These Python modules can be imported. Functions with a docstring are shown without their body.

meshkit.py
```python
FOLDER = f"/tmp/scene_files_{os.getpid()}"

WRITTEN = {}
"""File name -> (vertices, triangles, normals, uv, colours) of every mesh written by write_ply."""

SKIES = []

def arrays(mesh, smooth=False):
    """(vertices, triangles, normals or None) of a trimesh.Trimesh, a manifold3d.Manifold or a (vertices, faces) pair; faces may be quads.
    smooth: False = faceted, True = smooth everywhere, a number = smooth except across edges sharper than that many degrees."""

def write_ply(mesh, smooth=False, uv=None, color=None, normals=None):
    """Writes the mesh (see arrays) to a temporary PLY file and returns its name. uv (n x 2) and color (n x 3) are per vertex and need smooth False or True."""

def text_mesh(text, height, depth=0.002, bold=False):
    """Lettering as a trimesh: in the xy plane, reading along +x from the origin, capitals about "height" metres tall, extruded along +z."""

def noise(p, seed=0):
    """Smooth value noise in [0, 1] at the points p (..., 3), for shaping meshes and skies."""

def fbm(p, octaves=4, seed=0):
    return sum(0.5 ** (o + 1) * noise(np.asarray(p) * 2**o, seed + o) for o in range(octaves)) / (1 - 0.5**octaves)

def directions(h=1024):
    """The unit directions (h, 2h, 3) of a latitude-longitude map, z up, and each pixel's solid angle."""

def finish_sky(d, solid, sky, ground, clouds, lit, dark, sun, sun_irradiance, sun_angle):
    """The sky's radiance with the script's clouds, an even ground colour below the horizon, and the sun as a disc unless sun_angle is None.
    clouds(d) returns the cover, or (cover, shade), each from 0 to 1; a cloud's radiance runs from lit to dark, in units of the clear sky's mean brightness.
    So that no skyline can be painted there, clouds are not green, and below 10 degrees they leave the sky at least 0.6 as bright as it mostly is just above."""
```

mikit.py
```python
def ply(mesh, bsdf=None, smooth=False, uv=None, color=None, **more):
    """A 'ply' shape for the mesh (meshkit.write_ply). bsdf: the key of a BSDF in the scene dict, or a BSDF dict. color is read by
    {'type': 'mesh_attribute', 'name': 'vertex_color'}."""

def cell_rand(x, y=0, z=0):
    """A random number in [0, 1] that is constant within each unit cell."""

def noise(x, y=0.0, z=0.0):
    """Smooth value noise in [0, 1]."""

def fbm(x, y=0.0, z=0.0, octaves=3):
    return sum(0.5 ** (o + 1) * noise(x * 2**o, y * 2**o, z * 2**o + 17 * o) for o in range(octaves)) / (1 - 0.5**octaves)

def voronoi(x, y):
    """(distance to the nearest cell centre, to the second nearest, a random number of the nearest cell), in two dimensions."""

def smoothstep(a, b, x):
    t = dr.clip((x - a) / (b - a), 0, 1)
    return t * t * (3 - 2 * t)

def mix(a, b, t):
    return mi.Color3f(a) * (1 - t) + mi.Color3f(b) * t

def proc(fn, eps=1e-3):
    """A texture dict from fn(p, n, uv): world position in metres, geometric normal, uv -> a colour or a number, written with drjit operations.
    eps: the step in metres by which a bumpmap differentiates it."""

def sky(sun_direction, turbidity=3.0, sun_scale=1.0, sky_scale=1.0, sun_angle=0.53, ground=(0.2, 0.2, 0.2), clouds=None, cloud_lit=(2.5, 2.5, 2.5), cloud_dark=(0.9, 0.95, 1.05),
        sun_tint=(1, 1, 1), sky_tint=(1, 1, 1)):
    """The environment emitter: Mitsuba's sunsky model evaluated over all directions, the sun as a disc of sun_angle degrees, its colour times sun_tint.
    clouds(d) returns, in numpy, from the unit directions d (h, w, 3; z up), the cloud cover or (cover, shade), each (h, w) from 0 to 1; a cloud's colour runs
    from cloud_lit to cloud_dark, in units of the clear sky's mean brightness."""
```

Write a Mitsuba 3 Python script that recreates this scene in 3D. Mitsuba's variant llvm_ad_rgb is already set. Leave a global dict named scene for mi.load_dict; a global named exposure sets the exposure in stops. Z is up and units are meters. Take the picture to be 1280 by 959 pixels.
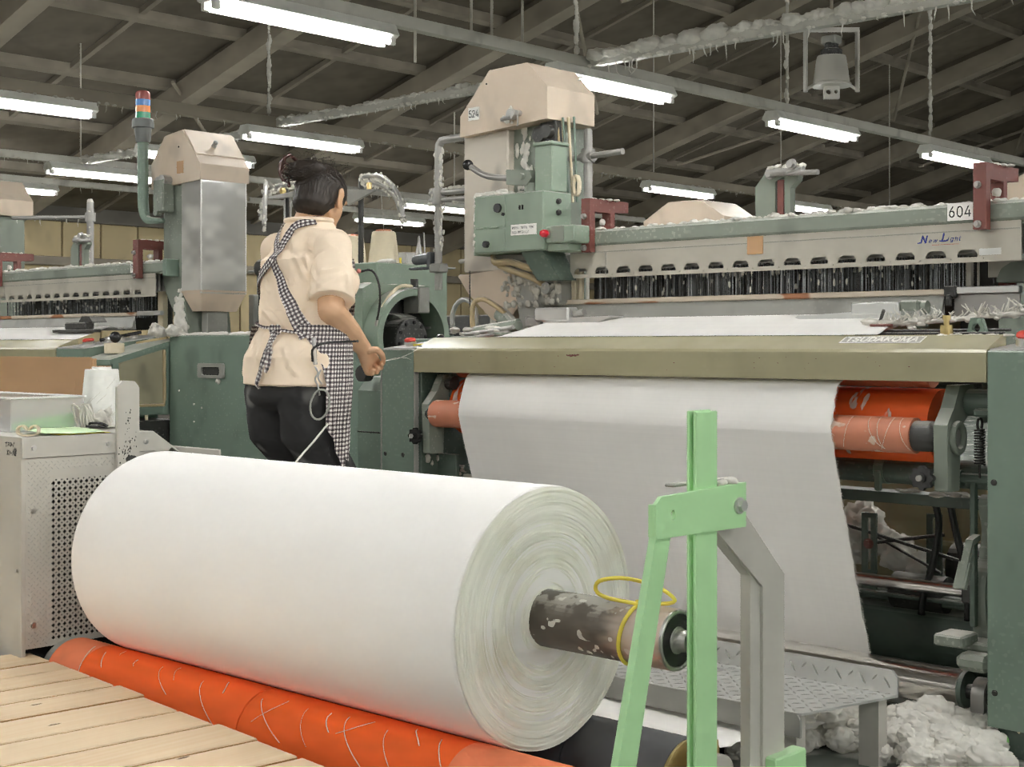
import math
import numpy as np
import trimesh
import manifold3d as m3
import shapely
from shapely.geometry import Polygon, Point
import drjit as dr
import mitsuba as mi
import mikit
import meshkit
from mikit import proc, noise, fbm, mix, smoothstep, cell_rand

T = mi.ScalarTransform4f
RNG = np.random.default_rng(7)
PI = math.pi

# ---------------------------------------------------------------- camera, light, exposure
CAM = np.array([0.0, 0.0, 1.05])
YAW = math.radians(42.9)                       # the looms run along x, the lamp rows along y
FWD = np.array([-math.sin(YAW), math.cos(YAW), 0.0])
scene = {'type': 'scene'}
labels = {}
scene['camera'] = {
    'type': 'perspective', 'fov': 2 * math.degrees(math.atan(640 / 1780.0)), 'fov_axis': 'x',
    'to_world': T().look_at(origin=CAM.tolist(), target=(CAM + FWD).tolist(), up=[0, 0, 1]),
    'principal_point_offset_y': (479.5 - 432) / 959.0,
    'near_clip': 0.05, 'far_clip': 200.0}
exposure = 2.76
TUBE = (11.0, 11.0, 10.7)                       # radiance of the fluorescent tubes

# ---------------------------------------------------------------- helpers
used = {}


def uniq(key):
    if key not in used:
        used[key] = 0
        return key
    used[key] += 1
    return f'{key}_{used[key]:03d}'


def add(parent, name, mesh, mat, smooth=False, label=None, kind=None, **kw):
    """One mesh = one entry. parent None = top level."""
    if isinstance(mesh, (list, tuple)) and not isinstance(mesh[0], np.ndarray):
        mesh = trimesh.util.concatenate(mesh)
    key = uniq(name if parent is None else f'{parent}__{name}')
    scene[key] = mesh if isinstance(mesh, dict) else mikit.ply(mesh, mat, smooth, **kw)
    if label or kind:
        labels[key] = {}
        if label:
            labels[key]['label'] = label
        if kind:
            labels[key]['kind'] = kind
    return key


def thing(name, label, cat, group=None, kind=None):
    key = uniq(name)
    labels[key] = {'label': label, 'category': cat}
    if group:
        labels[key]['group'] = group
    if kind:
        labels[key]['kind'] = kind
    return key


def single(name, mesh, mat, label, cat, smooth=False, group=None, kind=None):
    key = add(None, name, mesh, mat, smooth)
    labels[key] = {'label': label, 'category': cat}
    if group:
        labels[key]['group'] = group
    if kind:
        labels[key]['kind'] = kind
    return key


def struct(name, mesh, mat, smooth=False, label=None):
    key = add(None, name, mesh, mat, smooth)
    labels[key] = {'kind': 'structure'}
    if label:
        labels[key]['label'] = label
    return key


def hull(pts):
    return trimesh.convex.convex_hull(np.asarray(pts, float))


def box(x0, x1, y0, y1, z0, z1, b=0.004):
    b = min(b, 0.3 * min(abs(x1 - x0), abs(y1 - y0), abs(z1 - z0)))
    c = np.array([(x0 + x1) / 2, (y0 + y1) / 2, (z0 + z1) / 2])
    h = np.abs(np.array([x1 - x0, y1 - y0, z1 - z0])) / 2
    if b <= 0:
        m = trimesh.creation.box(2 * h)
        m.apply_translation(c)
        return m
    pts = []
    for sx in (-1, 1):
        for sy in (-1, 1):
            for sz in (-1, 1):
                s = np.array([sx, sy, sz])
                for k in range(3):
                    q = h - b
                    q[k] = h[k]
                    pts.append(c + s * q)
    return hull(pts)


def frame_of(d):
    d = np.asarray(d, float) / np.linalg.norm(d)
    a = np.cross(d, [0, 0, 1.0] if abs(d[2]) < 0.9 else [1.0, 0, 0])
    a /= np.linalg.norm(a)
    return a, np.cross(d, a), d


def tube(pts, r, n=10, caps=True, closed=False):
    p = np.asarray(pts, float)
    k = len(p)
    r = np.broadcast_to(np.asarray(r, float), (k,))
    t = np.gradient(p, axis=0)
    if closed:
        t = np.roll(p, -1, 0) - np.roll(p, 1, 0)
    t /= np.linalg.norm(t, axis=1, keepdims=True) + 1e-12
    a, b, _ = frame_of(t[0])
    rings = []
    ang = np.arange(n) * 2 * PI / n
    for i in range(k):
        a = a - t[i] * (a @ t[i])
        a /= np.linalg.norm(a) + 1e-12
        b = np.cross(t[i], a)
        rings.append(p[i] + r[i] * (np.cos(ang)[:, None] * a + np.sin(ang)[:, None] * b))
    v = np.vstack(rings)
    f = []
    for i in range(k if closed else k - 1):
        i2 = (i + 1) % k
        for j in range(n):
            j2 = (j + 1) % n
            f += [[i * n + j, i * n + j2, i2 * n + j2], [i * n + j, i2 * n + j2, i2 * n + j]]
    if caps and not closed:
        v = np.vstack([v, p[0], p[-1]])
        for j in range(n):
            j2 = (j + 1) % n
            f += [[k * n, j2, j], [k * n + 1, (k - 1) * n + j, (k - 1) * n + j2]]
    return trimesh.Trimesh(v, f, process=False)


def cyl(p0, p1, r, n=24, r1=None, b=0.0):
    p0, p1 = np.asarray(p0, float), np.asarray(p1, float)
    r1 = r if r1 is None else r1
    if b > 0:
        d = (p1 - p0) / np.linalg.norm(p1 - p0)
        return tube_hard([p0, p0 + d * b, p1 - d * b, p1], [r - b, r, r1, r1 - b], n)
    return tube([p0, p1], [r, r1], n)


def tube_hard(pts, r, n=24):
    """A straight turned piece: points on one line, a radius each."""
    p = np.asarray(pts, float)
    a, b, d = frame_of(p[-1] - p[0])
    ang = np.arange(n) * 2 * PI / n
    v = np.vstack([p[i] + r[i] * (np.cos(ang)[:, None] * a + np.sin(ang)[:, None] * b) for i in range(len(p))] + [p[:1], p[-1:]])
    k, f = len(p), []
    for i in range(k - 1):
        for j in range(n):
            j2 = (j + 1) % n
            f += [[i * n + j, i * n + j2, (i + 1) * n + j2], [i * n + j, (i + 1) * n + j2, (i + 1) * n + j]]
    for j in range(n):
        j2 = (j + 1) % n
        f += [[k * n, j2, j], [k * n + 1, (k - 1) * n + j, (k - 1) * n + j2]]
    return trimesh.Trimesh(v, f, process=False)


def smooth_path(pts, n=8):
    """Catmull-Rom through the points."""
    p = np.asarray(pts, float)
    q = np.vstack([2 * p[0] - p[1], p, 2 * p[-1] - p[-2]])
    out = []
    for i in range(1, len(q) - 2):
        for s in np.arange(n) / n:
            out.append(0.5 * ((2 * q[i]) + (-q[i - 1] + q[i + 1]) * s + (2 * q[i - 1] - 5 * q[i] + 4 * q[i + 1] - q[i + 2]) * s * s
                              + (-q[i - 1] + 3 * q[i] - 3 * q[i + 1] + q[i + 2]) * s ** 3))
    return np.array(out + [p[-1]])


def prism(poly, axis, a, b):
    """Extrudes an outline: axis 'x' takes (y, z), 'y' takes (x, z), 'z' takes (x, y)."""
    poly = poly if isinstance(poly, shapely.Geometry) else Polygon(poly)
    lo, hi = min(a, b), max(a, b)
    geoms = getattr(poly, 'geoms', [poly])
    out = []
    for g in geoms:
        m = trimesh.creation.extrude_polygon(shapely.geometry.polygon.orient(g), hi - lo, engine='earcut')
        v = np.array(m.vertices)
        f = np.array(m.faces)
        v[:, 2] += lo
        if axis == 'x':
            v = v[:, [2, 0, 1]]
        elif axis == 'y':
            v = v[:, [0, 2, 1]]
            f = f[:, ::-1]
        out.append(trimesh.Trimesh(v, f, process=False))
    return trimesh.util.concatenate(out)


def place(mesh, origin, ex, ey, ez):
    m = mesh.copy()
    M = np.eye(4)
    M[:3, 0], M[:3, 1], M[:3, 2], M[:3, 3] = ex, ey, ez, origin
    m.apply_transform(M)
    return m


def sphere(c, r, sub=2, scale=(1, 1, 1)):
    m = trimesh.creation.icosphere(subdivisions=sub, radius=1.0)
    m.vertices = np.asarray(m.vertices) * r * np.asarray(scale, float) + np.asarray(c, float)
    return m


def fluff(c, r, sub=3, amp=0.45, freq=2.3, scale=(1, 1, 1), seed=0):
    """A clump of lint: a sphere pushed out by noise."""
    m = trimesh.creation.icosphere(subdivisions=sub, radius=1.0)
    v = np.array(m.vertices)
    k = meshkit.fbm(v * freq + 13.7 * seed + np.asarray(c) * 7, 4, seed)
    v = v * (1 + amp * (k - 0.45) * 2)[:, None] * r * np.asarray(scale) + np.asarray(c)
    return trimesh.Trimesh(v, m.faces, process=False)


def lint_along(p0, p1, r, step=0.03, hang=0.0, top=1.0, seed=1, side=0.012, bump=0.0):
    """Lint caught on a rail: bumps along the top and tufts hanging below."""
    g = np.random.default_rng(seed)
    p0, p1 = np.asarray(p0, float), np.asarray(p1, float)
    L = np.linalg.norm(p1 - p0)
    d = (p1 - p0) / L
    sidev = np.cross(d, [0, 0, 1.0])
    out = []
    s = 0.0
    while s < L:
        q = p0 + d * s + sidev * g.uniform(-side, side)
        rr = r * g.uniform(0.5, 1.3) * (1 + bump * meshkit.noise(np.array([s * 1.3, seed, 0.5])) ** 2)
        if top > 0 and g.uniform() < top:
            out.append(fluff(q + [0, 0, rr * 0.35], rr, 1 if r < 0.02 else 2, 0.5, 2.5, (1.3, 1.3, 0.8), seed))
        if hang > 0 and g.uniform() < 0.35:
            h = hang * g.uniform(0.3, 1.3)
            out.append(tube([q + [0, 0, -0.001], q + [g.normal(0, .1) * h, g.normal(0, .1) * h, -h * .6], q + [g.normal(0, .15) * h, g.normal(0, .15) * h, -h]], [r * .35, r * .28, r * .08], 5))
        s += step * g.uniform(0.6, 1.4)
    return trimesh.util.concatenate(out)


def strokes(lines, w, depth=0.0006):
    """Flat pen strokes (2-D polylines, metres) as raised lettering in the xy plane."""
    shp = shapely.union_all([shapely.LineString(l).buffer(w / 2, quad_segs=2) for l in lines])
    return trimesh.util.concatenate([trimesh.creation.extrude_polygon(g, depth, engine='earcut') for g in getattr(shp, 'geoms', [shp])])


def bolt(p, d, r, h, n=6):
    p, d = np.asarray(p, float), np.asarray(d, float) / np.linalg.norm(d)
    return [cyl(p, p + d * h * .35, r * 1.35, 16), cyl(p + d * h * .3, p + d * h, r, n)]


# ---------------------------------------------------------------- materials
def bsdf(key, color, rough=0.5, metallic=0.0, bump=None, eps=1e-3, **kw):
    base = {'type': 'rgb', 'value': list(color)} if isinstance(color, (tuple, list)) else proc(color)
    b = {'type': 'principled', 'base_color': base, 'roughness': rough, 'metallic': metallic, **kw}
    if bump is not None:
        b = {'type': 'bumpmap', 'arbitrary': proc(bump, eps), 'scale': 1.0, 'bsdf': b}
    scene[key] = {'type': 'twosided', 'bsdf': b}
    return key


LINT = (0.62, 0.60, 0.55)


def painted(rgb, dust=0.5, dirt=0.25, chips=None, scale=1.0):
    """Machine paint: soft tone changes, grime, lint dust lying on the faces that look up."""
    def fn(p, n, uv):
        k = fbm(p.x * 3.1 * scale, p.y * 3.1 * scale, p.z * 2.3 * scale, 3)
        c = mi.Color3f(rgb) * (0.86 + 0.28 * k)
        g = smoothstep(0.52, 0.8, fbm(p.x * 9 * scale + 5, p.y * 9 * scale, p.z * 5 * scale, 3))
        c = c * (1 - dirt * g)
        sp = smoothstep(0.70, 0.80, noise(p.x * 120, p.y * 120, p.z * 95)) * smoothstep(0.42, 0.62, fbm(p.x * 4 + 2, p.y * 4, p.z * 4, 2))
        c = mix(c, LINT, 0.12 * sp * dust)
        up = smoothstep(0.55, 0.95, n.z) * dust * (0.35 + 0.9 * fbm(p.x * 14, p.y * 14, p.z * 3, 3))
        c = mix(c, LINT, dr.clip(up, 0, 0.9))
        if chips is not None:
            ch = smoothstep(0.74, 0.76, fbm(p.x * 17 + 3, p.y * 17, p.z * 17, 3))
            c = mix(c, chips, ch)
        return c
    return fn


def plain(rgb, var=0.12, scale=6.0):
    def fn(p, n, uv):
        return mi.Color3f(rgb) * (1 - var + 2 * var * fbm(p.x * scale, p.y * scale, p.z * scale, 3))
    return fn


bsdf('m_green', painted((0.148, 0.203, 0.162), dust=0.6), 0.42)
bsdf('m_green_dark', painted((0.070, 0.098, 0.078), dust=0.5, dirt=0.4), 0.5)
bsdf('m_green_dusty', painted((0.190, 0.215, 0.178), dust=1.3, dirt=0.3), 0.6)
bsdf('m_box_green', painted((0.215, 0.275, 0.212), dust=0.7, dirt=0.12), 0.42)
bsdf('m_olive', painted((0.315, 0.290, 0.178), dust=0.15, dirt=0.08), 0.34)
bsdf('m_beige', painted((0.555, 0.452, 0.35), dust=0.4, dirt=0.16), 0.5)
bsdf('m_cover_pale', painted((0.52, 0.47, 0.40), dust=0.5, dirt=0.35), 0.55)
bsdf('m_mint', painted((0.42, 0.70, 0.365), dust=0.2, dirt=0.06), 0.42)
bsdf('m_grey_paint', painted((0.46, 0.445, 0.40), dust=0.25, dirt=0.10), 0.45)
bsdf('m_grey_mid', painted((0.26, 0.26, 0.235), dust=0.4, dirt=0.2), 0.5)
bsdf('m_panel_grey', painted((0.40, 0.375, 0.32), dust=0.2, dirt=0.22), 0.42)
bsdf('m_red_oxide', painted((0.155, 0.050, 0.040), dust=0.6, dirt=0.2), 0.5)
bsdf('m_dark', painted((0.030, 0.030, 0.027), dust=0.6, dirt=0.3), 0.5)
bsdf('m_dark_clean', (0.02, 0.02, 0.02), 0.4)
bsdf('m_black_plastic', (0.012, 0.012, 0.012), 0.25)
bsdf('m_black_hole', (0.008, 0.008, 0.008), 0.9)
bsdf('m_steel', plain((0.50, 0.49, 0.47), 0.15, 20), 0.32, 1.0)
bsdf('m_steel_dull', painted((0.36, 0.35, 0.33), dust=0.9, dirt=0.3), 0.45, 0.55)
bsdf('m_grey_dark', painted((0.125, 0.135, 0.130), dust=0.5, dirt=0.2), 0.5)
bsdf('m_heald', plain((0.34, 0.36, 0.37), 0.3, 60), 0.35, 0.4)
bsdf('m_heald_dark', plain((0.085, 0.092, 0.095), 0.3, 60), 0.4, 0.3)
bsdf('m_aluminium', plain((0.62, 0.62, 0.60), 0.08, 14), 0.38, 0.7)
bsdf('m_chrome', (0.84, 0.82, 0.79), 0.16, 1.0)
bsdf('m_brass', (0.60, 0.47, 0.22), 0.35, 1.0)
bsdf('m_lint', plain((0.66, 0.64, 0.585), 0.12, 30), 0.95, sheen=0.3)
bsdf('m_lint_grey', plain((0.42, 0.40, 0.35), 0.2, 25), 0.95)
bsdf('m_white_plastic', (0.80, 0.80, 0.78), 0.4)
bsdf('m_paper', (0.78, 0.77, 0.73), 0.7)
bsdf('m_ink', (0.015, 0.015, 0.016), 0.6)
bsdf('m_ink_blue', (0.02, 0.03, 0.19), 0.5)
bsdf('m_ink_red', (0.45, 0.16, 0.13), 0.5)
bsdf('m_red_button', (0.62, 0.055, 0.035), 0.3, clearcoat=0.5)
bsdf('m_red_lens', (0.45, 0.008, 0.02), 0.15, clearcoat=1.0)
bsdf('m_yellow', (0.85, 0.70, 0.10), 0.4)
bsdf('m_hose', painted((0.42, 0.33, 0.19), dust=0.6, dirt=0.3), 0.5)


def _orange(p, n, uv):
    k = fbm(p.x * 8, p.y * 30, p.z * 30, 2)
    c = mi.Color3f(0.72, 0.103, 0.014) * (0.85 + 0.3 * k)
    return c


def _felt_bump(p, n, uv):
    return 0.0007 * noise(p.x * 260, p.y * 260, p.z * 260)


bsdf('m_orange', _orange, 0.85, bump=_felt_bump, eps=4e-4)
bsdf('m_orange_worn', plain((0.72, 0.20, 0.09), 0.1, 25), 0.85)


def _salmon(p, n, uv):
    k = fbm(p.x * 9, p.y * 9, p.z * 9, 3)
    c = mi.Color3f(0.50, 0.185, 0.105) * (0.8 + 0.4 * k)
    w = smoothstep(0.66, 0.72, fbm(p.x * 22 + 4, p.y * 30, p.z * 30, 3))
    return mix(c, (0.66, 0.55, 0.45), 0.8 * w)


bsdf('m_salmon', _salmon, 0.6)


def _orange_lint(p, n, uv):
    w = smoothstep(0.68, 0.72, fbm(p.x * 34 + 7, p.y * 12 + 3, p.z * 12, 3))
    return mix(_orange(p, n, uv), (0.62, 0.55, 0.48), 0.85 * w)


bsdf('m_orange_lint', _orange_lint, 0.7)


def _cloth(p, n, uv):
    k = 0.5 * noise(p.x * 9, p.z * 0.8) + 0.5 * noise(p.x * 150, p.z * 3, p.y * 3)
    h = noise(p.z * 240, p.x * 2)
    return mi.Color3f(0.80, 0.785, 0.755) * (0.955 + 0.05 * k + 0.03 * h)


bsdf('m_cloth', _cloth, 0.9, sheen=0.25)


def _roll(p, n, uv):
    return mi.Color3f(0.865, 0.85, 0.825) * (0.975 + 0.04 * fbm(p.x * 5, p.y * 5, p.z * 5, 2) + 0.012 * noise(p.x * 300, p.y * 60, p.z * 60))


bsdf('m_roll', _roll, 0.9, sheen=0.2)
ROLL_Y, ROLL_Z, ROLL_R = 2.286, 0.467, 0.2827


def _roll_end(p, n, uv):
    y, z = p.y - ROLL_Y, p.z - ROLL_Z
    r = dr.sqrt(y * y + z * z)
    a = dr.atan2(z, y)
    w = r + 0.004 * noise(a * 1.5 + 9, r * 10)
    k = 0.55 * noise(w * 260, a * 0.7 + 4) + 0.45 * noise(w * 70, a * 0.9 + 4)
    c = mi.Color3f(0.88, 0.87, 0.79) * (0.88 + 0.15 * k)
    g = smoothstep(0.55, 0.75, fbm(y * 16 + 40, z * 16 + 40, 0, 3)) * smoothstep(0.07, 0.13, r)
    return mix(c, (0.70, 0.67, 0.54), 0.3 * g)


bsdf('m_roll_end', _roll_end, 0.95, sheen=0.2)


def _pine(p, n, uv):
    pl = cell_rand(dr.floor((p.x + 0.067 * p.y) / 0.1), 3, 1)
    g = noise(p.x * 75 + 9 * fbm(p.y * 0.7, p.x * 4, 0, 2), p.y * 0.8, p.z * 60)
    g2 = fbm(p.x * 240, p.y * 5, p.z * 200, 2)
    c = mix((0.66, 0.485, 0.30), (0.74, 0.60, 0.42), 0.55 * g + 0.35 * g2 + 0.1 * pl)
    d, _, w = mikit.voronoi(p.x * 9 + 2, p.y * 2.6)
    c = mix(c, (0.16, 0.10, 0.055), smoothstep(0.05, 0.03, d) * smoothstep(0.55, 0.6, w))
    return mix((0.36, 0.19, 0.065), c, smoothstep(0.3, 0.8, dr.abs(n.z) + smoothstep(0.8, 0.95, dr.abs(n.y))))  # plank sides coloured browner to stand in for shade in the gaps


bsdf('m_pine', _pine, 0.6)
bsdf('m_pine_dark', plain((0.20, 0.105, 0.040), 0.2, 12), 0.7)


def _reedcap(p, n, uv):
    g = fbm(p.x * 5, p.y * 60, p.z * 60, 3)
    c = mix((0.44, 0.36, 0.27), (0.60, 0.55, 0.46), g)
    return mix(c, (0.30, 0.13, 0.06), smoothstep(0.62, 0.72, noise(p.x * 7 + 3, p.z * 30)))


bsdf('m_reedcap', _reedcap, 0.4)


def _pipe_worn(p, n, uv):
    k = fbm(p.x * 26 + 3, p.y * 26, p.z * 26, 4)
    edge = smoothstep(-1.83, -1.75, p.x + 0.06 * (fbm(p.x * 12, p.y * 40, p.z * 40, 3) - 0.5))
    top = smoothstep(0.35, 0.9, n.z) * smoothstep(0.48, 0.58, k)
    c = mix((0.075, 0.062, 0.052), (0.13, 0.11, 0.09), k)
    c = mix(c, (0.44, 0.42, 0.38), 0.8 * top)
    c = mix(c, (0.55, 0.45, 0.38), edge)
    return mix(c, (0.6, 0.58, 0.54), smoothstep(0.70, 0.73, fbm(p.x * 50, p.y * 50, p.z * 50, 2)))


bsdf('m_pipe_worn', _pipe_worn, 0.38, 0.35)
bsdf('m_rubber', plain((0.060, 0.062, 0.068), 0.3, 14), 0.55)
bsdf('m_cardboard', plain((0.42, 0.255, 0.135), 0.06, 9), 0.8)
bsdf('m_cone_white', plain((0.84, 0.84, 0.80), 0.06, 60), 0.9)
bsdf('m_cone_cream', plain((0.70, 0.62, 0.46), 0.05, 60), 0.9)
bsdf('m_paper_green', (0.62, 0.79, 0.50), 0.7)
bsdf('m_green_film', (0.34, 0.70, 0.25), 0.5)


def _ceiling(p, n, uv):
    k = fbm(p.x * 0.9, p.y * 0.9, p.z, 3)
    s = fbm(p.x * 5, p.y * 5, p.z * 5, 3)
    c = mix((0.090, 0.076, 0.056), (0.160, 0.140, 0.108), k)
    return c * (0.7 + 0.6 * s)


bsdf('m_ceiling', _ceiling, 0.95)
bsdf('m_rafter', plain((0.27, 0.24, 0.19), 0.3, 3), 0.9)
bsdf('m_purlin', plain((0.22, 0.195, 0.155), 0.35, 4), 0.9)
bsdf('m_rail', painted((0.46, 0.45, 0.40), dust=0.8, dirt=0.3), 0.55)
bsdf('m_lamp_house', painted((0.66, 0.66, 0.61), dust=0.5, dirt=0.2), 0.5)
bsdf('m_wall', painted((0.42, 0.34, 0.195), dust=0.0, dirt=0.15, scale=0.4), 0.7)
bsdf('m_wall_pale', plain((0.46, 0.44, 0.39), 0.06, 1), 0.8)
bsdf('m_wall_dark', plain((0.15, 0.14, 0.12), 0.2, 2), 0.8)


def _floor(p, n, uv):
    k = fbm(p.x * 2.2, p.y * 2.2, 0, 4)
    c = mix((0.045, 0.060, 0.050), (0.13, 0.145, 0.12), k)
    return mix(c, (0.5, 0.49, 0.45), 0.6 * smoothstep(0.58, 0.75, fbm(p.x * 7 + 3, p.y * 7, 0, 3)))


bsdf('m_floor', _floor, 0.6)
scene['m_acrylic'] = {'type': 'thindielectric', 'int_ior': 1.5}
bsdf('m_haze_film', painted((0.30, 0.275, 0.185), dust=0.2, dirt=0.35), 0.22, clearcoat=1.0)
scene['m_shield'] = {'type': 'blendbsdf', 'weight': proc(lambda p, n, uv: dr.clip(0.42 + 0.45 * smoothstep(0.40, 0.7, fbm(p.x * 4, p.y * 4, p.z * 6, 3)), 0, 1)),
                     'a': {'type': 'thindielectric', 'int_ior': 1.5},
                     'b': {'type': 'twosided', 'bsdf': {'type': 'principled', 'base_color': {'type': 'rgb', 'value': [0.60, 0.59, 0.55]}, 'roughness': 0.15, 'clearcoat': 1.0, 'clearcoat_gloss': 0.95}}}
scene['m_clear_tray'] = {'type': 'blendbsdf', 'weight': 0.22, 'a': {'type': 'thindielectric', 'int_ior': 1.4},
                         'b': {'type': 'twosided', 'bsdf': {'type': 'principled', 'base_color': {'type': 'rgb', 'value': [0.82, 0.83, 0.82]}, 'roughness': 0.4}}}

# ---------------------------------------------------------------- the hall
struct('floor', box(-19, 13, -7, 38, -0.12, 0.0, 0), 'm_floor', label='dark concrete floor of the weaving hall with caught lint')
WL = -17.5


def roof_z(x):
    return 2.9 + 0.28 * (x - WL) if x < -1.0 else 2.9 + 0.28 * (-1.0 - WL) - 0.28 * (x + 1.0)


w = struct('wall_left', box(WL - 0.25, WL - 0.05, -7, 38, 0, 3.0, 0), 'm_wall_dark', label='far left wall clad in yellowish boards')
for i in range(74):
    y0 = -6.45 + i * .585
    add(w, 'panel', box(WL - 0.05, WL + RNG.uniform(-.005, .005), y0 + .014, y0 + .571, 0.1, 2.72, 0.006), 'm_wall')
add(w, 'beam', box(WL, WL + 0.14, -7, 37, 2.12, 2.24, 0.01), 'm_purlin', label='dusty grey beam running along the wall')
add(w, 'beam', box(WL, WL + 0.10, -7, 37, 2.72, 3.0, 0.01), 'm_wall_dark', label='dark board under the eaves')
struct('wall_back', box(-17.8, 12.8, 37, 37.2, 0, 7, 0), 'm_wall_dark')
struct('wall_right', box(12.6, 12.8, -7, 37, 0, 3.6, 0), 'm_wall_pale')
struct('wall_front', box(-17.8, 12.8, -7.2, -7, 0, 7, 0), 'm_wall_pale')

# roof: boards between rafters and purlins, every one a piece of its own
SL = math.hypot(1, 0.28)
cl = uniq('ceiling')
labels[cl] = {'kind': 'structure', 'label': 'dark sloping timber roof of the hall seen from below'}
RAFTERS = [-6.5 + 2.6 * k for k in range(18)]
PURL = [WL + 0.02 + 1.3 * k for k in range(13)]


def slab(x0, x1, y0, y1, t0, t1):
    """A board following the roof, from t0 to t1 below (-) or above the roof plane."""
    pts = [(x, y, roof_z(x) + t) for x in (x0, x1) for y in (y0, y1) for t in (t0, t1)]
    return hull(pts)


for j in range(len(RAFTERS) - 1):
    for i in range(len(PURL) - 1):
        o = RNG.uniform(-.015, .015)
        add(cl, 'roof_board', slab(PURL[i] + .012, PURL[i + 1] - .012, RAFTERS[j] + .012, RAFTERS[j + 1] - .012, o, o + .03), 'm_ceiling')
add(cl, 'roof_deck', [slab(-17.8, -1.0, -7.2, 37.2, 0.06, 0.12), slab(-1.0, 12.8, -7.2, 37.2, 0.0, 0.12)], 'm_ceiling')
for j, y in enumerate(RAFTERS):
    add(cl, 'rafter', slab(WL, -1.0, y - .11, y + .11, -.34, -.10), 'm_rafter')
    if 0 < y < 30:
        add(cl, 'rafter_plate', slab(WL, -1.0, y - .03, y + .03, -.12, .0), 'm_ceiling')
for i, x in enumerate(PURL):
    add(cl, 'purlin', slab(x - .045, x + .045, -7, 37, -.10, .0), 'm_purlin')
for j in range(2, 15):
    y = RAFTERS[j] + 1.3
    add(cl, 'roof_batten', slab(WL, -1.1, y - .03, y + .03, -.06, .0), 'm_purlin')
for (x, y, dy) in ((-13.2, 8.8, 2.2), (-9.6, 11.2, 2.4), (-8.3, 16.4, 2.3), (-10.6, 19.0, -2.4), (-8.6, 21.0, 2.4), (-12.0, 14.0, 2.3), (-7.4, 13.6, -2.3), (-9.4, 24.0, -2.4)):
    add(cl, 'brace', cyl((x, y, roof_z(x) - .2), (x - 1.6, y + dy, roof_z(x - 1.6) - 0.75), .022, 8), 'm_rafter')

# lamp rows: a rail, rods, two-tube fixtures
scene['m_tube'] = {'type': 'diffuse', 'reflectance': {'type': 'rgb', 'value': [.8, .8, .8]}}
LAMP_Z = 2.79


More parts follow.
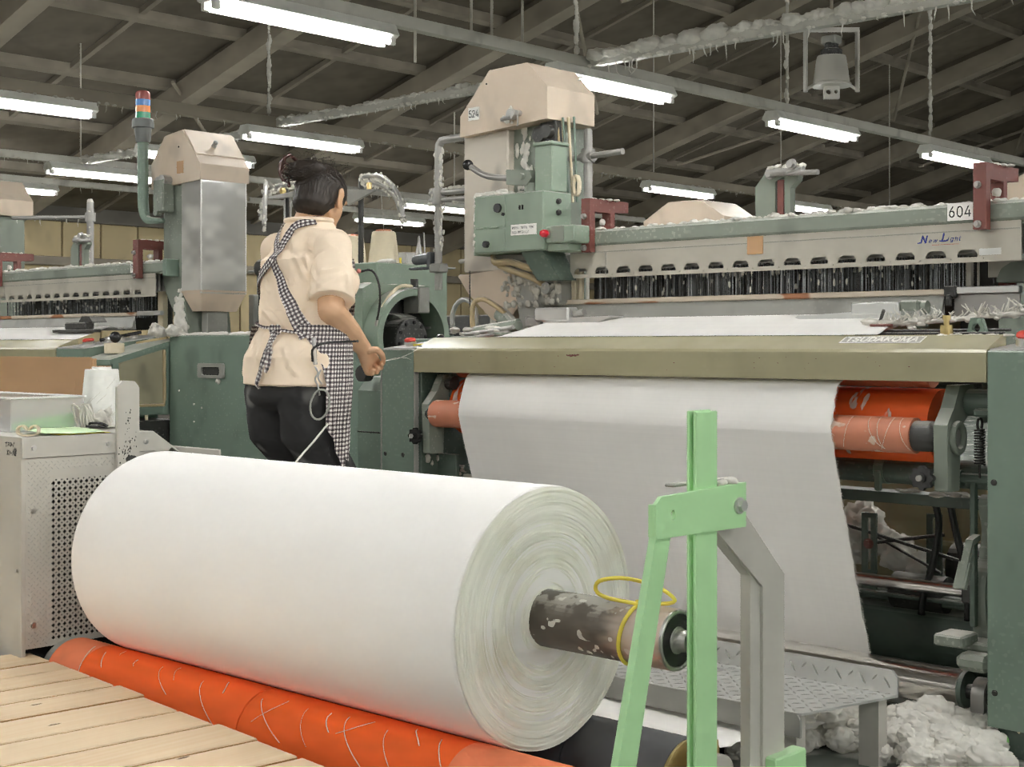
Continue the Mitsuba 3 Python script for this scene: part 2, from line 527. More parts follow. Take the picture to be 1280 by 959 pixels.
def lamp(x, y0, label, group=None, L=1.2):
    k = thing('ceiling_lamp', label, 'lamp', group)
    prof = [(x - .05, .10), (x + .05, .10), (x + .085, .035), (x + .06, .02), (x - .06, .02), (x - .085, .035)]
    add(k, 'housing', prism([(a, LAMP_Z + b) for a, b in prof], 'y', y0 - .03, y0 + L + .03), 'm_lamp_house')
    for s in (-.045, .045):
        c = add(k, 'tube', cyl((x + s, y0 + .02, LAMP_Z), (x + s, y0 + L - .02, LAMP_Z), .019, 12), 'm_tube')
        scene[c]['emitter'] = {'type': 'area', 'radiance': {'type': 'rgb', 'value': list(TUBE)}}
        for a, b in ((y0 - .025, y0 + .018), (y0 + L - .018, y0 + L + .025)):
            add(k, 'socket', box(x + s - .014, x + s + .014, a, b, LAMP_Z - .02, LAMP_Z + .03, .003), 'm_lamp_house')
    return k


ROW1, ROW2, ROW3, ROW4 = -6.1, -9.7, -13.1, -15.0
lamp(ROW1, 4.30, 'bright twin tube ceiling lamp nearest the top left, above the woman')
lamp(ROW1, 6.97, 'twin tube lamp glowing behind the beige hood marked 524')
lamp(ROW1, 9.57, 'twin tube lamp below the hanging bell shaped unit')
lamp(ROW1, 12.14, 'twin tube lamp partly behind the red bracket on the rail marked 604')
lamp(ROW1, 14.76, 'twin tube lamp last in the nearest row, past the right edge bracket')
lamp(ROW2, 4.53, 'twin tube lamp cut by the left edge, left of the signal light')
lamp(ROW2, 7.19, 'twin tube lamp just above the head of the woman')
lamp(ROW2, 12.65, 'twin tube lamp low above the green rail, over a far beige hood')
lamp(ROW2, 15.3, 'small far twin tube lamp just above the green rail, by the curved bracket')
lamp(ROW2, 9.9, 'twin tube lamp hidden mostly behind the beige hood 524')
lamp(-11.3, 7.2, 'twin tube lamp showing as a spark left of the signal light pole')
lamp(ROW3, 7.3, 'long twin tube lamp behind the signal light pole at left')
lamp(ROW3, 12.1, 'twin tube lamp seen between bent grey tube and tower panel')
lamp(ROW4, 7.2, 'twin tube lamp low at the left, beside the beige hood at the edge')
lamp(ROW4, 13.0, 'far twin tube lamp behind the yarn cones of the creel')
OFF = 'lamps of the hall beside and behind the photographed part'
for x, ys in ((8.3, (-3.6, -1.0, 1.6, 4.2, 6.8, 9.4)), (4.7, (-6.0, -3.6, -1.3, 1.3, 3.9, 6.5, 9.1)), (-2.5, (-5.2, -2.6, 0.0, 2.6, 5.2, 7.8)), (1.1, (-5.2, -2.6, 0.0, 2.6, 5.2)), (ROW1, (-6.2, -3.6, -1.0, 1.65)), (ROW2, (-3.4, -0.8, 1.9)), (ROW3, (2.1, 4.7)), (-2.5, (10.4, 13.0, 15.6)), (1.1, (7.8, 10.4, 13.0)), (ROW1, (17.4, 20.0)), (ROW2, (17.9, 20.5))):
    for y in ys:
        lamp(x, y, 'twin tube fluorescent ceiling lamp of the hall outside the picture', OFF)


def rail(x, y0, y1, label, lint=True, w_=.035, h_=.175, mat='m_rail'):
    k = thing('lamp_rail', label, 'rail')
    add(k, 'channel', box(x - w_, x + w_, y0, y1, LAMP_Z + .103, LAMP_Z + h_, .004), mat)
    if lint:
        add(k, 'lint', lint_along((x + w_ - .005, y0 + .1, LAMP_Z + .1), (x + w_ - .005, y1 - .2, LAMP_Z + .1), .013, .05, .05, 0.3, seed=int(-x * 10)), 'm_lint_grey', True, kind='stuff')
    return k


rail(ROW1, -6.5, 21.5, 'pale steel rail carrying the nearest row of ceiling lamps', False)
rail(ROW2, -3.8, 22.0, 'lint fringed rail carrying the second row of ceiling lamps', True, .045, .195, 'm_rafter')
rail(ROW3, 1.5, 17.0, 'dim rail carrying the third row of ceiling lamps')
rail(ROW4, 4.5, 17.0, 'farthest low rail carrying the lamps by the yellow wall')
rail(-2.5, -6, 17.0, 'lamp rail over the near loom, outside the picture', False)
rail(1.1, -6, 14.5, 'lamp rail over the camera, outside the picture', False)
rail(8.3, -4, 11, 'farthest lamp rail on the right of the camera, outside the picture', False)
rail(4.7, -6.4, 10.5, 'lamp rail on the right of the camera, outside the picture', False)


def rod(x, y, z0, label, lint=False, r=.009):
    k = thing('hanging_rod', label, 'rod')
    z1 = roof_z(x)
    add(k, 'rod', cyl((x, y, z0), (x, y, z1), r, 8), 'm_lint_grey')
    if lint:
        g = np.random.default_rng(int(y * 10))
        add(k, 'lint', [fluff((x + g.normal(0, .004), y + g.normal(0, .004), z0 + s), .016 * g.uniform(.5, 1.3), 1, .5, 2, (1, 1, 1.8), 3) for s in np.arange(.04, z1 - z0, .035)], 'm_lint', True, kind='stuff')


RZ = LAMP_Z + .175
rod(ROW2, 7.42, RZ + .03, 'hanging rod crossing the first lamp and holding the second lamp rail', True)
rod(ROW1, 5.73, 2.71, 'short hanging rod ending in the air right of the first lamp')
rod(ROW1, 6.2, RZ, 'thin rod to the lamp rail above the left end of hood 524')
rod(ROW1, 6.38, RZ, 'second thin rod to the lamp rail above hood 524')
rod(ROW1, 6.66, RZ, 'thin rod reaching the lamp rail above the top of hood 524')
rod(ROW1, 7.19, RZ, 'lint wrapped rod where the snowy cable tray meets the lamp rail', True)
rod(ROW1, 9.776, RZ, 'lint wrapped rod left of the hanging bell shaped unit', True, .012)
rod(ROW1, 12.22, RZ, 'lint wrapped rod right of the hanging bell shaped unit', True)
rod(ROW2, 12.77, RZ + .03, 'rod holding the second lamp rail right of hood 524')
rod(ROW2, 15.4, RZ + .03, 'far rod coming down by the curved green bracket')
rod(ROW2, 18.2, RZ + .03, 'far rod coming down behind the middle of the green rail')
rod(ROW3, 7.64, RZ, 'rod holding the third lamp rail at the upper left')
rod(ROW3, 13.0, RZ, 'far rod right of the bent grey tube', r=.012)


def tray(x0, x1, y, label, bump, hang, seed, r=.03):
    k = thing('cable_tray', label, 'cable tray')
    add(k, 'channel', [box(x0, x1, y - .03, y + .03, LAMP_Z + .10, LAMP_Z + .112, .002), box(x0, x1, y - .03, y - .026, LAMP_Z + .10, LAMP_Z + .16, .001),
                       box(x0, x1, y + .026, y + .03, LAMP_Z + .10, LAMP_Z + .16, .001)], 'm_rail')
    add(k, 'cable', [tube([(x0, y - .01, LAMP_Z + .135), (x1, y - .01, LAMP_Z + .135)], .012, 8), tube([(x0, y + .012, LAMP_Z + .13), (x1, y + .012, LAMP_Z + .13)], .010, 8)], 'm_grey_mid')
    add(k, 'lint', [lint_along((x0, y, LAMP_Z + .155), (x1, y, LAMP_Z + .155), r, .045, 0, 1, seed, .03, bump),
                    lint_along((x0, y - .03, LAMP_Z + .10), (x1, y - .03, LAMP_Z + .10), .014, .035, hang, .5, seed + 5, .006)], 'm_lint', True, kind='stuff')


tray(ROW1 + .09, -2.62, 7.252, 'cable tray heaped with snowy lint at the upper right', 2.2, .08, 11, .034)
tray(ROW2 + .10, ROW1 - .08, 7.45, 'lint fringed cable tray running into hood 524 from the left', .2, .04, 12, .02)
tray(ROW3 + .08, ROW2 - .10, 7.64, 'dim cable tray behind the signal light', .2, .03, 13, .02)
single('ceiling_pipe', tube(smooth_path([(-12.5, 3.0, 3.6), (-10.5, 4.6, 3.75), (-9.0, 6.0, 3.95), (-8.0, 6.6, 4.6)], 6), .016, 8), 'm_lint_grey', 'thin dusty pipe crossing under the roof at the upper left', 'pipe', True)

# the hanging bell-shaped unit
k = thing('hanging_unit', 'grey bell shaped unit hanging in a yoke under the roof', 'hanging unit')
X, Y = -5.25, 9.0
yk = 0.185
Z0 = 2.80
ax = np.array([math.cos(YAW), math.sin(YAW), 0])
c0 = np.array([X, Y, 0.0])
pts = lambda prof: (np.array([[0, 0, z] for r, z in prof]) + c0, [r for r, z in prof])
p_, r_ = pts([(.10, Z0 + .10), (.142, Z0 + .10), (.142, Z0 + .115), (.13, Z0 + .125), (.105, Z0 + .30), (.10, Z0 + .315), (.06, Z0 + .32)])
add(k, 'bell', tube_hard(p_, r_, 32), 'm_grey_paint', 40)
p_, r_ = pts([(.05, Z0 + .31), (.075, Z0 + .32), (.075, Z0 + .36), (.05, Z0 + .37), (.05, Z0 + .41)])
add(k, 'motor', tube_hard(p_, r_, 20), 'm_dark', 40)
add(k, 'top_cap', box(X - .06, X + .06, Y - .05, Y + .05, Z0 + .40, Z0 + .46, .01), 'm_grey_mid')
for s in (-1, 1):
    q = c0 + ax * s * yk
    add(k, 'yoke_leg', box(q[0] - .013, q[0] + .013, q[1] - .013, q[1] + .013, Z0 + .06, Z0 + .50, .002), 'm_grey_paint')
    add(k, 'bracket', cyl(q + [0, 0, Z0 + .075], c0 + ax * s * .13 + [0, 0, Z0 + .11], .012, 8), 'm_grey_paint')
q0, q1 = c0 - ax * (yk + .013), c0 + ax * (yk + .013)
nrm = np.cross(ax, [0, 0, 1.0]) * .015
add(k, 'yoke_bar', hull([q + s * nrm + [0, 0, z] for q in (q0, q1) for s in (-1, 1) for z in (Z0 + .49, Z0 + .52)]), 'm_grey_paint')
foot = prism(Polygon([(-.055, 0), (.055, 0), (.055, .09), (-.055, .09)]).difference(Point(-.022, .05).buffer(.02)).difference(Point(.03, .05).buffer(.014)), 'z', -.02, .02)
add(k, 'outlet', place(foot, c0 + [0, 0, Z0 + .01], ax, np.array([0, 0, 1.0]), np.cross(ax, [0, 0, 1.0])), 'm_grey_paint')
add(k, 'hanger', cyl(c0 + [0, 0, Z0 + .5], c0 + [0, 0, roof_z(X)], .012, 8), 'm_rafter')

# ---------------------------------------------------------------- the big cloth roll on the winder
RX0, RX1 = -3.49, -2.021
AX = np.array([0, ROLL_Y, ROLL_Z])


def on_axis(x):
    return AX + [x, 0, 0]


roll = thing('fabric_roll', 'big roll of white woven cloth lying on the orange roller', 'fabric roll')
add(roll, 'fabric', tube_hard([on_axis(x) for x in (RX0, RX0 + .002, RX0 + .008, RX1 - .010, RX1 - .004, RX1 - .001)], [ROLL_R - .012, ROLL_R - .003, ROLL_R, ROLL_R, ROLL_R - .002, ROLL_R - .006], 160), 'm_roll', 40)
g = np.random.default_rng(3)
nr, na = 150, 144
rr = np.linspace(0.0615, ROLL_R - .0025, nr)
off = np.cumsum(g.normal(0, .0012, nr))
off -= np.linspace(off[0], off[-1], nr)
off = .35 * off + g.normal(0, .0009, nr) - .0045 * np.exp(-((rr - .10) / .03) ** 2)
aa = np.linspace(0, 2 * PI, na, endpoint=False)
vv = []
for i in range(nr):
    wob = .0011 * np.sin(aa * 2 + i * .13) + .0009 * np.sin(aa * 3 - i * .21) + .0006 * np.sin(5 * aa + i)
    vv.append(np.stack([RX1 + .003 + off[i] + wob, ROLL_Y + rr[i] * np.cos(aa), ROLL_Z + rr[i] * np.sin(aa)], 1))
ff = []
for i in range(nr - 1):
    for j in range(na):
        j2 = (j + 1) % na
        a_, b_, c_, d_ = i * na + j, i * na + j2, (i + 1) * na + j2, (i + 1) * na + j
        ff += [[a_, c_, b_], [a_, d_, c_]]
add(roll, 'end_face', trimesh.Trimesh(np.vstack(vv), ff, process=False), 'm_roll_end', True, label='wound end of the cloth with many fine rings')
shaft = add(roll, 'core_shaft', tube_hard([on_axis(x) for x in (-3.68, RX1 - .02, -1.682, -1.679)], [.0612, .0612, .0612, .0595], 48), 'm_pipe_worn', 35, label='worn dark steel core pipe')
add(shaft, 'rim', trimesh.util.concatenate([tube([on_axis(-1.677) + .0565 * np.array([0, math.cos(t), math.sin(t)]) for t in np.linspace(0, 2 * PI, 48, endpoint=False)], .0048, 8, closed=True)]), 'm_steel', True)
add(shaft, 'end_disc', cyl(on_axis(-1.685), on_axis(-1.6755), .052, 40), 'm_black_plastic', 35)
add(shaft, 'pin', tube_hard([on_axis(x) for x in (-1.678, -1.672, -1.662, -1.660, -1.6655 + .0015, -1.6615)][:3] + [on_axis(-1.6465)], [.030, .024, .022, .020], 24), 'm_steel_dull', 35)
k = thing('yellow_strap', 'yellow plastic strap looped around the dark core pipe', 'strap')
ring = [on_axis(-1.775 + .012 * math.sin(t)) + .0635 * np.array([0, math.cos(t), math.sin(t)]) for t in np.linspace(0, 2 * PI, 40, endpoint=False)]
add(k, 'loop', tube(ring, .0042, 6, closed=True), 'm_yellow', True)
tp = np.array([-1.77, ROLL_Y - .01, ROLL_Z + .064])
ear = smooth_path([tp + [0.01, -.01, .0], tp + [-.055, -.03, .008], tp + [-.075, -.04, .022], tp + [-.06, -.045, .043], tp + [-.01, -.03, .052], tp + [.05, -.005, .040], tp + [.085, .01, .016], tp + [.06, .01, .004], tp + [.0, -.005, .003]], 8)
rib = np.vstack([ear + [0, -.004, -.003], ear + [0, .004, .003]])
n_ = len(ear)
fr = [[i, i + 1, n_ + i + 1] for i in range(n_ - 1)] + [[i, n_ + i + 1, n_ + i] for i in range(n_ - 1)]
add(k, 'loose_end', tube(ear, .0042, 6), 'm_yellow', True)

# winder rollers
OY, OZ, OR = 2.120, 0.120, 0.100
k = thing('winder_roller', 'orange felt covered roller under the front of the big cloth roll', 'roller')
o_ = lambda x: np.array([x, OY, OZ])
add(k, 'felt', [cyl(o_(-3.50), o_(-2.772), OR, 96), cyl(o_(-2.772), o_(-2.768), OR - .0025, 96), cyl(o_(-2.768), o_(-2.08), OR, 96)], 'm_orange', 40)
add(k, 'worn_band', cyl(o_(-3.655), o_(-3.50), OR + .0003, 96), 'm_orange_worn', 40, label='paler worn orange felt at the end')
add(k, 'worn_band', cyl(o_(-2.08), o_(-1.75), OR + .0003, 96), 'm_orange_worn', 40, label='paler worn orange felt at the end')
add(k, 'end_ring', tube_hard([o_(-3.70), o_(-3.694), o_(-3.66), o_(-3.655)], [.088, .094, .096, .096], 48), 'm_grey_mid', 40)
add(k, 'end_ring', cyl(o_(-1.75), o_(-1.72), .09, 48), 'm_grey_mid', 40)
add(k, 'axle', cyl(o_(-3.702), o_(-1.68), .025, 20), 'm_steel_dull', 40)
# threads stuck on the felt
th = []
g = np.random.default_rng(5)
for x0, th0, dx, dth in ((-3.52, 1.2, .03, .9), (-3.45, 1.35, .05, .5), (-3.30, 1.3, .02, .25), (-3.18, 1.3, .10, .75), (-3.12, 1.1, .03, .5), (-2.98, 1.45, .16, 1.25), (-2.74, 1.5, .14, .9), (-2.66, 1.3, -.06, .8), (-2.58, 1.4, .07, .9), (-2.50, 1.35, .04, .5),
                         (-2.44, 1.3, .12, 1.1), (-2.36, 1.2, -.08, .6), (-2.30, 1.4, .12, 1.3), (-2.24, 1.0, .05, .5), (-2.9, 1.2, .02, .4), (-2.15, 1.2, .09, 1.0), (-3.4, .95, .02, .3)):
    q = []
    for s in np.linspace(0, 1, 14):
        a = PI / 2 + th0 * .8 - s * dth * -1.0 - .75
        xx = x0 + dx * (s ** 1.5) + .004 * math.sin(4 * s + x0 * 9)
        q.append([xx, OY + (OR + .0008) * math.cos(a), OZ + (OR + .0008) * math.sin(a)])
    th.append(tube(q, g.uniform(.0005, .0013), 4))
add(k, 'thread', th, 'm_lint', True, label='white threads caught on the felt', kind='stuff')
k = thing('winder_roller', 'dark grey rubber roller behind and under the big cloth roll', 'roller')
d_ = lambda x: np.array([x, 2.452, .12])
add(k, 'rubber', [cyl(d_(-3.65), d_(-2.05), .0995, 64), cyl(d_(-2.045), d_(-1.775), .1, 64)], 'm_rubber', 40)
add(k, 'end_cap', [tube_hard([d_(-1.775), d_(-1.768), d_(-1.766)], [.099, .099, .09], 48)], 'm_brass', 40)
add(k, 'axle', cyl(d_(-3.697), d_(-1.735), .025, 20), 'm_steel_dull', 40)
k = thing('bearing_block', 'pale bearing block with a brass nipple at the dark roller end', 'bearing')
add(k, 'block', [box(-1.735, -1.690, 2.40, 2.505, 0, .165, .012), cyl((-1.740, 2.452, .155), (-1.688, 2.452, .155), .048, 28)], 'm_grey_paint', 40)
add(k, 'nipple', [cyl((-1.712, 2.47, .19), (-1.712, 2.47, .214), .006, 8), cyl((-1.712, 2.47, .214), (-1.712, 2.47, .226), .004, 8)], 'm_brass', 30)

# wooden platform in front
k = thing('wooden_platform', 'low platform of pale pine planks in the lower left foreground', 'platform')
ex = np.array([math.cos(math.radians(-5.3)), math.sin(math.radians(-5.3)), 0])
ey = np.array([math.sin(math.radians(5.3)), math.cos(math.radians(5.3)), 0]) * 1.0
org = np.array([-3.79, 2.032, 0])
ez = np.array([0, 0, 1.0])
cuts = [-.42, -.105, -.0, .105 * 1, .212, .322, .452, .592, .752, .912, 1.07, 1.24, 1.41, 1.58]
cuts = [-1.05, -.80, -.52, -.26, .02, .185, .305, .432, .567, .715, .90, 1.065, 1.245, 1.42, 1.60]
g = np.random.default_rng(2)
for i in range(len(cuts) - 1):
    a, b = cuts[i] + .007, cuts[i + 1] - .007
    e = g.uniform(-.008, .010)
    e = -.085 - .0924 * max(0, -a) if b < .1 else e
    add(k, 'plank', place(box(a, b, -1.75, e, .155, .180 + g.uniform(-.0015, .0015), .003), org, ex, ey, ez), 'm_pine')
add(k, 'gap_backing', place(box(-.05, 1.60, -1.75, -.11, .1545, .1605, .001), org, ex, ey, ez), 'm_pine_dark')  # dark sheet added below to deepen the shade in the plank gaps
for s in (-.17, -.85, -1.6):
    add(k, 'bearer', place(box(-.25 if s > -.5 else -1.05, 1.60, s - .04, s + .04, .0, .1535, .003), org, ex, ey, ez), 'm_pine_dark')

# mint end frame
k = thing('winder_stand', 'mint green steel stand holding the right end of the core pipe', 'stand')
up = add(k, 'upright', [box(-1.628, -1.620, 2.268, 2.341, 0, .921, .002), box(-1.638, -1.633, 2.262, 2.336, 0, .923, .001), box(-1.633, -1.628, 2.274, 2.341, 0, .84, 0)], 'm_mint')
ch = add(k, 'crosshead', [prism(Polygon([(2.128, .688), (2.428, .684), (2.428, .774), (2.145, .766), (2.128, .752)]).difference(shapely.affinity.scale(Point(2.182, .729).buffer(.0065), 1, 1.5)), 'x', -1.6195, -1.611),
                          box(-1.630, -1.6195, 2.1285, 2.136, .690, .752, .001), box(-1.66, -1.6195, 2.350, 2.428, .765, .772, .002)], 'm_mint')
add(ch, 'bolt', bolt((-1.611, 2.402, .729), (1, 0, 0), .0125, .014), 'm_aluminium', 30)
add(ch, 'lint', lint_along((-1.65, 2.355, .774), (-1.65, 2.425, .774), .008, .012, seed=4, side=.03), 'm_lint', True, kind='stuff')
add(k, 'hinge_plate', box(-1.664, -1.642, 2.225, 2.43, .776, .782, .002), 'm_steel_dull')
lg = prism([(2.140, .690), (2.186, .690), (2.010, 0), (1.945, 0)], 'x', -1.6255, -1.6195)
lg2 = prism([(2.140, .690), (2.147, .690), (1.952, 0), (1.945, 0)], 'x', -1.636, -1.6255)
add(k, 'slanted_leg', [lg, lg2], 'm_mint')
add(k, 'brace_arm', [prism([(2.345, .70), (2.375, .752), (2.435, .742), (2.625, .562), (2.625, 0), (2.542, 0), (2.542, .545)], 'x', -1.652, -1.645), prism([(2.345, .70), (2.505, .576), (2.542, .545), (2.542, 0), (2.505, 0), (2.505, .572)], 'x', -1.676, -1.652)], 'm_grey_paint', label='bent grey steel brace arm')
add(k, 'foot_block', box(-1.655, -1.618, 2.552, 2.672, 0, .186, .004), 'm_mint')
add(k, 'base_bar', box(-1.655, -1.60, 1.93, 2.70, 0, .05, .004), 'm_mint')

# tread plate step
k = thing('step', 'low tread plate step of grey steel in front of the loom', 'step')
SX0, SX1 = -4.0, -1.75


def sx(y, x):
    return x + .25 * (y - 3.09) if x > -2 else x


deck = add(k, 'deck', prism([(SX0, 2.93), (-1.790, 2.93), (-1.708, 3.25), (SX0, 3.25)], 'z', .174, .180), 'm_aluminium')
add(k, 'front_skirt', prism([(SX0, .122), (-1.790, .122), (-1.790, .166), (-1.800, .1795), (SX0, .1795)], 'y', 2.924, 2.932), 'm_grey_mid')
add(k, 'upstand', prism([(SX0, .180), (-1.708, .180), (-1.708, .224), (-1.722, .240), (SX0, .240)], 'y', 3.245, 3.251), 'm_aluminium')
tread = []
base = trimesh.creation.icosphere(subdivisions=1, radius=1.0)
p = .030
for i in range(int((SX1 - SX0 + .08) / p)):
    for j in range(11):
        x, y = SX0 + .02 + i * p, 2.945 + j * p
        if x > -1.80 + .25 * (y - 2.93):
            continue
        a = PI / 4 if (i + j) % 2 else -PI / 4
        m = base.copy()
        v = np.array(m.vertices) * [.0125, .0028, .0022]
        tread.append(trimesh.Trimesh(np.stack([x + v[:, 0] * math.cos(a) - v[:, 1] * math.sin(a), y + v[:, 0] * math.sin(a) + v[:, 1] * math.cos(a), .180 + v[:, 2]], 1), m.faces, process=False))
add(deck, 'tread_pattern', tread, 'm_grey_mid', True, kind='stuff')
tread = []
for i in range(int((SX1 - SX0 + .04) / .034)):
    big = i % 2 == 0
    x, z = SX0 + .02 + i * .034, .208 if big else .216
    a = -1.0 if big else .8
    v = np.array(base.vertices) * ([.0165, .0026, .0020] if big else [.0105, .0022, .0016])
    tread.append(trimesh.Trimesh(np.stack([x + v[:, 0] * math.cos(a) - v[:, 1] * math.sin(a), 3.245 + v[:, 2], z + v[:, 0] * math.sin(a) + v[:, 1] * math.cos(a)], 1), base.faces, process=False))
add(k + '__upstand', 'tread_pattern', tread, 'm_grey_mid', True, kind='stuff')
for x, y in ((-1.84, 2.965), (-1.765, 3.225), (-3.94, 2.965), (-3.94, 3.225), (-2.9, 2.965), (-2.9, 3.225)):
    add(k, 'leg', [box(x - .028, x + .028, y - .020, y - .015, 0, .174, .001), box(x + .023, x + .028, y - .020, y + .022, 0, .174, .001)], 'm_grey_paint')
# cloth led from the loom to the winder
xs = np.linspace(0, 1, 14)
path = np.array([(3.703, .16), (3.706, .122), (3.695, .088), (3.66, .068), (3.6, .068), (3.2, .075), (2.93, .110), (2.72, .150), (2.64, .164), (2.58, .170), (2.545, .171)])
V, F = [], []
for i, (y, z) in enumerate(path):
    f_ = i / (len(path) - 1)
    for t in xs:
        x = -3.49 + t * (1.50 + .20 * smooth if (smooth := max(0, min(1, (f_ - .3) * 2))) else 1.50)
        V.append([x, y, z + .004 * math.sin(9 * t + y * 5) * (y < 3.5)])
for i in range(len(path) - 1):
    for j in range(len(xs) - 1):
        a = i * len(xs) + j
        F += [[a, a + 1, a + len(xs) + 1], [a, a + len(xs) + 1, a + len(xs)]]
single('cloth_sheet', trimesh.Trimesh(V, F, process=False), 'm_cloth', 'white cloth sheet running under the tread plate step to the winder', 'cloth', True)

# perforated cabinet at the left end of the winder
k = thing('winder_cabinet', 'light grey steel cabinet with a perforated side at the left edge', 'cabinet')
CX1, CY0, CY1, CZ = -3.70, 1.975, 2.66, .793
body = add(k, 'body', [box(-4.95, CX1 - .004, CY0, CY0 + .012, .10, CZ - .004, .002), box(-4.95, -4.94, CY0, CY1, .1, CZ, .001), box(-4.95, CX1 - .02, CY1 - .012, CY1, .10, CZ - .07, .002), box(-4.95, CX1 - .02, CY0 + .012, CY1 - .012, .10, .115, .001)], 'm_grey_paint')
add(k, 'shade_backing', box(-3.745, -3.742, CY0 + .03, 2.60, .12, .70, 0), 'm_black_hole')  # black sheet added behind the holes for the shade inside
add(k, 'top_plate', prism([(CY0, CZ - .006), (2.40, CZ - .006), (2.60, CZ - .15), (2.606, CZ - .146), (2.40, CZ), (CY0, CZ)], 'x', -4.95, CX1), 'm_grey_paint')
add(k, 'top_lip', [prism([(CY0, .735), (2.27, .735), (2.27, CZ - .002), (CY0, CZ - .002)], 'x', CX1 - .002, CX1 + .004), prism([(2.34, .735), (2.40, .735), (2.43, .71), (2.46, .742), (2.40, CZ - .002), (2.34, CZ - .002)], 'x', CX1 - .002, CX1 + .004)], 'm_grey_paint')
add(k, 'corner_post', [box(CX1 - .02, CX1 + .002, CY0 - .002, CY0 + .012, .10, .735, .002)], 'm_grey_paint')
outer = Polygon([(CY0 + .004, .20), (2.60, .20), (2.60, .60), (2.42, .733), (CY0 + .004, .733)])
holes = []
P_ = .0175
pl = shapely.union_all([shapely.box(-.0054, -.0024, .0054, .0024), shapely.box(-.0024, -.0054, .0024, .0054)])
dot = Point(0, 0).buffer(.0026, quad_segs=2)
for i in range(31):
    for j in range(26):
        y, z = 2.072 + i * P_, .222 + j * P_
        for sh, oy, oz in ((pl, 0, 0), (dot, P_ / 2, P_ / 2)):
            q = (y + oy, z + oz)
            if q[0] < 2.585 and q[1] < .69 and q[1] < .60 + (2.585 - q[0]) * .7:
                holes.append(shapely.affinity.translate(sh, *q))
sheet = outer.difference(shapely.union_all(holes))
pp = add(k, 'perforated_panel', prism(sheet, 'x', CX1 - .0015, CX1), 'm_grey_paint')
dm = []
dia = hull([(-.0055, 0, 0), (.0055, 0, 0), (0, .0009, 0), (0, -.0009, 0), (0, 0, .0008), (0, 0, -.0005)])
for i in range(60):
    for j in range(70):
        y, z = CY0 + .022 + i * .0088, .21 + j * .0088
        solid = y < 2.062 or z > .70 - max(0, y - 2.40) * .7
        if (i + j) % 2 or not solid or z > .728 - max(0, y - 2.42) * .8 or y > 2.47 or y < CY0 + .018:
            continue
        a = PI / 4 if i % 2 else -PI / 4
        v = np.array(dia.vertices)
        dm.append(trimesh.Trimesh(np.stack([CX1 + v[:, 2], y + v[:, 0] * math.cos(a) - v[:, 1] * math.sin(a), z + v[:, 0] * math.sin(a) + v[:, 1] * math.cos(a)], 1), dia.faces, process=False))
add(pp, 'embossing', dm, 'm_grey_mid', kind='stuff')
for y, z in ((CY0 + .035, .762), (2.245, .762), (2.372, .762), (CY0 + .035, .585), (CY0 + .035, .265)):
    s_ = add(k, 'screw', bolt((CX1 + .003 if z > .7 else CX1, y, z), (1, 0, 0), .0065, .005, 12), 'm_steel', 30)
add(k, 'screw', bolt((-3.72, CY0, .42), (0, -1, 0), .006, .005, 12), 'm_steel', 30)
add(k, 'upright_tongue', prism([(2.268, .25), (2.342, .25), (2.342, .925), (2.326, .945), (2.286, .947), (2.268, .928)], 'x', -3.697, -3.685), 'm_grey_paint', label='grey upright tongue with chipped paint')
pts = []
g = np.random.default_rng(9)
for i in range(70):
    y, z = g.normal(2.306, .018), g.choice([g.uniform(.70, .87), g.normal(.725, .02)])
    if 2.272 < y < 2.338:
        pts.append(shapely.affinity.scale(Point(y, z).buffer(g.uniform(.0008, .0026), quad_segs=2), g.uniform(.6, 1.2), g.uniform(.8, 2.2)))
pts.append(shapely.affinity.scale(Point(2.315, .715).buffer(.016), 1.2, .7))
add(k + '__upright_tongue', 'chip', prism(shapely.union_all(pts), 'x', -3.6852, -3.6847), 'm_dark', kind='stuff')
ink = strokes([[(0, 0), (0, .012)], [(-.005, .01), (.006, .012)], [(.010, .002), (.018, .012)], [(.012, .012), (.02, .002)], [(.025, .0), (.025, .012), (.034, .006), (.025, .004)], [(.038, 0), (.044, .013)],
               [(.006, -.024), (.006, -.010)], [(.014, -.010), (.006, -.017), (.015, -.024)], [(.020, -.022), (.022, -.012)], [(.027, -.017), (.032, -.017)], [(.036, -.024), (.041, -.006), (.046, -.024)], [(.049, -.024), (.049, -.002), (.055, -.024), (.056, -.004)]], .0022)
add(k, 'handwriting', place(ink, (-3.785, CY0 - .0002, .765), np.array([1, 0, 0.0]), np.array([0, 0, 1.0]), np.array([0, -1.0, 0])), 'm_ink')

# things on the cabinet
TZ = CZ
k = thing('cardboard_box', 'open brown cardboard box behind the white plastic tray', 'box')
add(k, 'front_flap', box(-5.15, -4.245, 2.512, 2.517, TZ + .001, TZ + .218, .001), 'm_cardboard')
add(k, 'side_flap', box(-4.250, -4.245, 2.518, 2.535, TZ + .001, TZ + .214, .001), 'm_cardboard')
g = np.random.default_rng(4)
add(k, 'crease', cyl((-4.36, 2.5125, TZ + .12), (-4.36, 2.5113, TZ + .12), .020, 24), 'm_cardboard', 30)
add(k, 'crease', cyl((-4.62, 2.5125, TZ + .11), (-4.62, 2.5113, TZ + .11), .036, 24), 'm_cardboard', 30)
k = thing('plastic_tray', 'milky plastic tray holding a green film on the grey cabinet', 'tray')
tx0, tx1, ty0, ty1 = -4.7, -3.925, 2.06, 2.30
add(k, 'walls', [box(tx0, tx1, ty0, ty0 + .004, TZ + .002, TZ + .10, .001), box(tx1 - .004, tx1, ty0 + .004, ty1 - .004, TZ + .002, TZ + .10, .001), box(tx0, tx1, ty1 - .004, ty1, TZ + .002, TZ + .10, .001),
                  box(tx0, tx0 + .004, ty0 + .004, ty1 - .004, TZ + .002, TZ + .10, .001), box(tx0 + .004, tx1 - .004, ty0 + .004, ty1 - .004, TZ + .001, TZ + .005, .001)], 'm_clear_tray')
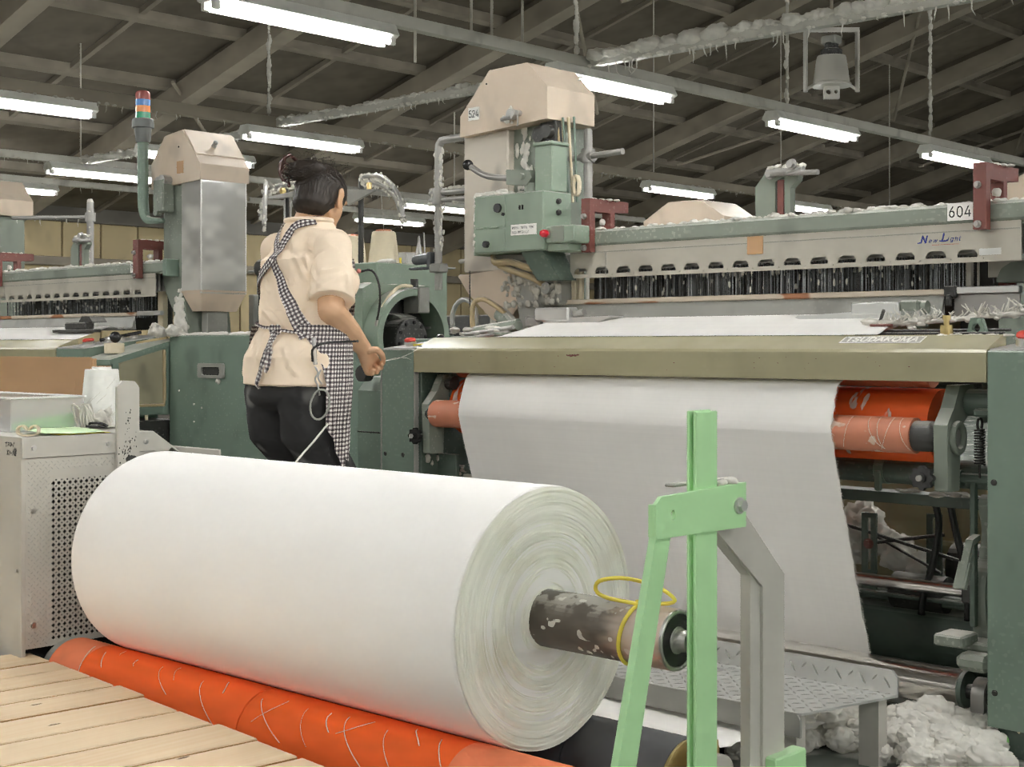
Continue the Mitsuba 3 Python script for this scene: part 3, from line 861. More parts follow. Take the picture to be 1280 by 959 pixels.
add(k, 'rim', [box(tx0, tx1 + .006, ty0 - .006, ty0 + .004, TZ + .099, TZ + .105, .002), box(tx1 - .004, tx1 + .006, ty0 + .005, ty1 - .005, TZ + .099, TZ + .105, .002), box(tx0, tx1 + .006, ty1 - .004, ty1 + .006, TZ + .099, TZ + .105, .002)], 'm_white_plastic')
single('green_film', prism([(ty0 + .012, TZ + .007), (ty1 - .03, TZ + .007), (ty1 - .03, TZ + .052), (ty0 + .10, TZ + .040), (ty0 + .012, TZ + .026)], 'x', tx1 - .014, tx1 - .007), 'm_green_film', 'bright green film standing inside the milky plastic tray', 'film')
k = thing('yarn_cone', 'fat white yarn cone standing on the grey cabinet', 'yarn cone')
cc = np.array([-3.965, 2.385, TZ + .003])
prof = [(0, .0), (.058, .0), (.0655, .006), (.0645, .03)] + [(.0645 - .0135 * s, .03 + .148 * s) for s in np.linspace(.1, 1, 9)] + [(.049, .180), (.030, .181), (.030, .188)]
add(k, 'yarn', tube_hard([cc + [0, 0, z] for r, z in prof], [max(r, .001) for r, z in prof], 40), 'm_cone_white', 50)
add(k, 'core', tube_hard([cc + [0, 0, .176], cc + [0, 0, .190]], [.028, .028], 24), 'm_cardboard', 40)
g = np.random.default_rng(8)
sl = []
for i in range(26):
    a0, z0 = g.uniform(0, 2 * PI), g.uniform(.02, .16)
    q = [cc + [(.0648 - .0135 * (z0 + d * .5 - .03) / .148) * math.cos(a0 + d * 9), (.0648 - .0135 * (z0 + d * .5 - .03) / .148) * math.sin(a0 + d * 9), z0 + d * .5] for d in np.linspace(0, .06, 8)]
    sl.append(tube(q, .0007, 4))
add(k, 'loose_yarn', sl, 'm_lint', True, kind='stuff')
g = np.random.default_rng(6)
cl_ = [fluff((-3.885 + g.normal(0, .010), 2.335 + g.normal(0, .010), TZ + .022 + abs(g.normal(0, .012))), g.uniform(.010, .017), 2, .6, 3, seed=i) for i in range(9)]
single('lint_wad', cl_, 'm_lint', 'wad of white lint at the foot of the white yarn cone', 'lint', True)
q = []
for i in range(16):
    b_ = np.array([-3.905 + g.normal(0, .006), 2.285 + g.normal(0, .008), TZ + .004])
    q.append(tube(smooth_path([b_, b_ + [g.normal(0, .006), g.normal(0, .008), .035], b_ + [g.normal(.004, .006), g.normal(.005, .010), .075], b_ + [g.normal(.02, .006), g.normal(.02, .012), .012]], 5), .0035, 5))
single('yarn_tangle', q, 'm_lint', 'tangle of cream yarn ends hanging left of the white yarn cone', 'yarn', True)


def leafsheet(pts, z, lift, seed):
    poly = Polygon(pts)
    m = trimesh.creation.triangulate_polygon(poly, engine='earcut')
    v, f = m
    mm = trimesh.Trimesh(np.column_stack([v, np.full(len(v), z)]), f)
    mm = mm.subdivide().subdivide().subdivide()
    vv = np.array(mm.vertices)
    vv[:, 2] += lift * meshkit.noise(np.column_stack([vv[:, 0] * 14, vv[:, 1] * 14, np.full(len(vv), seed)]))
    top = trimesh.Trimesh(vv, mm.faces, process=False)
    bot = trimesh.Trimesh(vv - [0, 0, .0008], mm.faces[:, ::-1], process=False)
    return [top, bot]


single('paper_sheet', leafsheet([(-3.89, 2.10), (-3.80, 2.04), (-3.715, 2.06), (-3.71, 2.24), (-3.80, 2.27), (-3.89, 2.22)], TZ + .003, .014, 1), 'm_paper_green', 'pale green crumpled paper sheet on the grey cabinet', 'paper', True)
single('folder_sheet', leafsheet([(-3.86, 2.11), (-3.706, 2.09), (-3.706, 2.262), (-3.84, 2.272)], TZ + .0015, .001, 2), 'm_yellow', 'yellow sheet lying under the pale green paper', 'paper', True)
k = thing('plastic_clip', 'small black clip beside the foot of the white yarn cone', 'clip')
add(k, 'jaw', [tube(smooth_path([(-3.885, 2.285, TZ + .014), (-3.870, 2.295, TZ + .022), (-3.845, 2.315, TZ + .020), (-3.832, 2.325, TZ + .012)], 5), .004, 6), tube(smooth_path([(-3.880, 2.28, TZ + .012), (-3.86, 2.30, TZ + .013), (-3.836, 2.318, TZ + .010)], 5), .004, 6)], 'm_black_plastic', True)
add(k, 'spring', cyl((-3.868, 2.285, TZ + .012), (-3.85, 2.305, TZ + .012), .006, 10), 'm_dark', 30)
for i, (x, y, s) in enumerate(((-3.748, 1.998, 1), (-3.722, 2.030, -1))):
    k = thing('wire_guide', ('left' if s > 0 else 'right') + ' one of two small cream hook shaped guides on the cabinet corner', 'guide', 'cream hook guides on the grey cabinet')
    q = smooth_path([(0, .018 * s, .018), (0, .006 * s, .030), (0, -.006 * s, .024), (0, -.006 * s, .010), (0, .008 * s, .003), (0, .022 * s, .003)], 6)
    a = np.array([math.cos(.75), math.sin(.75), 0])
    m = []
    for w_ in np.linspace(-.009, .009, 5):
        m.append(tube([np.array([x, y, TZ + .0005]) + a * p_[1] * 1.1 + np.array([-a[1], a[0], 0]) * w_ + [0, 0, p_[2]] for p_ in q], .0026, 6))
    add(k, 'hook', m, 'm_cone_cream', True)

# ---------------------------------------------------------------- the looms
def rounded(pts, r):
    return Polygon(pts).buffer(-r).buffer(r, quad_segs=4)


def slot_shape(w, h):
    return Polygon([(-w / 2, 0), (w / 2, 0), (w / 2, h * .45), (w * .36, h), (-w * .30, h), (-w * .44, h * .7), (-w / 2, h * .3)]).buffer(-.002).buffer(.002, quad_segs=2)


def number_plate(root, txt, x0, x1, y, z0, z1, facing=(0, -1, 0)):
    ex_ = np.array([1.0, 0, 0])
    pl = add(root, 'number_plate', box(x0, x1, y - .0015, y, z0, z1, 0), 'm_paper', label=f'white plate reading {txt}')
    t = meshkit.text_mesh(txt, (z1 - z0) * .62, .0006)
    b = t.bounds
    s = min(1, (x1 - x0) * .86 / (b[1][0] - b[0][0]))
    t.vertices = (np.array(t.vertices) - [(b[0][0] + b[1][0]) / 2, (b[0][1] + b[1][1]) / 2, 0]) * [s, 1, 1]
    add(pl, 'lettering', place(t, ((x0 + x1) / 2, y - .0014, (z0 + z1) / 2), ex_, np.array([0, 0, 1.0]), np.array([0, -1.0, 0])), 'm_ink')


def loom_core(root, dx, healds=300, x_left=-3.35, x_beam=-1.594):
    """What every loom of this make shows: rail, slotted heald panel, healds, reed cap, reed, breast beam."""
    b = add(root, 'breast_beam', prism([(3.5, .955), (3.62, .955), (3.62, 1.079), (3.60, 1.079), (3.518, 1.0455), (3.507, 1.040), (3.501, 1.032), (3.5, 1.02)], 'x', -3.733 + dx, x_beam + dx), 'm_olive', 25, label='olive painted breast beam')
    r = add(root, 'top_rail', box(x_left + dx, -1.58 + dx, 3.90, 3.985, 1.403, 1.461, .009), 'm_green_dusty')
    add(r, 'lint', [lint_along((x_left + dx + .12, 3.94, 1.461), (-1.6 + dx, 3.94, 1.461), .0085, .016, seed=21, side=.03), lint_along((x_left + dx + .5, 3.93, 1.461), (-2.0 + dx, 3.93, 1.461), .010, .03, seed=22, side=.03)], 'm_lint', True, kind='stuff')
    shp = Polygon([(-3.345, 1.291), (-1.677, 1.290), (-1.677, 1.405), (-3.345, 1.405)])
    n = 16
    xs_ = [-3.296 + (3.296 - 1.837) * i / (n - 1) for i in range(n)]
    shp = shp.difference(shapely.union_all([shapely.affinity.translate(slot_shape(.062, .0215), x, 1.305) for x in xs_]))
    shp = shp.difference(shapely.union_all([Point(x + .048, 1.300).buffer(.0022, quad_segs=2) for x in xs_]))
    p = add(root, 'heald_panel', prism(shapely.affinity.translate(shp, dx, 0), 'y', 3.908, 3.912), 'm_panel_grey', label='grey sheet panel with a row of slots')
    add(p, 'panel_seam', [box(-3.345 + dx, -1.68 + dx, 3.9065, 3.908, 1.380, 1.383, 0), box(-3.18 + dx, -3.178 + dx, 3.9068, 3.908, 1.30, 1.38, 0)], 'm_grey_mid')
    add(root, 'heald_frame', [box(-3.33 + dx, -1.70 + dx, y, y + .012, 1.318, 1.40, .001) for y in (3.94, 3.975, 4.01, 4.045)], 'm_steel_dull', kind='stuff')
    g = np.random.default_rng(31)
    for name, mt, cnt in (('heald', 'm_heald', healds), ('heald_grey', 'm_heald_dark', healds), ('heald_dark', 'm_dark', healds)):  # heald wires in three grey tones, mixed at random
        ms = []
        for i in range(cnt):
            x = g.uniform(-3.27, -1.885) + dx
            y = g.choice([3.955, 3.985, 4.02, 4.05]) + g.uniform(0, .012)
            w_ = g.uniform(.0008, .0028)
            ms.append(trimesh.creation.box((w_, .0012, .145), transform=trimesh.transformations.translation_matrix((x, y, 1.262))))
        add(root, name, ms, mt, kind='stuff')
    g = np.random.default_rng(77)
    add(root, 'heald_lint', [fluff((g.uniform(-3.2, -1.9) + dx, 3.95 + g.uniform(0, .05), g.choice([1.288, g.uniform(1.23, 1.29)])), g.uniform(.0015, .0042), 1, .6, 3, (1, 1, 2.6), i) for i in range(110)], 'm_lint', True, kind='stuff')
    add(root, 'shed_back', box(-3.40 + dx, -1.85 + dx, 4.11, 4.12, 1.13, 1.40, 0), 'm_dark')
    add(root, 'reed_cap', box(-3.505 + dx, -1.912 + dx, 3.945, 3.975, 1.199, 1.217, .003), 'm_reedcap', label='worn wooden reed cap')
    add(root, 'reed_cap_end', box(-1.905 + dx, -1.70 + dx, 3.947, 3.973, 1.200, 1.222, .003), 'm_aluminium')
    add(root, 'reed', [prism([(3.955, 1.20), (3.965, 1.20), (3.935, 1.14), (3.90, 1.137), (3.90, 1.130), (3.96, 1.130)], 'x', -3.44 + dx, -1.93 + dx)], 'm_grey_mid', 25)
    add(root, 'sley_bar', box(-3.42 + dx, -1.95 + dx, 3.872, 3.902, 1.126, 1.142, .005), 'm_steel_dull')
    return b, p


def red_bracket(root, x0, x1):
    br = add(root, 'rail_bracket', [prism([(3.872, 1.381), (3.8995, 1.381), (3.8995, 1.525), (3.988, 1.525), (3.988, 1.381), (4.012, 1.381), (4.012, 1.528), (4.09, 1.532), (4.09, 1.571), (3.872, 1.571)], 'x', x0, x1)], 'm_red_oxide', label='dark red bracket clamped on the top rail')
    for z in (1.508, 1.396):
        add(br, 'bolt', bolt((x0 + .014, 3.872, z), (0, -1, 0), .008, .014), 'm_steel_dull', 30)
    add(br, 'lint', [fluff((x0 + .02 + .01 * i, 3.92 + .03 * i, 1.572), .008, 1, .5, 3, (1.5, 1.5, .6), i) for i in range(4)] + [fluff((x1, 3.94, 1.49), .012, 1, .6, 3)], 'm_lint', True, kind='stuff')


def rail_arm(root, dx):
    a = add(root, 'rail_arm', [prism([(-2.612 + dx, 1.455), (-2.612 + dx, 1.572), (-2.563 + dx, 1.628), (-2.505 + dx, 1.628), (-2.505 + dx, 1.598), (-2.535 + dx, 1.585), (-2.535 + dx, 1.455)], 'y', 3.99, 4.02),
                                prism([(-2.50 + dx, 1.455), (-2.478 + dx, 1.455), (-2.478 + dx, 1.56), (-2.45 + dx, 1.585), (-2.45 + dx, 1.60), (-2.50 + dx, 1.60)], 'y', 3.99, 4.02)], 'm_green_dusty', label='curved green arm standing on the top rail')
    add(a, 'clamp_bar', [cyl((-2.54 + dx, 3.975, 1.612), (-2.42 + dx, 3.975, 1.612), .013, 16), cyl((-2.475 + dx, 3.965, 1.605), (-2.36 + dx, 3.965, 1.600), .009, 12)], 'm_steel_dull', 30)
    add(a, 'clamp_bolt', bolt((-2.55 + dx, 3.99, 1.612), (0, -1, 0), .014, .02), 'm_steel_dull', 30)
    add(a, 'clamp_bolt', bolt((-2.455 + dx, 3.965, 1.632), (0, -1, 0), .013, .02), 'm_steel_dull', 30)
    add(a, 'wear_strip', box(-2.53 + dx, -2.505 + dx, 3.993, 4.003, 1.455, 1.59, .001), 'm_red_oxide')
    add(a, 'lint', [fluff((-2.55 + dx + .03 * i, 3.985, 1.628 + .004 * (i % 2)), .011, 1, .6, 3, (1.3, 1, .8), i) for i in range(5)], 'm_lint', True, kind='stuff')


def star_knob(root, x, y, z, r=.030):
    a = np.linspace(0, 2 * PI, 64, endpoint=False)
    shp = Polygon([((r + .0035 * math.cos(8 * t)) * math.cos(t), (r + .0035 * math.cos(8 * t)) * math.sin(t)) for t in a])
    kn = add(root, 'hand_knob', [place(prism(shp, 'z', 0, .018), (x, y, z), np.array([1, 0, 0.0]), np.array([0, 0, 1.0]), np.array([0, -1.0, 0])), cyl((x, y - .018, z), (x, y - .026, z), r * .45, 20)], 'm_black_plastic', 35, label='black star shaped hand knob')
    add(kn, 'stud', [cyl((x, y - .024, z), (x, y - .034, z), .008, 12), cyl((x, y, z), (x, y + .08, z), .007, 10)], 'm_steel_dull', 30)


def push_button(root, p, nrm, r, cap, base='m_chrome', h=.016, name='push_button'):
    p, nrm = np.asarray(p, float), np.asarray(nrm, float) / np.linalg.norm(nrm)
    b = add(root, name, cyl(p, p + nrm * h * .6, r * 1.1, 24), base, 35)
    add(b, 'cap', tube_hard([p + nrm * h * s for s in (.5, .75, 1.0, 1.15, 1.2)], [r * .8, r * 1.05, r * 1.0, r * .7, r * .05], 24), cap, 40)


# ---- loom 604
lm = thing('weaving_loom', 'green weaving loom numbered 604 weaving white cloth, right half of the photo', 'loom')
beam, panel = loom_core(lm, 0.0)
# chips and name plate on the beam
sl_ = np.array([0, .085, .0345])
sl_ /= np.linalg.norm(sl_)
nrm = np.cross([1.0, 0, 0], sl_)
sh = .052
npz = lambda x, s: np.array([x, 3.545 + s * sl_[1], 1.0567 + s * sl_[2]])
pl_ = add(beam, 'name_plate', place(prism(Polygon([(0, 0), (.245, 0), (.245, .046), (0, .046)]), 'z', 0, .0012), npz(-2.045, 0), np.array([1.0, 0, 0]), sl_, nrm), 'm_paper', label='maker plate with white capitals on grey')
add(pl_ if False else beam, 'plate_field', place(prism(Polygon([(.004, .004), (.241, .004), (.241, .042), (.004, .042)]), 'z', .0008, .0016), npz(-2.045, 0), np.array([1.0, 0, 0]), sl_, nrm), 'm_grey_mid')
t = meshkit.text_mesh('TSUDAKOMA', .030, .0006, bold=True)
b_ = t.bounds
t.vertices = (np.array(t.vertices) - b_[0]) * [.220 / (b_[1][0] - b_[0][0]), 1, 1]
add(beam, 'plate_lettering', place(t, npz(-2.045, 0) + np.array([.0125, 0, 0]) + sl_ * .008 + nrm * .0014, np.array([1.0, 0, 0]), sl_, nrm), 'm_paper')
g = np.random.default_rng(12)
add(beam, 'paint_chip', prism(shapely.union_all([shapely.affinity.scale(Point(x, z).buffer(r, quad_segs=2), 1.7, .7) for x, z, r in [(-2.985 + g.normal(0, .012), 1.018 + g.normal(0, .002), g.uniform(.0015, .004)) for _ in range(14)] + [(g.uniform(-3.6, -1.7), g.uniform(.97, 1.02), g.uniform(.0008, .0016)) for _ in range(22)]]), 'y', 3.4994, 3.5), 'm_red_oxide', kind='stuff')
# lettering and trims of the heald panel
blue = []


def letter_run(txt, x, z, h, bold=True):
    t = meshkit.text_mesh(txt, h, .0008, bold=bold)
    v = np.array(t.vertices)
    v[:, 0] += v[:, 1] * .25
    t.vertices = v
    w_ = t.bounds[1][0]
    return place(t, (x, 3.9078, z), np.array([1.0, 0, 0]), np.array([0, 0, 1.0]), np.array([0, -1.0, 0])), w_


x = -1.985
zt = 1.352
for txt, h, dz, gap in (('N', .022, 0, .0015), ('e', .013, 0, .0015), ('w', .013, 0, .009), ('L', .024, .002, .0012), ('i', .0135, .002, .0015), ('g', .0135, .002, .0015), ('h', .0135, .002, .0015), ('t', .0135, .002, 0)):
    m_, w_ = letter_run(txt, x, zt + dz, h, txt in 'NL')
    blue.append(m_)
    x += w_ + gap
sw = strokes([[(-1.990, 1.3525), (-1.984, 1.3535)], [(-1.921, 1.3565), (-1.905, 1.3555), (-1.897, 1.3575)]], .0035)
blue.append(trimesh.Trimesh(np.column_stack([sw.vertices[:, 0], 3.9078 - sw.vertices[:, 2], sw.vertices[:, 1]]), sw.faces, process=False))
add(panel, 'lettering', blue, 'm_ink_blue', label='blue lettering New Light', kind='stuff')
add(panel, 'underline', box(-1.945, -1.862, 3.9072, 3.908, 1.3445, 1.3460, 0), 'm_ink_red')
add(panel, 'orange_strip', box(-2.587, -2.527, 3.9035, 3.9075, 1.345, 1.403, .001), 'm_cardboard', label='orange brown strip hanging below the rail')
add(lm, 'worn_label', box(-1.80, -1.735, 3.9068, 3.908, 1.309, 1.328, 0), 'm_aluminium')
number_plate(lm, '604', -1.893, -1.815, 3.8995, 1.412, 1.463)
red_bracket(lm, -1.802, -1.763)
red_bracket(lm, -3.262, -3.222)
rail_arm(lm, 0)
# right end above the cloth
add(lm, 'reed_clip', [box(-1.925, -1.888, 3.938, 3.982, 1.190, 1.226, .004), box(-1.915, -1.90, 3.93, 3.945, 1.165, 1.20, .003)], 'm_dark')
add(lm, 'reed_side_plate', box(-1.90, -1.70, 3.955, 3.962, 1.128, 1.20, .002), 'm_steel_dull')
add(lm, 'guard_cover', prism([(-1.80, 1.245), (-1.785, 1.275), (-1.755, 1.293), (-1.60, 1.295), (-1.60, 1.235), (-1.80, 1.235)], 'y', 4.02, 4.14), 'm_green_dusty', label='rounded green guard at the right end')
add(lm, 'end_bar', [box(-1.885, -1.868, 4.0, 4.02, 1.22, 1.30, .002), box(-1.845, -1.84, 3.99, 4.0, 1.22, 1.30, .001), box(-1.83, -1.70, 4.03, 4.04, 1.25, 1.30, .001)], 'm_panel_grey')
add(lm, 'warp_stop', box(-1.83, -1.78, 4.10, 4.12, 1.20, 1.29, .002), 'm_red_oxide')
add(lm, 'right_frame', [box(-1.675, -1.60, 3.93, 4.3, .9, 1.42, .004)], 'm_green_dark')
# temples
tr_ = add(lm, 'temple', [box(-2.15, -1.995, 3.795, 3.86, 1.140, 1.178, .005), prism([(-2.345, 1.136), (-2.33, 1.131), (-1.93, 1.128), (-1.93, 1.150), (-2.15, 1.150), (-2.335, 1.141)], 'y', 3.80, 3.87)], 'm_aluminium')
add(tr_, 'holder', box(-1.995, -1.935, 3.80, 3.87, 1.10, 1.182, .006), 'm_green_dusty', 30)
add(tr_, 'holder_knob', cyl((-1.94, 3.83, 1.16), (-1.92, 3.83, 1.16), .02, 16), 'm_green_dusty', 30)
tl_ = add(lm, 'temple', [box(-3.415, -3.255, 3.79, 3.85, 1.135, 1.185, .006), prism([(-3.38, 1.128), (-3.13, 1.130), (-3.07, 1.148), (-3.07, 1.152), (-3.38, 1.146)], 'y', 3.80, 3.87)], 'm_aluminium')
add(tl_, 'holder', box(-3.47, -3.40, 3.80, 3.86, 1.115, 1.155, .005), 'm_steel_dull', 30)
add(tl_, 'holder_knob', cyl((-3.25, 3.82, 1.16), (-3.205, 3.82, 1.167), .013, 12), 'm_steel_dull', 30)
# fringe of the cut selvage
fr_, g = [], np.random.default_rng(14)
path = smooth_path([(-2.06, 3.73, 1.105), (-1.98, 3.74, 1.112), (-1.90, 3.755, 1.116), (-1.80, 3.77, 1.124), (-1.68, 3.785, 1.134), (-1.58, 3.80, 1.140)], 8)
fr_.append(tube(path, .0075, 6))
for i in range(95):
    q = path[g.integers(4, len(path))] + g.normal(0, .003, 3)
    l_ = g.uniform(.012, .045)
    fr_.append(tube([q, q + [l_ * .35 + g.normal(0, .006), g.normal(0, .006), l_ * .55], q + [l_ * .25 + g.normal(0, .012), g.normal(0, .01), l_]], [.0016, .0026, .0014], 4))
for i in range(30):
    q = path[g.integers(2, len(path))]
    fr_.append(fluff(q + g.normal(0, .006, 3), g.uniform(.006, .012), 1, .6, 3, (1.5, 1, .8), i))
for i in range(12):
    fr_.append(fluff((g.uniform(-2.07, -1.97), 3.73 + g.normal(0, .01), 1.112 + g.normal(0, .006)), .014, 1, .6, 3, (1.6, 1, .7), i))
add(lm, 'cut_selvage', fr_, 'm_lint', True, label='fringed white selvage strip trailing to the right', kind='stuff')
add(lm, 'oiler', [cyl((-1.765, 3.63, 1.078), (-1.765, 3.63, 1.105), .017, 16), cyl((-1.765, 3.63, 1.105), (-1.765, 3.63, 1.120), .008, 12), cyl((-1.765, 3.63, 1.120), (-1.765, 3.63, 1.132), .011, 12)], 'm_brass', 30)
add(lm, 'bearing_bracket', prism(Polygon([(-1.735, 1.076), (-1.675, 1.076), (-1.69, 1.125), (-1.72, 1.125)]).difference(Point(-1.705, 1.098).buffer(.012)), 'y', 3.68, 3.70), 'm_green')
add(lm, 'guide_bar', [box(-2.06, -1.62, 3.66, 3.675, 1.079, 1.087, .002), box(-2.10, -1.62, 3.70, 3.715, 1.088, 1.096, .002), cyl((-2.03, 3.74, 1.10), (-1.99, 3.70, 1.150), .005, 8)], 'm_dark')
add(lm, 'guide_plate', [box(-2.075, -1.98, 3.68, 3.73, 1.092, 1.100, .002), box(-2.03, -1.97, 3.69, 3.72, 1.105, 1.112, .002)], 'm_red_oxide')
g = np.random.default_rng(18)
add(lm, 'lint', [fluff((g.uniform(-1.78, -1.56), g.uniform(3.60, 3.70), 1.076 + g.uniform(0, .004)), g.uniform(.003, .008), 1, .6, 3, (1.6, 1.4, .5), i) for i in range(40)], 'm_lint', True, kind='stuff')

# body: left side, right post, frames
add(lm, 'side_panel', prism([(3.5, .0), (4.25, .0), (4.25, 1.12), (3.50, 1.034)], 'x', -3.902, -3.735), 'm_green')
add(lm, 'side_trim', [box(-3.910, -3.903, 3.498, 3.52, .10, 1.03, .001), box(-3.7345, -3.728, 3.50, 3.53, .05, .955, .001)], 'm_grey_mid')
for z in (.655,):
    for x in (-3.885, -3.79):
        add(lm, 'panel_screw', bolt((x, 3.5, z), (0, -1, 0), .006, .003, 12), 'm_dark', 30)
ctl = add(lm, 'control_plate', prism([(3.502, 1.0345), (4.10, 1.1033), (4.10, 1.107), (3.502, 1.0405)], 'x', -3.898, -3.765), 'm_aluminium', label='silver control plate with push buttons')
cn = np.array([0, -.113, .994])
cz = lambda y: 1.0405 + (y - 3.502) * .1112
push_button(ctl, (-3.83, 3.575, cz(3.575)), cn, .020, 'm_red_button', h=.026, name='stop_button')
for i, (x, y) in enumerate(((-3.80, 3.70), (-3.84, 3.74), (-3.80, 3.79), (-3.84, 3.83), (-3.79, 3.87), (-3.83, 3.91))):
    push_button(ctl, (x, y, cz(y)), cn, .013, 'm_chrome' if i % 2 else 'm_dark_clean', h=.022)
add(ctl, 'plate_wire', tube(smooth_path([(-3.80, 3.56, cz(3.56) + .004), (-3.78, 3.62, cz(3.62) + .004), (-3.79, 3.68, cz(3.68) + .004)], 5), .003, 6), 'm_yellow', True)
gb = add(lm, 'gear_cover', [prism([(3.555, 0), (4.2, 0), (4.2, .97), (3.60, .93), (3.555, .88)], 'x', -4.10, -3.912)], 'm_green')
add(gb, 'cover_seam', box(-4.10, -3.912, 3.552, 3.556, .722, .727, 0), 'm_dark')
add(gb, 'gear_lid', [cyl((-4.045, 3.56, .945), (-4.045, 3.52, .945), .030, 32)], 'm_dark', 30)
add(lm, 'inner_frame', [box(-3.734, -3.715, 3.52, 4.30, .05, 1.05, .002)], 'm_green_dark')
rp = add(lm, 'right_post', prism([(3.5, .075), (4.25, .075), (4.25, 1.1045), (3.504, 1.037), (3.5, 1.033)], 'x', -1.590, -1.10), 'm_green')
add(rp, 'post_foot', box(-1.572, -1.12, 3.52, 4.2, 0, .075, .003), 'm_green_dark')
g = np.random.default_rng(25)
add(rp, 'foot_chip', prism(shapely.union_all([shapely.affinity.scale(Point(-1.50 + .035 * s + g.normal(0, .008), .072 - .045 * s + g.normal(0, .006)).buffer(g.uniform(.003, .007), quad_segs=2), 1, 1.3) for s in np.linspace(0, 1.1, 22)]), 'y', 3.5192, 3.5198), 'm_cone_cream', kind='stuff')
add(rp, 'foot_spot', prism(shapely.affinity.scale(Point(-1.557, .040).buffer(.017), .9, 1.1), 'y', 3.5194, 3.5198), 'm_green_film')
for x, z in ((-1.573, .70), (-1.571, .163)):
    add(rp, 'post_bolt', bolt((x, 3.5, z), (0, -1, 0), .006, .004, 12), 'm_dark', 30)
pt = add(rp, 'post_top', prism([(3.505, 1.0375), (4.1, 1.0912), (4.1, 1.0952), (3.505, 1.0415)], 'x', -1.586, -1.104), 'm_aluminium')
push_button(pt, (-1.515, 3.58, 1.05), (0, -.1, 1), .030, 'm_red_button', h=.034, name='stop_button')

# take-up rollers under the beam
r1 = add(lm, 'press_roller', cyl((-3.648, 3.535, .808), (-1.805, 3.535, .808), .0485, 64), 'm_salmon', 40, label='salmon coloured press roller in front')
add(r1, 'roller_core', tube_hard([(-3.70, 3.535, .808), (-3.655, 3.535, .808), (-1.757, 3.535, .808), (-1.74, 3.535, .808)], [.03, .041, .041, .03], 40), 'm_dark', 40)
g = np.random.default_rng(33)
th = []
for x0, s in ((-1.93, .05), (-1.985, -.02), (-1.90, .02), (-1.86, -.03), (-1.835, .03)):
    th.append(tube([(x0 + s * t_ ** 2, 3.535 + .0492 * math.cos(a), .808 + .0492 * math.sin(a)) for t_, a in zip(np.linspace(0, 1, 12), np.linspace(1.9, 4.0, 12))], .0007, 4))
add(r1, 'stray_thread', th, 'm_lint', True, kind='stuff')
add(lm, 'takeup_roller', cyl((-3.64, 3.688, .828), (-1.80, 3.688, .828), .103, 72), 'm_orange_lint', 40, label='bright orange take-up roller')
add(lm, 'press_roller', cyl((-3.64, 3.655, .978), (-1.815, 3.655, .978), .044, 56), 'm_salmon', 40)
brp = [(3.575, .945), (3.66, .945), (3.655, .885), (3.578, .83), (3.572, .665), (3.505, .665), (3.498, .84), (3.54, .885)]
for sgn, x0, x1 in (('right', -1.738, -1.700), ('left', -3.690, -3.655)):
    bk = add(lm, 'roller_bracket', prism(rounded(brp, .006), 'x', x0, x1), 'm_green_dusty')
    add(bk, 'boss', [tube([np.array([x1 + .006, 3.55 + .033 * math.cos(a), .806 + .036 * math.sin(a)]) for a in np.linspace(0, 2 * PI, 32, endpoint=False)], .010, 8, closed=True)], 'm_green_dusty', True)
    add(bk, 'bore', cyl((x1 - .001, 3.55, .806), (x1 + .002, 3.55, .806), .026, 24), 'm_steel_dull', 30)
    add(bk, 'pivot_cap', cyl((x1 - .045 if sgn == 'right' else x1, 3.60, .915), (x0 - .001 if sgn == 'right' else x1 + .03, 3.60, .915), .024, 24), 'm_dark', 35)
star_knob(lm, -1.752, 3.475, .703)
star_knob(lm, -3.705, 3.49, .728, .026)
add(lm, 'pivot_casting', [cyl((-1.695, 3.62, .898), (-1.592, 3.62, .898), .036, 24), box(-1.66, -1.592, 3.56, 3.66, .862, .885, .006), box(-1.70, -1.60, 3.70, 3.76, .84, .955, .006)], 'm_green_dark', 30)
add(lm, 'pivot_casting', [cyl((-3.715, 3.62, .898), (-3.69, 3.62, .898), .036, 24), box(-3.714, -3.64, 3.60, 3.70, .86, .95, .008)], 'm_green_dark', 30)
co = [(-1.657 + .0125 * math.cos(a), 3.60 + .0125 * math.sin(a), .735 + .0072 * a / (2 * PI)) for a in np.linspace(0, 2 * PI * 13, 13 * 14)]
sp = add(lm, 'spring', tube(co, .0026, 6), 'm_dark', True)
add(sp, 'hook', [tube([np.array([-1.657, 3.60 + .014 * math.cos(a), .842 + .016 * math.sin(a)]) for a in np.linspace(0, 2 * PI, 20, endpoint=False)], .0035, 6, closed=True), cyl((-1.657, 3.60, .735), (-1.657, 3.60, .70), .003, 8)], 'm_dark', True)
add(lm, 'link_rod', [cyl((-1.74, 3.62, .695), (-1.592, 3.62, .695), .014, 16), cyl((-1.735, 3.62, .695), (-1.715, 3.62, .695), .022, 20), box(-1.69, -1.675, 3.61, 3.63, .30, .695, .002)], 'm_green_dark', 30)
add(lm, 'lever_arm', [prism([(-1.66, .28), (-1.652, .50), (-1.648, .70), (-1.628, .70), (-1.632, .28)], 'y', 3.80, 3.815)], 'm_green')
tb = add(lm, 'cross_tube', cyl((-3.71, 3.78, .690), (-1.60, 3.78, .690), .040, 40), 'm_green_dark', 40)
add(tb, 'pipe_clip', [cyl((-2.045, 3.78, .690), (-2.015, 3.78, .690), .0425, 32), box(-2.04, -2.02, 3.735, 3.75, .63, .69, .003)], 'm_green', 35)
add(lm, 'cross_rail', [box(-3.71, -1.60, 3.80, 3.88, .606, .622, .003), box(-3.71, -1.60, 3.795, 3.80, .59, .622, .001)], 'm_green_dark')
g = np.random.default_rng(41)
add(lm, 'lint', [fluff((g.uniform(-2.15, -1.65), g.uniform(3.79, 3.86), .625), g.uniform(.006, .016), 1, .6, 3, (1.6, 1, .5), i) for i in range(26)], 'm_lint_grey', True, kind='stuff')
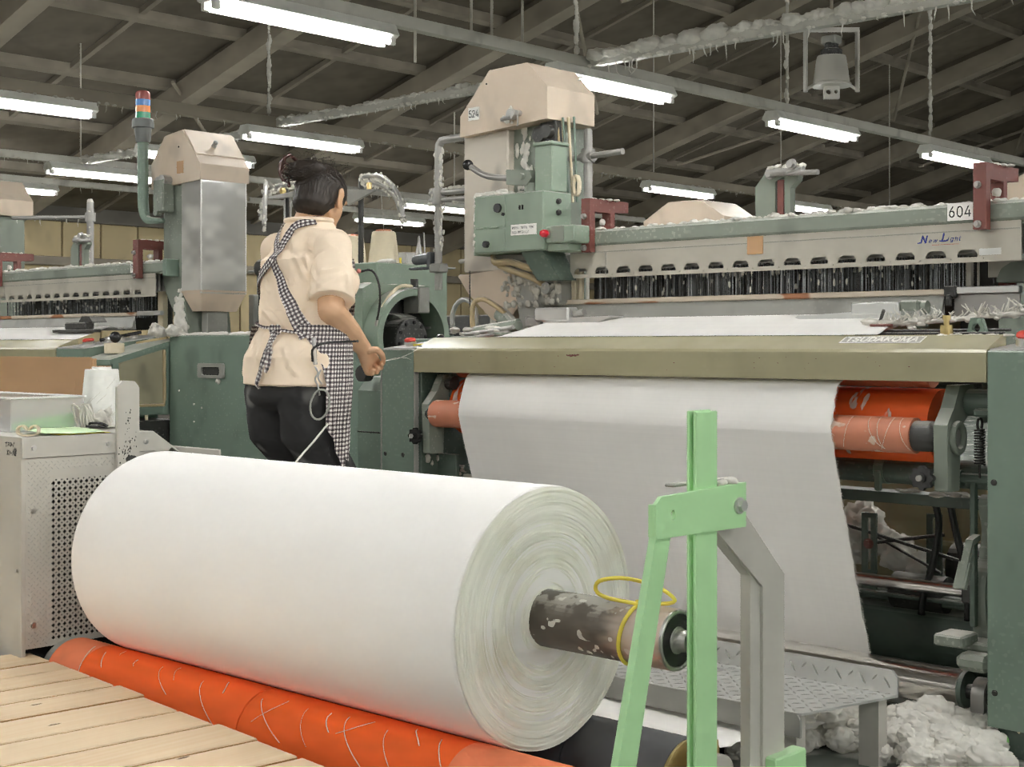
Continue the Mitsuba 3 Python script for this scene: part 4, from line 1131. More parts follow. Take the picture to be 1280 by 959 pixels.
add(lm, 'rear_panel', box(-3.71, -1.60, 4.40, 4.41, .02, .62, .002), 'm_olive', label='dim olive panel at the back of the loom')
add(lm, 'rear_ledge', [box(-3.71, -1.60, 4.36, 4.40, .395, .41, .002)], 'm_olive')
add(lm, 'hose', tube(smooth_path([(-1.955, 3.93, .61), (-1.935, 3.93, .53), (-1.95, 3.93, .42), (-1.985, 3.93, .30), (-1.99, 3.93, .25)], 6), .0105, 10), 'm_black_plastic', True)
add(lm, 'hose', tube(smooth_path([(-1.905, 3.93, .61), (-1.885, 3.93, .52), (-1.855, 3.93, .40), (-1.845, 3.93, .30), (-1.845, 3.93, .25)], 6), .0105, 10), 'm_black_plastic', True)
add(lm, 'support_bar', cyl((-3.71, 3.76, .366), (-1.775, 3.76, .366), .0175, 28), 'm_chrome', 40, label='bright steel support bar')
add(lm, 'bar_holder', [box(-1.775, -1.735, 3.735, 3.785, .335, .395, .006), cyl((-1.735, 3.76, .366), (-1.72, 3.76, .366), .018, 16)], 'm_dark', 30)
cst = smooth_path([(3.70, .62), (3.72, .55), (3.70, .47), (3.66, .42), (3.655, .36), (3.67, .28)], 6)
add(lm, 'lever_casting', [prism(shapely.LineString(cst).buffer(.026), 'x', -1.695, -1.655)] + [box(-1.70, -1.60, 3.57, 3.72, .245, .268, .006), box(-1.74, -1.66, 3.50, 3.60, .262, .292, .005), box(-1.69, -1.60, 3.52, 3.70, .20, .245, .02)], 'm_green_dusty', 30)
add(lm, 'pedal', [prism([(3.50, .435), (3.512, .43), (3.56, .525), (3.60, .535), (3.60, .55), (3.555, .54)], 'x', -1.675, -1.655), prism([(3.493, .42), (3.51, .415), (3.545, .475), (3.53, .485)], 'x', -1.682, -1.650)], 'm_green_dusty')
add(lm, 'slotted_plate', prism(Polygon([(-2.205, .30), (-2.155, .30), (-2.155, .535), (-2.205, .535)]).difference(Polygon([(-2.186, .36), (-2.174, .36), (-2.174, .52), (-2.186, .52)])), 'y', 3.96, 3.968), 'm_green_dark')
add(lm + '__slotted_plate', 'plate_bolt', bolt((-2.18, 3.96, .44), (0, -1, 0), .012, .012), 'm_red_oxide', 30)
add(lm, 'slotted_plate', prism(Polygon([(-2.06, .32), (-2.01, .32), (-2.01, .53), (-2.06, .53)]).difference(Polygon([(-2.041, .47), (-2.029, .47), (-2.029, .52), (-2.041, .52)])), 'y', 4.10, 4.108), 'm_green_dark')
add(lm, 'tie_rod', [cyl((-2.35, 4.0, .50), (-1.65, 3.92, .38), .006, 8), cyl((-2.20, 4.02, .435), (-2.0, 4.1, .47), .006, 8), cyl((-2.2, 4.05, .45), (-1.95, 3.98, .37), .005, 8)], 'm_dark', 30)
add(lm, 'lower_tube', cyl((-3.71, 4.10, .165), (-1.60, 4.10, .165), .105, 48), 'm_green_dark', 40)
add(lm, 'lower_ledge', [box(-3.71, -1.60, 3.98, 4.02, .268, .30, .004), box(-2.35, -1.62, 3.95, 4.1, .285, .297, .003)], 'm_green_dark')
add(lm, 'bottom_drum', [cyl((-2.12, 4.02, .30), (-1.95, 4.02, .30), .055, 28), cyl((-2.02, 4.22, .36), (-1.86, 4.22, .36), .075, 28)], 'm_dark', 35)
add(lm, 'cloth_bar', tube_hard([(-3.68, 3.650, .122), (-1.725, 3.650, .122)], [.052, .052], 64), 'm_chrome', 40, label='thick polished steel bar turning the cloth at the bottom')
pb = add(lm, 'pillow_block', [prism(shapely.union_all([Point(3.65, .115).buffer(.046), shapely.box(3.604, .062, 3.696, .115), shapely.box(3.575, .058, 3.725, .075)]), 'x', -1.685, -1.648)], 'm_steel_dull', 30)
add(pb, 'bearing_ring', [cyl((-1.648, 3.65, .118), (-1.643, 3.65, .118), .033, 28), cyl((-1.725, 3.65, .118), (-1.60, 3.65, .118), .02, 20)], 'm_dark', 35)
add(pb, 'bar_collar', cyl((-1.7245, 3.65, .122), (-1.712, 3.65, .122), .05, 40), 'm_green_dark', 35)
add(lm, 'block_shelf', [box(-1.745, -1.592, 3.56, 3.74, .045, .058, .003), prism([(3.60, .0), (3.70, 0), (3.72, .045), (3.58, .045)], 'x', -1.66, -1.63)], 'm_green_dusty')
add(lm, 'base_rail', [box(-3.71, -1.60, 4.2, 4.3, 0.0, .06, .005), box(-3.71, -1.57, 3.72, 3.80, .0, .03, .004)], 'm_green_dark')
# inner left clutter
add(lm, 'inner_plate', [box(-3.714, -3.62, 3.60, 3.62, .56, .66, .003), prism([(-3.70, .60), (-3.56, .615), (-3.56, .59), (-3.58, .575), (-3.60, .583), (-3.62, .57), (-3.64, .58), (-3.66, .566), (-3.70, .57)], 'y', 3.64, 3.66), box(-3.714, -3.60, 3.70, 3.76, .30, .55, .004)], 'm_green_dark')
g = np.random.default_rng(52)
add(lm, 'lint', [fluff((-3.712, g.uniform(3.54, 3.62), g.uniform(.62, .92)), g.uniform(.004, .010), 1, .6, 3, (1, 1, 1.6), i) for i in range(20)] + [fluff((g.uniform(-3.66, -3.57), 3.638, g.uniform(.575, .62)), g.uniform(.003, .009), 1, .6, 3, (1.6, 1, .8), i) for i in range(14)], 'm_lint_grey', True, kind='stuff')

# drive unit on the left: brake disc in its round guard, taller box behind
du = thing('drive_unit', 'green drive unit with a dark brake disc left of loom 604', 'machine')
add(du, 'drive_box', box(-5.90, -5.36, 4.77, 5.27, 0, 1.470, .006), 'm_box_green')
DX_, DY_, DZ_ = -4.90, 4.505, 1.085
dh = add(du, 'drive_housing', prism(Polygon([(4.275, 0), (4.81, 0), (4.81, 1.31), (4.79, 1.328), (4.33, 1.335), (4.275, 1.31)]).difference(Point(DY_, DZ_).buffer(.196)), 'x', -5.0, DX_), 'm_box_green', 30)
add(dh, 'housing_back', box(-5.35, -5.001, 4.30, 4.81, 0, 1.33, .006), 'm_box_green')
add(dh, 'disc_guard', prism(Point(DY_, DZ_).buffer(.226, quad_segs=24).difference(Point(DY_, DZ_).buffer(.194, quad_segs=24)), 'x', DX_ - .01, DX_ + .10), 'm_box_green', 30)
g = np.random.default_rng(61)
add(dh, 'lint', [fluff((-4.97 - g.uniform(0, .12), 4.36 + g.uniform(0, .40), 1.335), g.uniform(.008, .016), 1, .6, 3, (1.2, 1.8, .4), i) for i in range(34)], 'm_lint', True, kind='stuff')
ds = add(du, 'brake_disc', tube_hard([(x, DY_, DZ_) for x in (-5.0, -4.93, -4.915, -4.905)], [.188, .188, .182, .14], 56), 'm_dark', 35, label='dark brake disc in a round green guard')
add(ds, 'disc_hub', tube_hard([(x, DY_ - .005, DZ_ - .01) for x in (-4.91, -4.82, -4.81, -4.808)], [.105, .105, .098, .08], 40), 'm_dark', 35)
for a in np.linspace(.2, 2 * PI + .2, 10, endpoint=False):
    add(ds, 'hub_bolt', cyl((-4.81, DY_ - .005 + .082 * math.cos(a), DZ_ - .01 + .082 * math.sin(a)), (-4.801, DY_ - .005 + .082 * math.cos(a), DZ_ - .01 + .082 * math.sin(a)), .008, 8), 'm_black_hole', 30)
for a in (.3, 1.2, 2.4, 3.0, 3.5, 4.0):
    add(ds, 'guard_stud', cyl((-4.905, DY_ + .165 * math.cos(a), DZ_ + .165 * math.sin(a)), (-4.86, DY_ + .165 * math.cos(a), DZ_ + .165 * math.sin(a)), .006, 8), 'm_steel', 30)
add(ds, 'disc_bracket', hull([(-4.90, DY_ - .09, 1.20), (-4.84, DY_ - .09, 1.19), (-4.90, DY_ + .05, 1.20), (-4.84, DY_ + .05, 1.18), (-4.90, DY_ - .06, 1.165), (-4.84, DY_ + .03, 1.15)]), 'm_grey_mid')
sn = add(du, 'sensor_block', box(-4.90, -4.79, 4.525, 4.595, 1.20, 1.320, .005), 'm_grey_mid', label='dark sensor block standing on the disc guard')
add(sn, 'sensor_neck', cyl((-4.86, 4.56, 1.31), (-4.86, 4.56, 1.36), .018, 16), 'm_dark', 30)
add(sn, 'sensor_cable', tube(smooth_path([(-4.86, 4.55, 1.325), (-4.85, 4.47, 1.325), (-4.84, 4.40, 1.29), (-4.83, 4.33, 1.22)], 6), .008, 8), 'm_cone_cream', True)
add(lm, 'chrome_loop', [tube(smooth_path([(-3.975 + .068 * math.cos(a), 4.0, 1.150 + .082 * math.sin(a)) for a in np.linspace(-.3, PI + .3, 14)], 3), .010, 10), tube(smooth_path([(-4.005 + .068 * math.cos(a), 4.03, 1.150 + .082 * math.sin(a)) for a in np.linspace(-.3, PI + .3, 14)], 3), .008, 10)], 'm_aluminium', True)
add(lm, 'loop_base', [box(-4.40, -3.92, 4.12, 4.25, .9, 1.08, .006)], 'm_green')
add(lm, 'throat_parts', [cyl((-3.72, 3.80, 1.10), (-3.50, 3.80, 1.125), .022, 16), box(-3.73, -3.60, 3.68, 3.70, 1.05, 1.085, .003), box(-3.73, -3.45, 3.75, 3.77, 1.07, 1.088, .003), box(-3.56, -3.44, 3.70, 3.73, 1.085, 1.098, .002), cyl((-3.70, 3.92, 1.17), (-3.62, 3.90, 1.12), .03, 16), box(-3.62, -3.44, 3.85, 3.95, 1.06, 1.115, .004)], 'm_green_dusty', 30)
add(lm, 'throat_rod', [cyl((-3.72, 3.66, 1.06), (-3.47, 3.72, 1.10), .007, 8), cyl((-3.69, 3.72, 1.09), (-3.45, 3.72, 1.115), .008, 10), cyl((-3.62, 3.70, 1.085), (-3.60, 3.95, 1.15), .012, 10)], 'm_steel_dull', 30)
add(lm, 'air_hose', [tube(smooth_path([(-3.79, 3.86, 1.10), (-3.79, 3.86, 1.20), (-3.75, 3.87, 1.225), (-3.70, 3.89, 1.20), (-3.66, 3.90, 1.17)], 6), .010, 8)], 'm_hose', True)
g = np.random.default_rng(62)
add(lm, 'lint', [fluff((g.uniform(-3.82, -3.50), g.uniform(3.7, 3.92), 1.10 + g.uniform(-.01, .02)), g.uniform(.007, .016), 1, .6, 3, (1.4, 1.2, .6), i) for i in range(36)], 'm_lint', True, kind='stuff')

# the tower
tw = add(lm, 'tower_column', [box(-3.735, -3.53, 4.02, 4.12, .95, 1.90, .006), box(-3.72, -3.56, 4.12, 4.26, .95, 1.90, .006)], 'm_green_dusty', label='lint covered green tower column')
add(lm, 'tower_cover', [box(-3.965, -3.725, 3.985, 4.27, 1.335, 1.88, .006)], 'm_cover_pale', label='pale stained sheet cover on the tower')
add(lm, 'tower_chute', prism([(-3.985, 1.325), (-3.715, 1.345), (-3.66, 1.20), (-3.72, 1.13), (-3.80, 1.15), (-3.93, 1.255)], 'y', 3.975, 4.25), 'm_beige', label='beige tapered chute below the cover')
hood = add(lm, 'tower_hood', prism([(-3.949, 1.866), (-3.947, 1.947), (-3.79, 2.108), (-3.593, 2.112), (-3.493, 2.012), (-3.493, 1.891)], 'y', 3.95, 4.225), 'm_beige', label='beige sheet metal hood marked 524')
pl524 = add(hood, 'number_label', box(-3.902, -3.842, 3.9488, 3.95, 1.925, 1.975, 0), 'm_paper')
t, xo = [], 0.0
for c in '524':
    m_ = meshkit.text_mesh(c, .028, .0006)
    m_.vertices = (np.array(m_.vertices) - [m_.bounds[0][0] - xo, 0, 0]) * [.82, 1, 1] if xo == 0 else np.array(m_.vertices) * [.82, 1, 1] - [m_.bounds[0][0] * .82 - xo, 0, 0]
    xo = m_.bounds[1][0] + .0032
    t.append(m_)
t = trimesh.util.concatenate(t)
b_ = t.bounds
t.vertices = np.array(t.vertices) - (b_[0] + b_[1]) / 2
add(hood, 'number_lettering', place(t, (-3.872, 3.9484, 1.950), np.array([1.0, 0, 0]), np.array([0, 0, 1.0]), np.array([0, -1.0, 0])), 'm_ink')
add(hood, 'rivet_hole', cyl((-3.805, 3.951, 2.058), (-3.805, 3.9493, 2.058), .0038, 10), 'm_black_hole', 30)
add(hood, 'knob', [cyl((-3.655, 3.95, 1.922), (-3.655, 3.92, 1.922), .020, 20), cyl((-3.70, 3.93, 1.908), (-3.65, 3.925, 1.912), .009, 10), sphere((-3.705, 3.935, 1.908), .010, 1)], 'm_steel_dull', 30)
add(hood, 'latch', [cyl((-3.628, 3.95, 1.925), (-3.628, 3.93, 1.925), .010, 12), cyl((-3.628, 3.935, 1.925), (-3.628, 3.935, 1.875), .003, 6)], 'm_steel_dull', 30)
g = np.random.default_rng(71)
add(hood, 'lint', [fluff((g.uniform(-3.57, -3.50), g.uniform(4.08, 4.22), 2.015 + .085 * (1 - (s := g.uniform(0, 1)))), g.uniform(.004, .008), 1, .6, 3, (1.3, 1.3, .5), i) for i in range(8)] + [fluff((-3.665 + g.normal(0, .018), 3.932, 1.915 + g.normal(0, .022)), g.uniform(.004, .008), 1, .6, 3, (1, .7, 1.4), i) for i in range(16)] + [fluff((-3.66 + g.normal(0, .02), 4.015, g.uniform(1.64, 1.88)), g.uniform(.005, .011), 1, .6, 3, (1, .5, 1.8), i) for i in range(40)], 'm_lint', True, kind='stuff')
add(lm, 'pulley_block', [box(-3.575, -3.495, 4.0, 4.05, 1.80, 1.90, .004), cyl((-3.575, 4.02, 1.845), (-3.575, 3.99, 1.845), .030, 24), cyl((-3.525, 4.0, 1.85), (-3.525, 3.975, 1.85), .026, 20)], 'm_dark', 30)
for i in range(6):
    add(lm, 'cable', cyl((-3.452 + .0105 * i, 4.00 + .012 * (i % 2), 1.58), (-3.505 + .0145 * i, 4.02 + .012 * (i % 2), 1.90), .0046, 8), 'm_hose' if i % 3 == 0 else 'm_cone_cream' if i % 3 == 1 else 'm_green', True)
add(lm, 'cable_coil', [tube([np.array([-3.398 + .013 * math.cos(a), 4.0, 1.640 + .036 * math.sin(a)]) + [0, .006 * i, 0] for a in np.linspace(0, 2 * PI, 24, endpoint=False)], .005, 6, closed=True) for i in range(3)], 'm_cone_cream', True)
tp_ = add(lm, 'upper_box', box(-3.457, -3.372, 3.84, 3.925, 1.604, 1.772, .004), 'm_box_green')
add(tp_, 'lid', box(-3.463, -3.366, 3.834, 3.931, 1.772, 1.786, .004), 'm_box_green')
lv = add(lm, 'lever', [tube(smooth_path([(-3.545, 3.87, 1.668), (-3.62, 3.865, 1.673), (-3.72, 3.86, 1.690), (-3.805, 3.86, 1.732)], 6), [.0125] * 18 + [.010], 10)], 'm_steel_dull', True)
add(lv, 'lever_ball', sphere((-3.816, 3.86, 1.738), .020, 3), 'm_black_plastic', True)
add(lv, 'lever_pivot', [prism([(-3.598, 1.645), (-3.50, 1.635), (-3.472, 1.66), (-3.485, 1.69), (-3.598, 1.70)], 'y', 3.84, 3.90), cyl((-3.515, 3.84, 1.668), (-3.515, 3.825, 1.668), .012, 12), cyl((-3.50, 3.87, 1.604), (-3.50, 3.87, 1.645), .025, 16)], 'm_green_dusty', 30)
cb = add(lm, 'control_box', box(-3.703, -3.361, 3.78, 3.935, 1.390, 1.603, .005), 'm_box_green', label='green control box with a white warning sticker')
add(cb, 'left_bracket', box(-3.73, -3.705, 3.80, 3.93, 1.385, 1.55, .004), 'm_box_green')
add(cb, 'door', [box(-3.700, -3.545, 3.7775, 3.78, 1.485, 1.598, .001), box(-3.700, -3.545, 3.7775, 3.78, 1.394, 1.478, .001)], 'm_box_green')
for a, b_ in ((-3.69, -3.65), (-3.62, -3.58)):
    add(cb, 'hinge', cyl((a, 3.777, 1.4815), (b_, 3.777, 1.4815), .0035, 8), 'm_box_green', 30)
add(cb, 'socket', [cyl((-3.578, 3.778, 1.552), (-3.578, 3.768, 1.552), .0165, 20), cyl((-3.553, 3.778, 1.528), (-3.553, 3.772, 1.528), .006, 10)], 'm_black_plastic', 30)
add(cb, 'door_knob', [cyl((-3.635, 3.778, 1.422), (-3.635, 3.764, 1.422), .0125, 20)], 'm_black_plastic', 30)
add(cb, 'keyhole', [box(-3.478, -3.470, 3.7775, 3.7802, 1.540, 1.556, .002), box(-3.464, -3.456, 3.7775, 3.7802, 1.540, 1.556, .002)], 'm_black_hole')
for z in (1.568, 1.528):
    add(cb, 'side_screw', bolt((-3.361, 3.86, z), (1, 0, 0), .008, .010, 8), 'm_dark', 30)
stk = add(cb, 'warning_sticker', box(-3.517, -3.393, 3.7788, 3.78, 1.448, 1.487, 0), 'm_paper', label='white sticker with two lines of Japanese')
# two lines of small Japanese lettering: 運転ランプ点滅中は、絶対に / 装置に触れないこと
KANA = {
    'a': [[(0, 7), (6, 7)], [(1, 10), (1, 0)], [(1, 5), (5, 5)], [(5, 10), (5, 2)], [(0, 2), (6, 2)], [(3, 10), (3, 0)]],
    'b': [[(0, 8), (4, 8)], [(2, 10), (2, 0)], [(0, 4), (4, 4)], [(5, 9), (8, 9)], [(4.5, 6), (8.5, 6)], [(6, 6), (5, 1), (8, 2)]],
    'ra': [[(1, 9), (7, 9)], [(0, 6), (8, 6), (6, 2), (2, 0)]],
    'n': [[(0, 9), (2, 7)], [(0, 1), (4, 2), (8, 7)]],
    'pu': [[(0, 8), (7, 8), (5, 3), (1, 0)], [(8, 9), (9, 9)]],
    'ten': [[(4, 10), (4, 6)], [(4, 8), (8, 8)], [(1, 6), (7, 6), (7, 3), (1, 3), (1, 6)], [(0, 0), (1, 2)], [(3, 0), (3, 2)], [(5, 0), (5, 2)], [(8, 0), (7, 2)]],
    'naka': [[(1, 8), (7, 8), (7, 4), (1, 4), (1, 8)], [(4, 10), (4, 0)]],
    'ha': [[(1, 9), (0, 5), (1, 0)], [(3, 7), (8, 7)], [(6, 10), (6, 1), (3, 1), (5, 3), (8, 0)]],
    'zetsu': [[(2, 10), (0, 7), (3, 7), (0, 4), (4, 4)], [(2, 4), (2, 0)], [(5, 10), (8, 8)], [(5, 7), (9, 7), (9, 4), (5, 4), (5, 7)], [(5, 4), (5, 0), (9, 0)]],
    'tai': [[(2, 10), (2, 8)], [(0, 8), (4, 8)], [(1, 7), (4, 0)], [(4, 6), (0, 0)], [(5, 7), (9, 7)], [(8, 10), (8, 0), (7, 1)], [(6, 4), (6.5, 3)]],
    'ni': [[(1, 9), (0, 5), (1, 0)], [(4, 8), (8, 8)], [(4, 2), (5, 1), (8, 1)]],
    'sou': [[(1, 10), (1, 5)], [(0, 8), (3, 6)], [(4, 8), (9, 8)], [(6, 10), (6, 5)], [(0, 4), (9, 4)], [(4, 4), (1, 1)], [(5, 4), (9, 0)], [(3, 2), (3, 0), (5, 1)]],
    'chi': [[(1, 10), (8, 10), (8, 8), (1, 8), (1, 10)], [(0, 6), (9, 6)], [(4, 7), (4, 5)], [(3, 5), (7, 5), (7, 1), (3, 1), (3, 5)], [(1, 4), (1, 0), (9, 0)]],
    'shoku': [[(2, 10), (0, 7)], [(1, 8), (4, 8), (4, 0)], [(1, 8), (1, 0)], [(1, 5), (4, 5)], [(5, 8), (9, 8), (9, 4), (5, 4), (5, 8)], [(7, 10), (7, 1)], [(5, 1), (9, 1)]],
    're': [[(2, 10), (2, 0)], [(0, 7), (3, 7), (0, 2)], [(3, 6), (6, 8), (6, 1), (9, 2)]],
    'na': [[(1, 8), (5, 8)], [(3, 10), (0, 3)], [(7, 8), (9, 6)], [(6, 6), (6, 1), (3, 1), (5, 3), (8, 0)]],
    'i': [[(1, 8), (1, 2), (3, 1)], [(7, 8), (8, 3)]],
    'ko': [[(1, 8), (7, 8)], [(0, 2), (2, 0), (8, 0)]],
    'to': [[(3, 10), (4, 6)], [(8, 8), (1, 4), (1, 1), (8, 0)]],
    ',': [[(0, 2), (2, 0)]]}
ln = []
for row, (zz, chars) in enumerate(((1.4705, ['a', 'b', 'ra', 'n', 'pu', 'ten', 'naka', 'ha', ',', 'zetsu', 'tai', 'ni']), (1.4545, ['sou', 'chi', 'ni', 'shoku', 're', 'na', 'i', 'ko', 'to']))):
    for i, ch in enumerate(chars):
        ln += [[(-3.510 + .0093 * i + .00082 * px, zz + .00098 * pz) for px, pz in l] for l in KANA[ch]]
tx = strokes(ln, .00085, .0004)
add(cb, 'sticker_lettering', trimesh.Trimesh(np.column_stack([tx.vertices[:, 0], 3.7788 - tx.vertices[:, 2], tx.vertices[:, 1]]), tx.faces, process=False), 'm_ink', kind='stuff')
g = np.random.default_rng(81)
add(cb, 'lint', [fluff((g.uniform(-3.70, -3.56), g.uniform(3.79, 3.92), 1.607), g.uniform(.007, .018), 1, .6, 3, (1.4, 1.2, .8), i) for i in range(30)] + [fluff((g.choice([-3.704, -3.70]), 3.78 + g.normal(0, .004), g.uniform(1.40, 1.60)), g.uniform(.003, .006), 1, .6, 3, (1, 1, 1.6), i) for i in range(26)], 'm_lint', True, kind='stuff')
ex_ = add(lm, 'rail_end', [box(-3.36, -3.225, 3.79, 3.905, 1.412, 1.474, .005), box(-3.36, -3.26, 3.80, 3.93, 1.385, 1.412, .003)], 'm_box_green')
add(ex_, 'silver_plate', box(-3.333, -3.272, 3.788, 3.7905, 1.416, 1.472, .001), 'm_green_dusty')
add(ex_, 'indicator_lamp', cyl((-3.350, 3.79, 1.447), (-3.350, 3.780, 1.447), .017, 24), 'm_chrome', 35)
add(ex_, 'indicator_lens', tube_hard([(-3.350, y, 1.447) for y in (3.780, 3.768, 3.758, 3.753)], [.0135, .0135, .010, .002], 24), 'm_red_lens', 40)
add(lm, 'yarn_funnel', [hull([(-3.49, 3.80, 1.392), (-3.385, 3.80, 1.392), (-3.49, 3.92, 1.392), (-3.385, 3.92, 1.392), (-3.435, 3.83, 1.285), (-3.325, 3.83, 1.285), (-3.435, 3.92, 1.285), (-3.325, 3.92, 1.285)])], 'm_green_dark', label='dark green funnel under the control box')
add(lm, 'cream_post', [box(-3.385, -3.362, 3.96, 3.98, 1.19, 1.33, .002), box(-3.345, -3.33, 3.955, 3.97, 1.19, 1.33, .002)], 'm_cone_cream')
g = np.random.default_rng(83)
add(lm, 'hose_bundle', [tube(smooth_path([(-3.69, 3.87, 1.385), (-3.66, 3.85, 1.36), (-3.58, 3.845, 1.358), (-3.50, 3.85, 1.335), (-3.45, 3.90, 1.32)], 6), .013, 10), tube(smooth_path([(-3.66, 3.87, 1.35), (-3.58, 3.86, 1.325), (-3.50, 3.87, 1.30), (-3.45, 3.92, 1.26)], 6), .012, 10)], 'm_hose', True)
add(lm, 'under_box', [box(-3.60, -3.39, 3.90, 4.02, 1.20, 1.39, .01), hull([(-3.62, 3.9, 1.30), (-3.62, 4.0, 1.30), (-3.48, 3.9, 1.30), (-3.48, 4.0, 1.30), (-3.57, 3.9, 1.08), (-3.57, 4.0, 1.08), (-3.49, 3.9, 1.08), (-3.49, 4.0, 1.08)]), cyl((-3.54, 3.91, 1.33), (-3.54, 3.87, 1.33), .03, 16), cyl((-3.44, 3.91, 1.26), (-3.44, 3.88, 1.26), .022, 16), box(-3.68, -3.40, 3.86, 3.95, 1.36, 1.388, .004)], 'm_grey_mid')
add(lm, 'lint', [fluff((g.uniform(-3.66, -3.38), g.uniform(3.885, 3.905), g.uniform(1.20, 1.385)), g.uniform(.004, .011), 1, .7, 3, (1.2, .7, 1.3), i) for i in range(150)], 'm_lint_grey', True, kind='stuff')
add(lm, 'guide_wire', cyl((-3.885, 3.94, 1.10), (-3.885, 3.94, 1.34), .0022, 6), 'm_dark_clean', True)
# post with cross bar, bent tube
ps = add(lm, 'post', [cyl((-3.421, 4.10, 1.38), (-3.421, 4.10, 1.857), .0165, 20), cyl((-3.421, 4.10, 1.857), (-3.421, 4.10, 1.862), .012, 16)], 'm_steel_dull', 35)
add(ps, 'cross_bar', cyl((-3.515, 4.105, 1.757), (-3.232, 4.07, 1.757), .0115, 16), 'm_steel_dull', 35)
add(ps, 'collar', [cyl((-3.421, 4.10, 1.735), (-3.421, 4.10, 1.785), .026, 20), cyl((-3.45, 4.10, 1.757), (-3.39, 4.095, 1.757), .021, 16)], 'm_steel_dull', 35)
bt = add(lm, 'bent_tube', tube(smooth_path([(-4.43, 4.30, 1.37), (-4.43, 4.30, 1.60), (-4.43, 4.30, 1.88), (-4.418, 4.30, 1.925), (-4.375, 4.30, 1.937), (-4.10, 4.30, 1.937)], 8), .017, 12), 'm_steel_dull', True, label='bent grey tube with a fringe of lint')
add(bt, 'tube_clamp', [cyl((-4.43, 4.30, 1.66), (-4.43, 4.30, 1.73), .028, 20), cyl((-4.48, 4.30, 1.71), (-4.10, 4.30, 1.71), .013, 12), cyl((-4.48, 4.30, 1.68), (-4.10, 4.30, 1.675), .012, 12)], 'm_steel_dull', 35)
add(bt, 'tube_foot', [box(-4.462, -4.398, 4.27, 4.33, 1.365, 1.405, .005), cyl((-4.43, 4.30, 1.29), (-4.43, 4.30, 1.37), .017, 16)], 'm_grey_mid', 30)
add(bt, 'feeder', [tube_hard([(-4.585, 4.30, 1.425), (-4.575, 4.30, 1.425), (-4.49, 4.30, 1.43), (-4.48, 4.30, 1.43)], [.014, .022, .024, .020], 24), box(-4.60, -4.42, 4.28, 4.32, 1.382, 1.392, .003), box(-4.475, -4.452, 4.27, 4.33, 1.385, 1.455, .003)], 'm_heald_dark', 35)
g = np.random.default_rng(91)
add(bt, 'lint', [fluff((-4.43 + g.choice([-.017, .017]), 4.30 + g.normal(0, .008), g.uniform(1.45, 1.9)), g.uniform(.003, .007), 1, .6, 3, (.9, 1, 1.8), i) for i in range(90)] + [fluff((g.uniform(-4.48, -4.2), 4.30, g.choice([1.725, 1.665])), g.uniform(.006, .012), 1, .6, 3, (1.4, 1, .9), i) for i in range(22)], 'm_lint', True, kind='stuff')

# the cloth on the loom
V, F = [], []
prof = [(3.87, 1.146), (3.75, 1.118), (3.62, 1.083), (3.595, 1.0795)]
NX = 24
for y, z in prof:
    xl = -3.42 + (y - 3.6) * .28
    xr = -1.955 - (y - 3.6) * .18
    for t_ in np.linspace(0, 1, NX):
        V.append([xl + (xr - xl) * t_, y, z + .0006])
for i in range(len(prof) - 1):
    for j in range(NX - 1):
        a = i * NX + j
        F += [[a, a + NX, a + NX + 1], [a, a + NX + 1, a + 1]]
clo = thing('woven_cloth', 'white cloth on loom 604 hanging from under the olive beam down to the steel bar', 'cloth')
add(clo, 'top_span', trimesh.Trimesh(V, F, process=False), 'm_cloth', True)
prof = [(3.605, .985), (3.56, .960), (3.527, .945), (3.508, .91), (3.494, .87), (3.4855, .835), (3.484, .812), (3.488, .792), (3.515, .70), (3.56, .56), (3.62, .39), (3.67, .245), (3.7035, .16)]
prof = np.array(smooth_path([(0, a, b) for a, b in prof], 4))[:, 1:]
NX = 90
V, F, E = [], [], []
for i, (y, z) in enumerate(prof):
    below = max(0, min(1, (.80 - z) / .3))
    for j, t_ in enumerate(np.linspace(0, 1, NX)):
        edge = max(0, (t_ - .985) / .015)
        x = -3.490 + t_ * 1.458 + (.0025 * math.sin(z * 60) + .002 * math.sin(z * 173)) * edge
        wv = .0022 * below * math.sin(PI * min(1, (z - .16) / .5)) * (math.sin(x * 7 + z * 2) + .6 * math.sin(x * 17 - z * 3)) if z < .8 else .0007 * math.sin(x * 30 + z * 6) * max(0, 1 - abs(z - .88) / .06)
        V.append([x, y + wv, z])
n_ = len(prof)
for i in range(n_ - 1):
    for j in range(NX - 1):
        a = i * NX + j
        F += [[a, a + NX, a + NX + 1], [a, a + NX + 1, a + 1]]
add(clo, 'hanging_span', trimesh.Trimesh(V, F, process=False), 'm_cloth', True)
g = np.random.default_rng(95)
fz = []
for z in np.arange(.17, .95, .0042):
    y = np.interp(z, prof[::-1, 1], prof[::-1, 0])
    xr = -3.490 + 1.458
    l_ = g.uniform(.002, .008)
    fz.append(tube([(xr - .002, y, z), (xr + l_ * .6, y - .002, z + g.normal(0, .001)), (xr + l_, y - .001 + g.normal(0, .002), z - .002 + g.normal(0, .002))], [.0008, .0007, .0003], 4))
    if g.uniform() < .5:
        fz.append(tube([(-3.488, y, z), (-3.490 - l_ * .4, y - .002, z - .002)], [.0006, .0003], 4))
add(clo, 'frayed_edge', fz, 'm_lint', kind='stuff')

# lint on the floor under the loom
g = np.random.default_rng(101)


def pile(name, label, spots, mat='m_lint', sub=3):
    ms = []
    for (cx, cy, cz, r, n, sp) in spots:
        for i in range(n):
            q = (cx + g.normal(0, sp), cy + g.normal(0, sp), max(.012, cz + abs(g.normal(0, sp * .4))))
            ms.append(fluff(q, r * g.uniform(.35, 1.0), sub, .45, 3.4, (1.15, 1.15, .85), int(g.integers(1000))))
    return single(name, ms, mat, label, 'lint', True, kind='stuff')


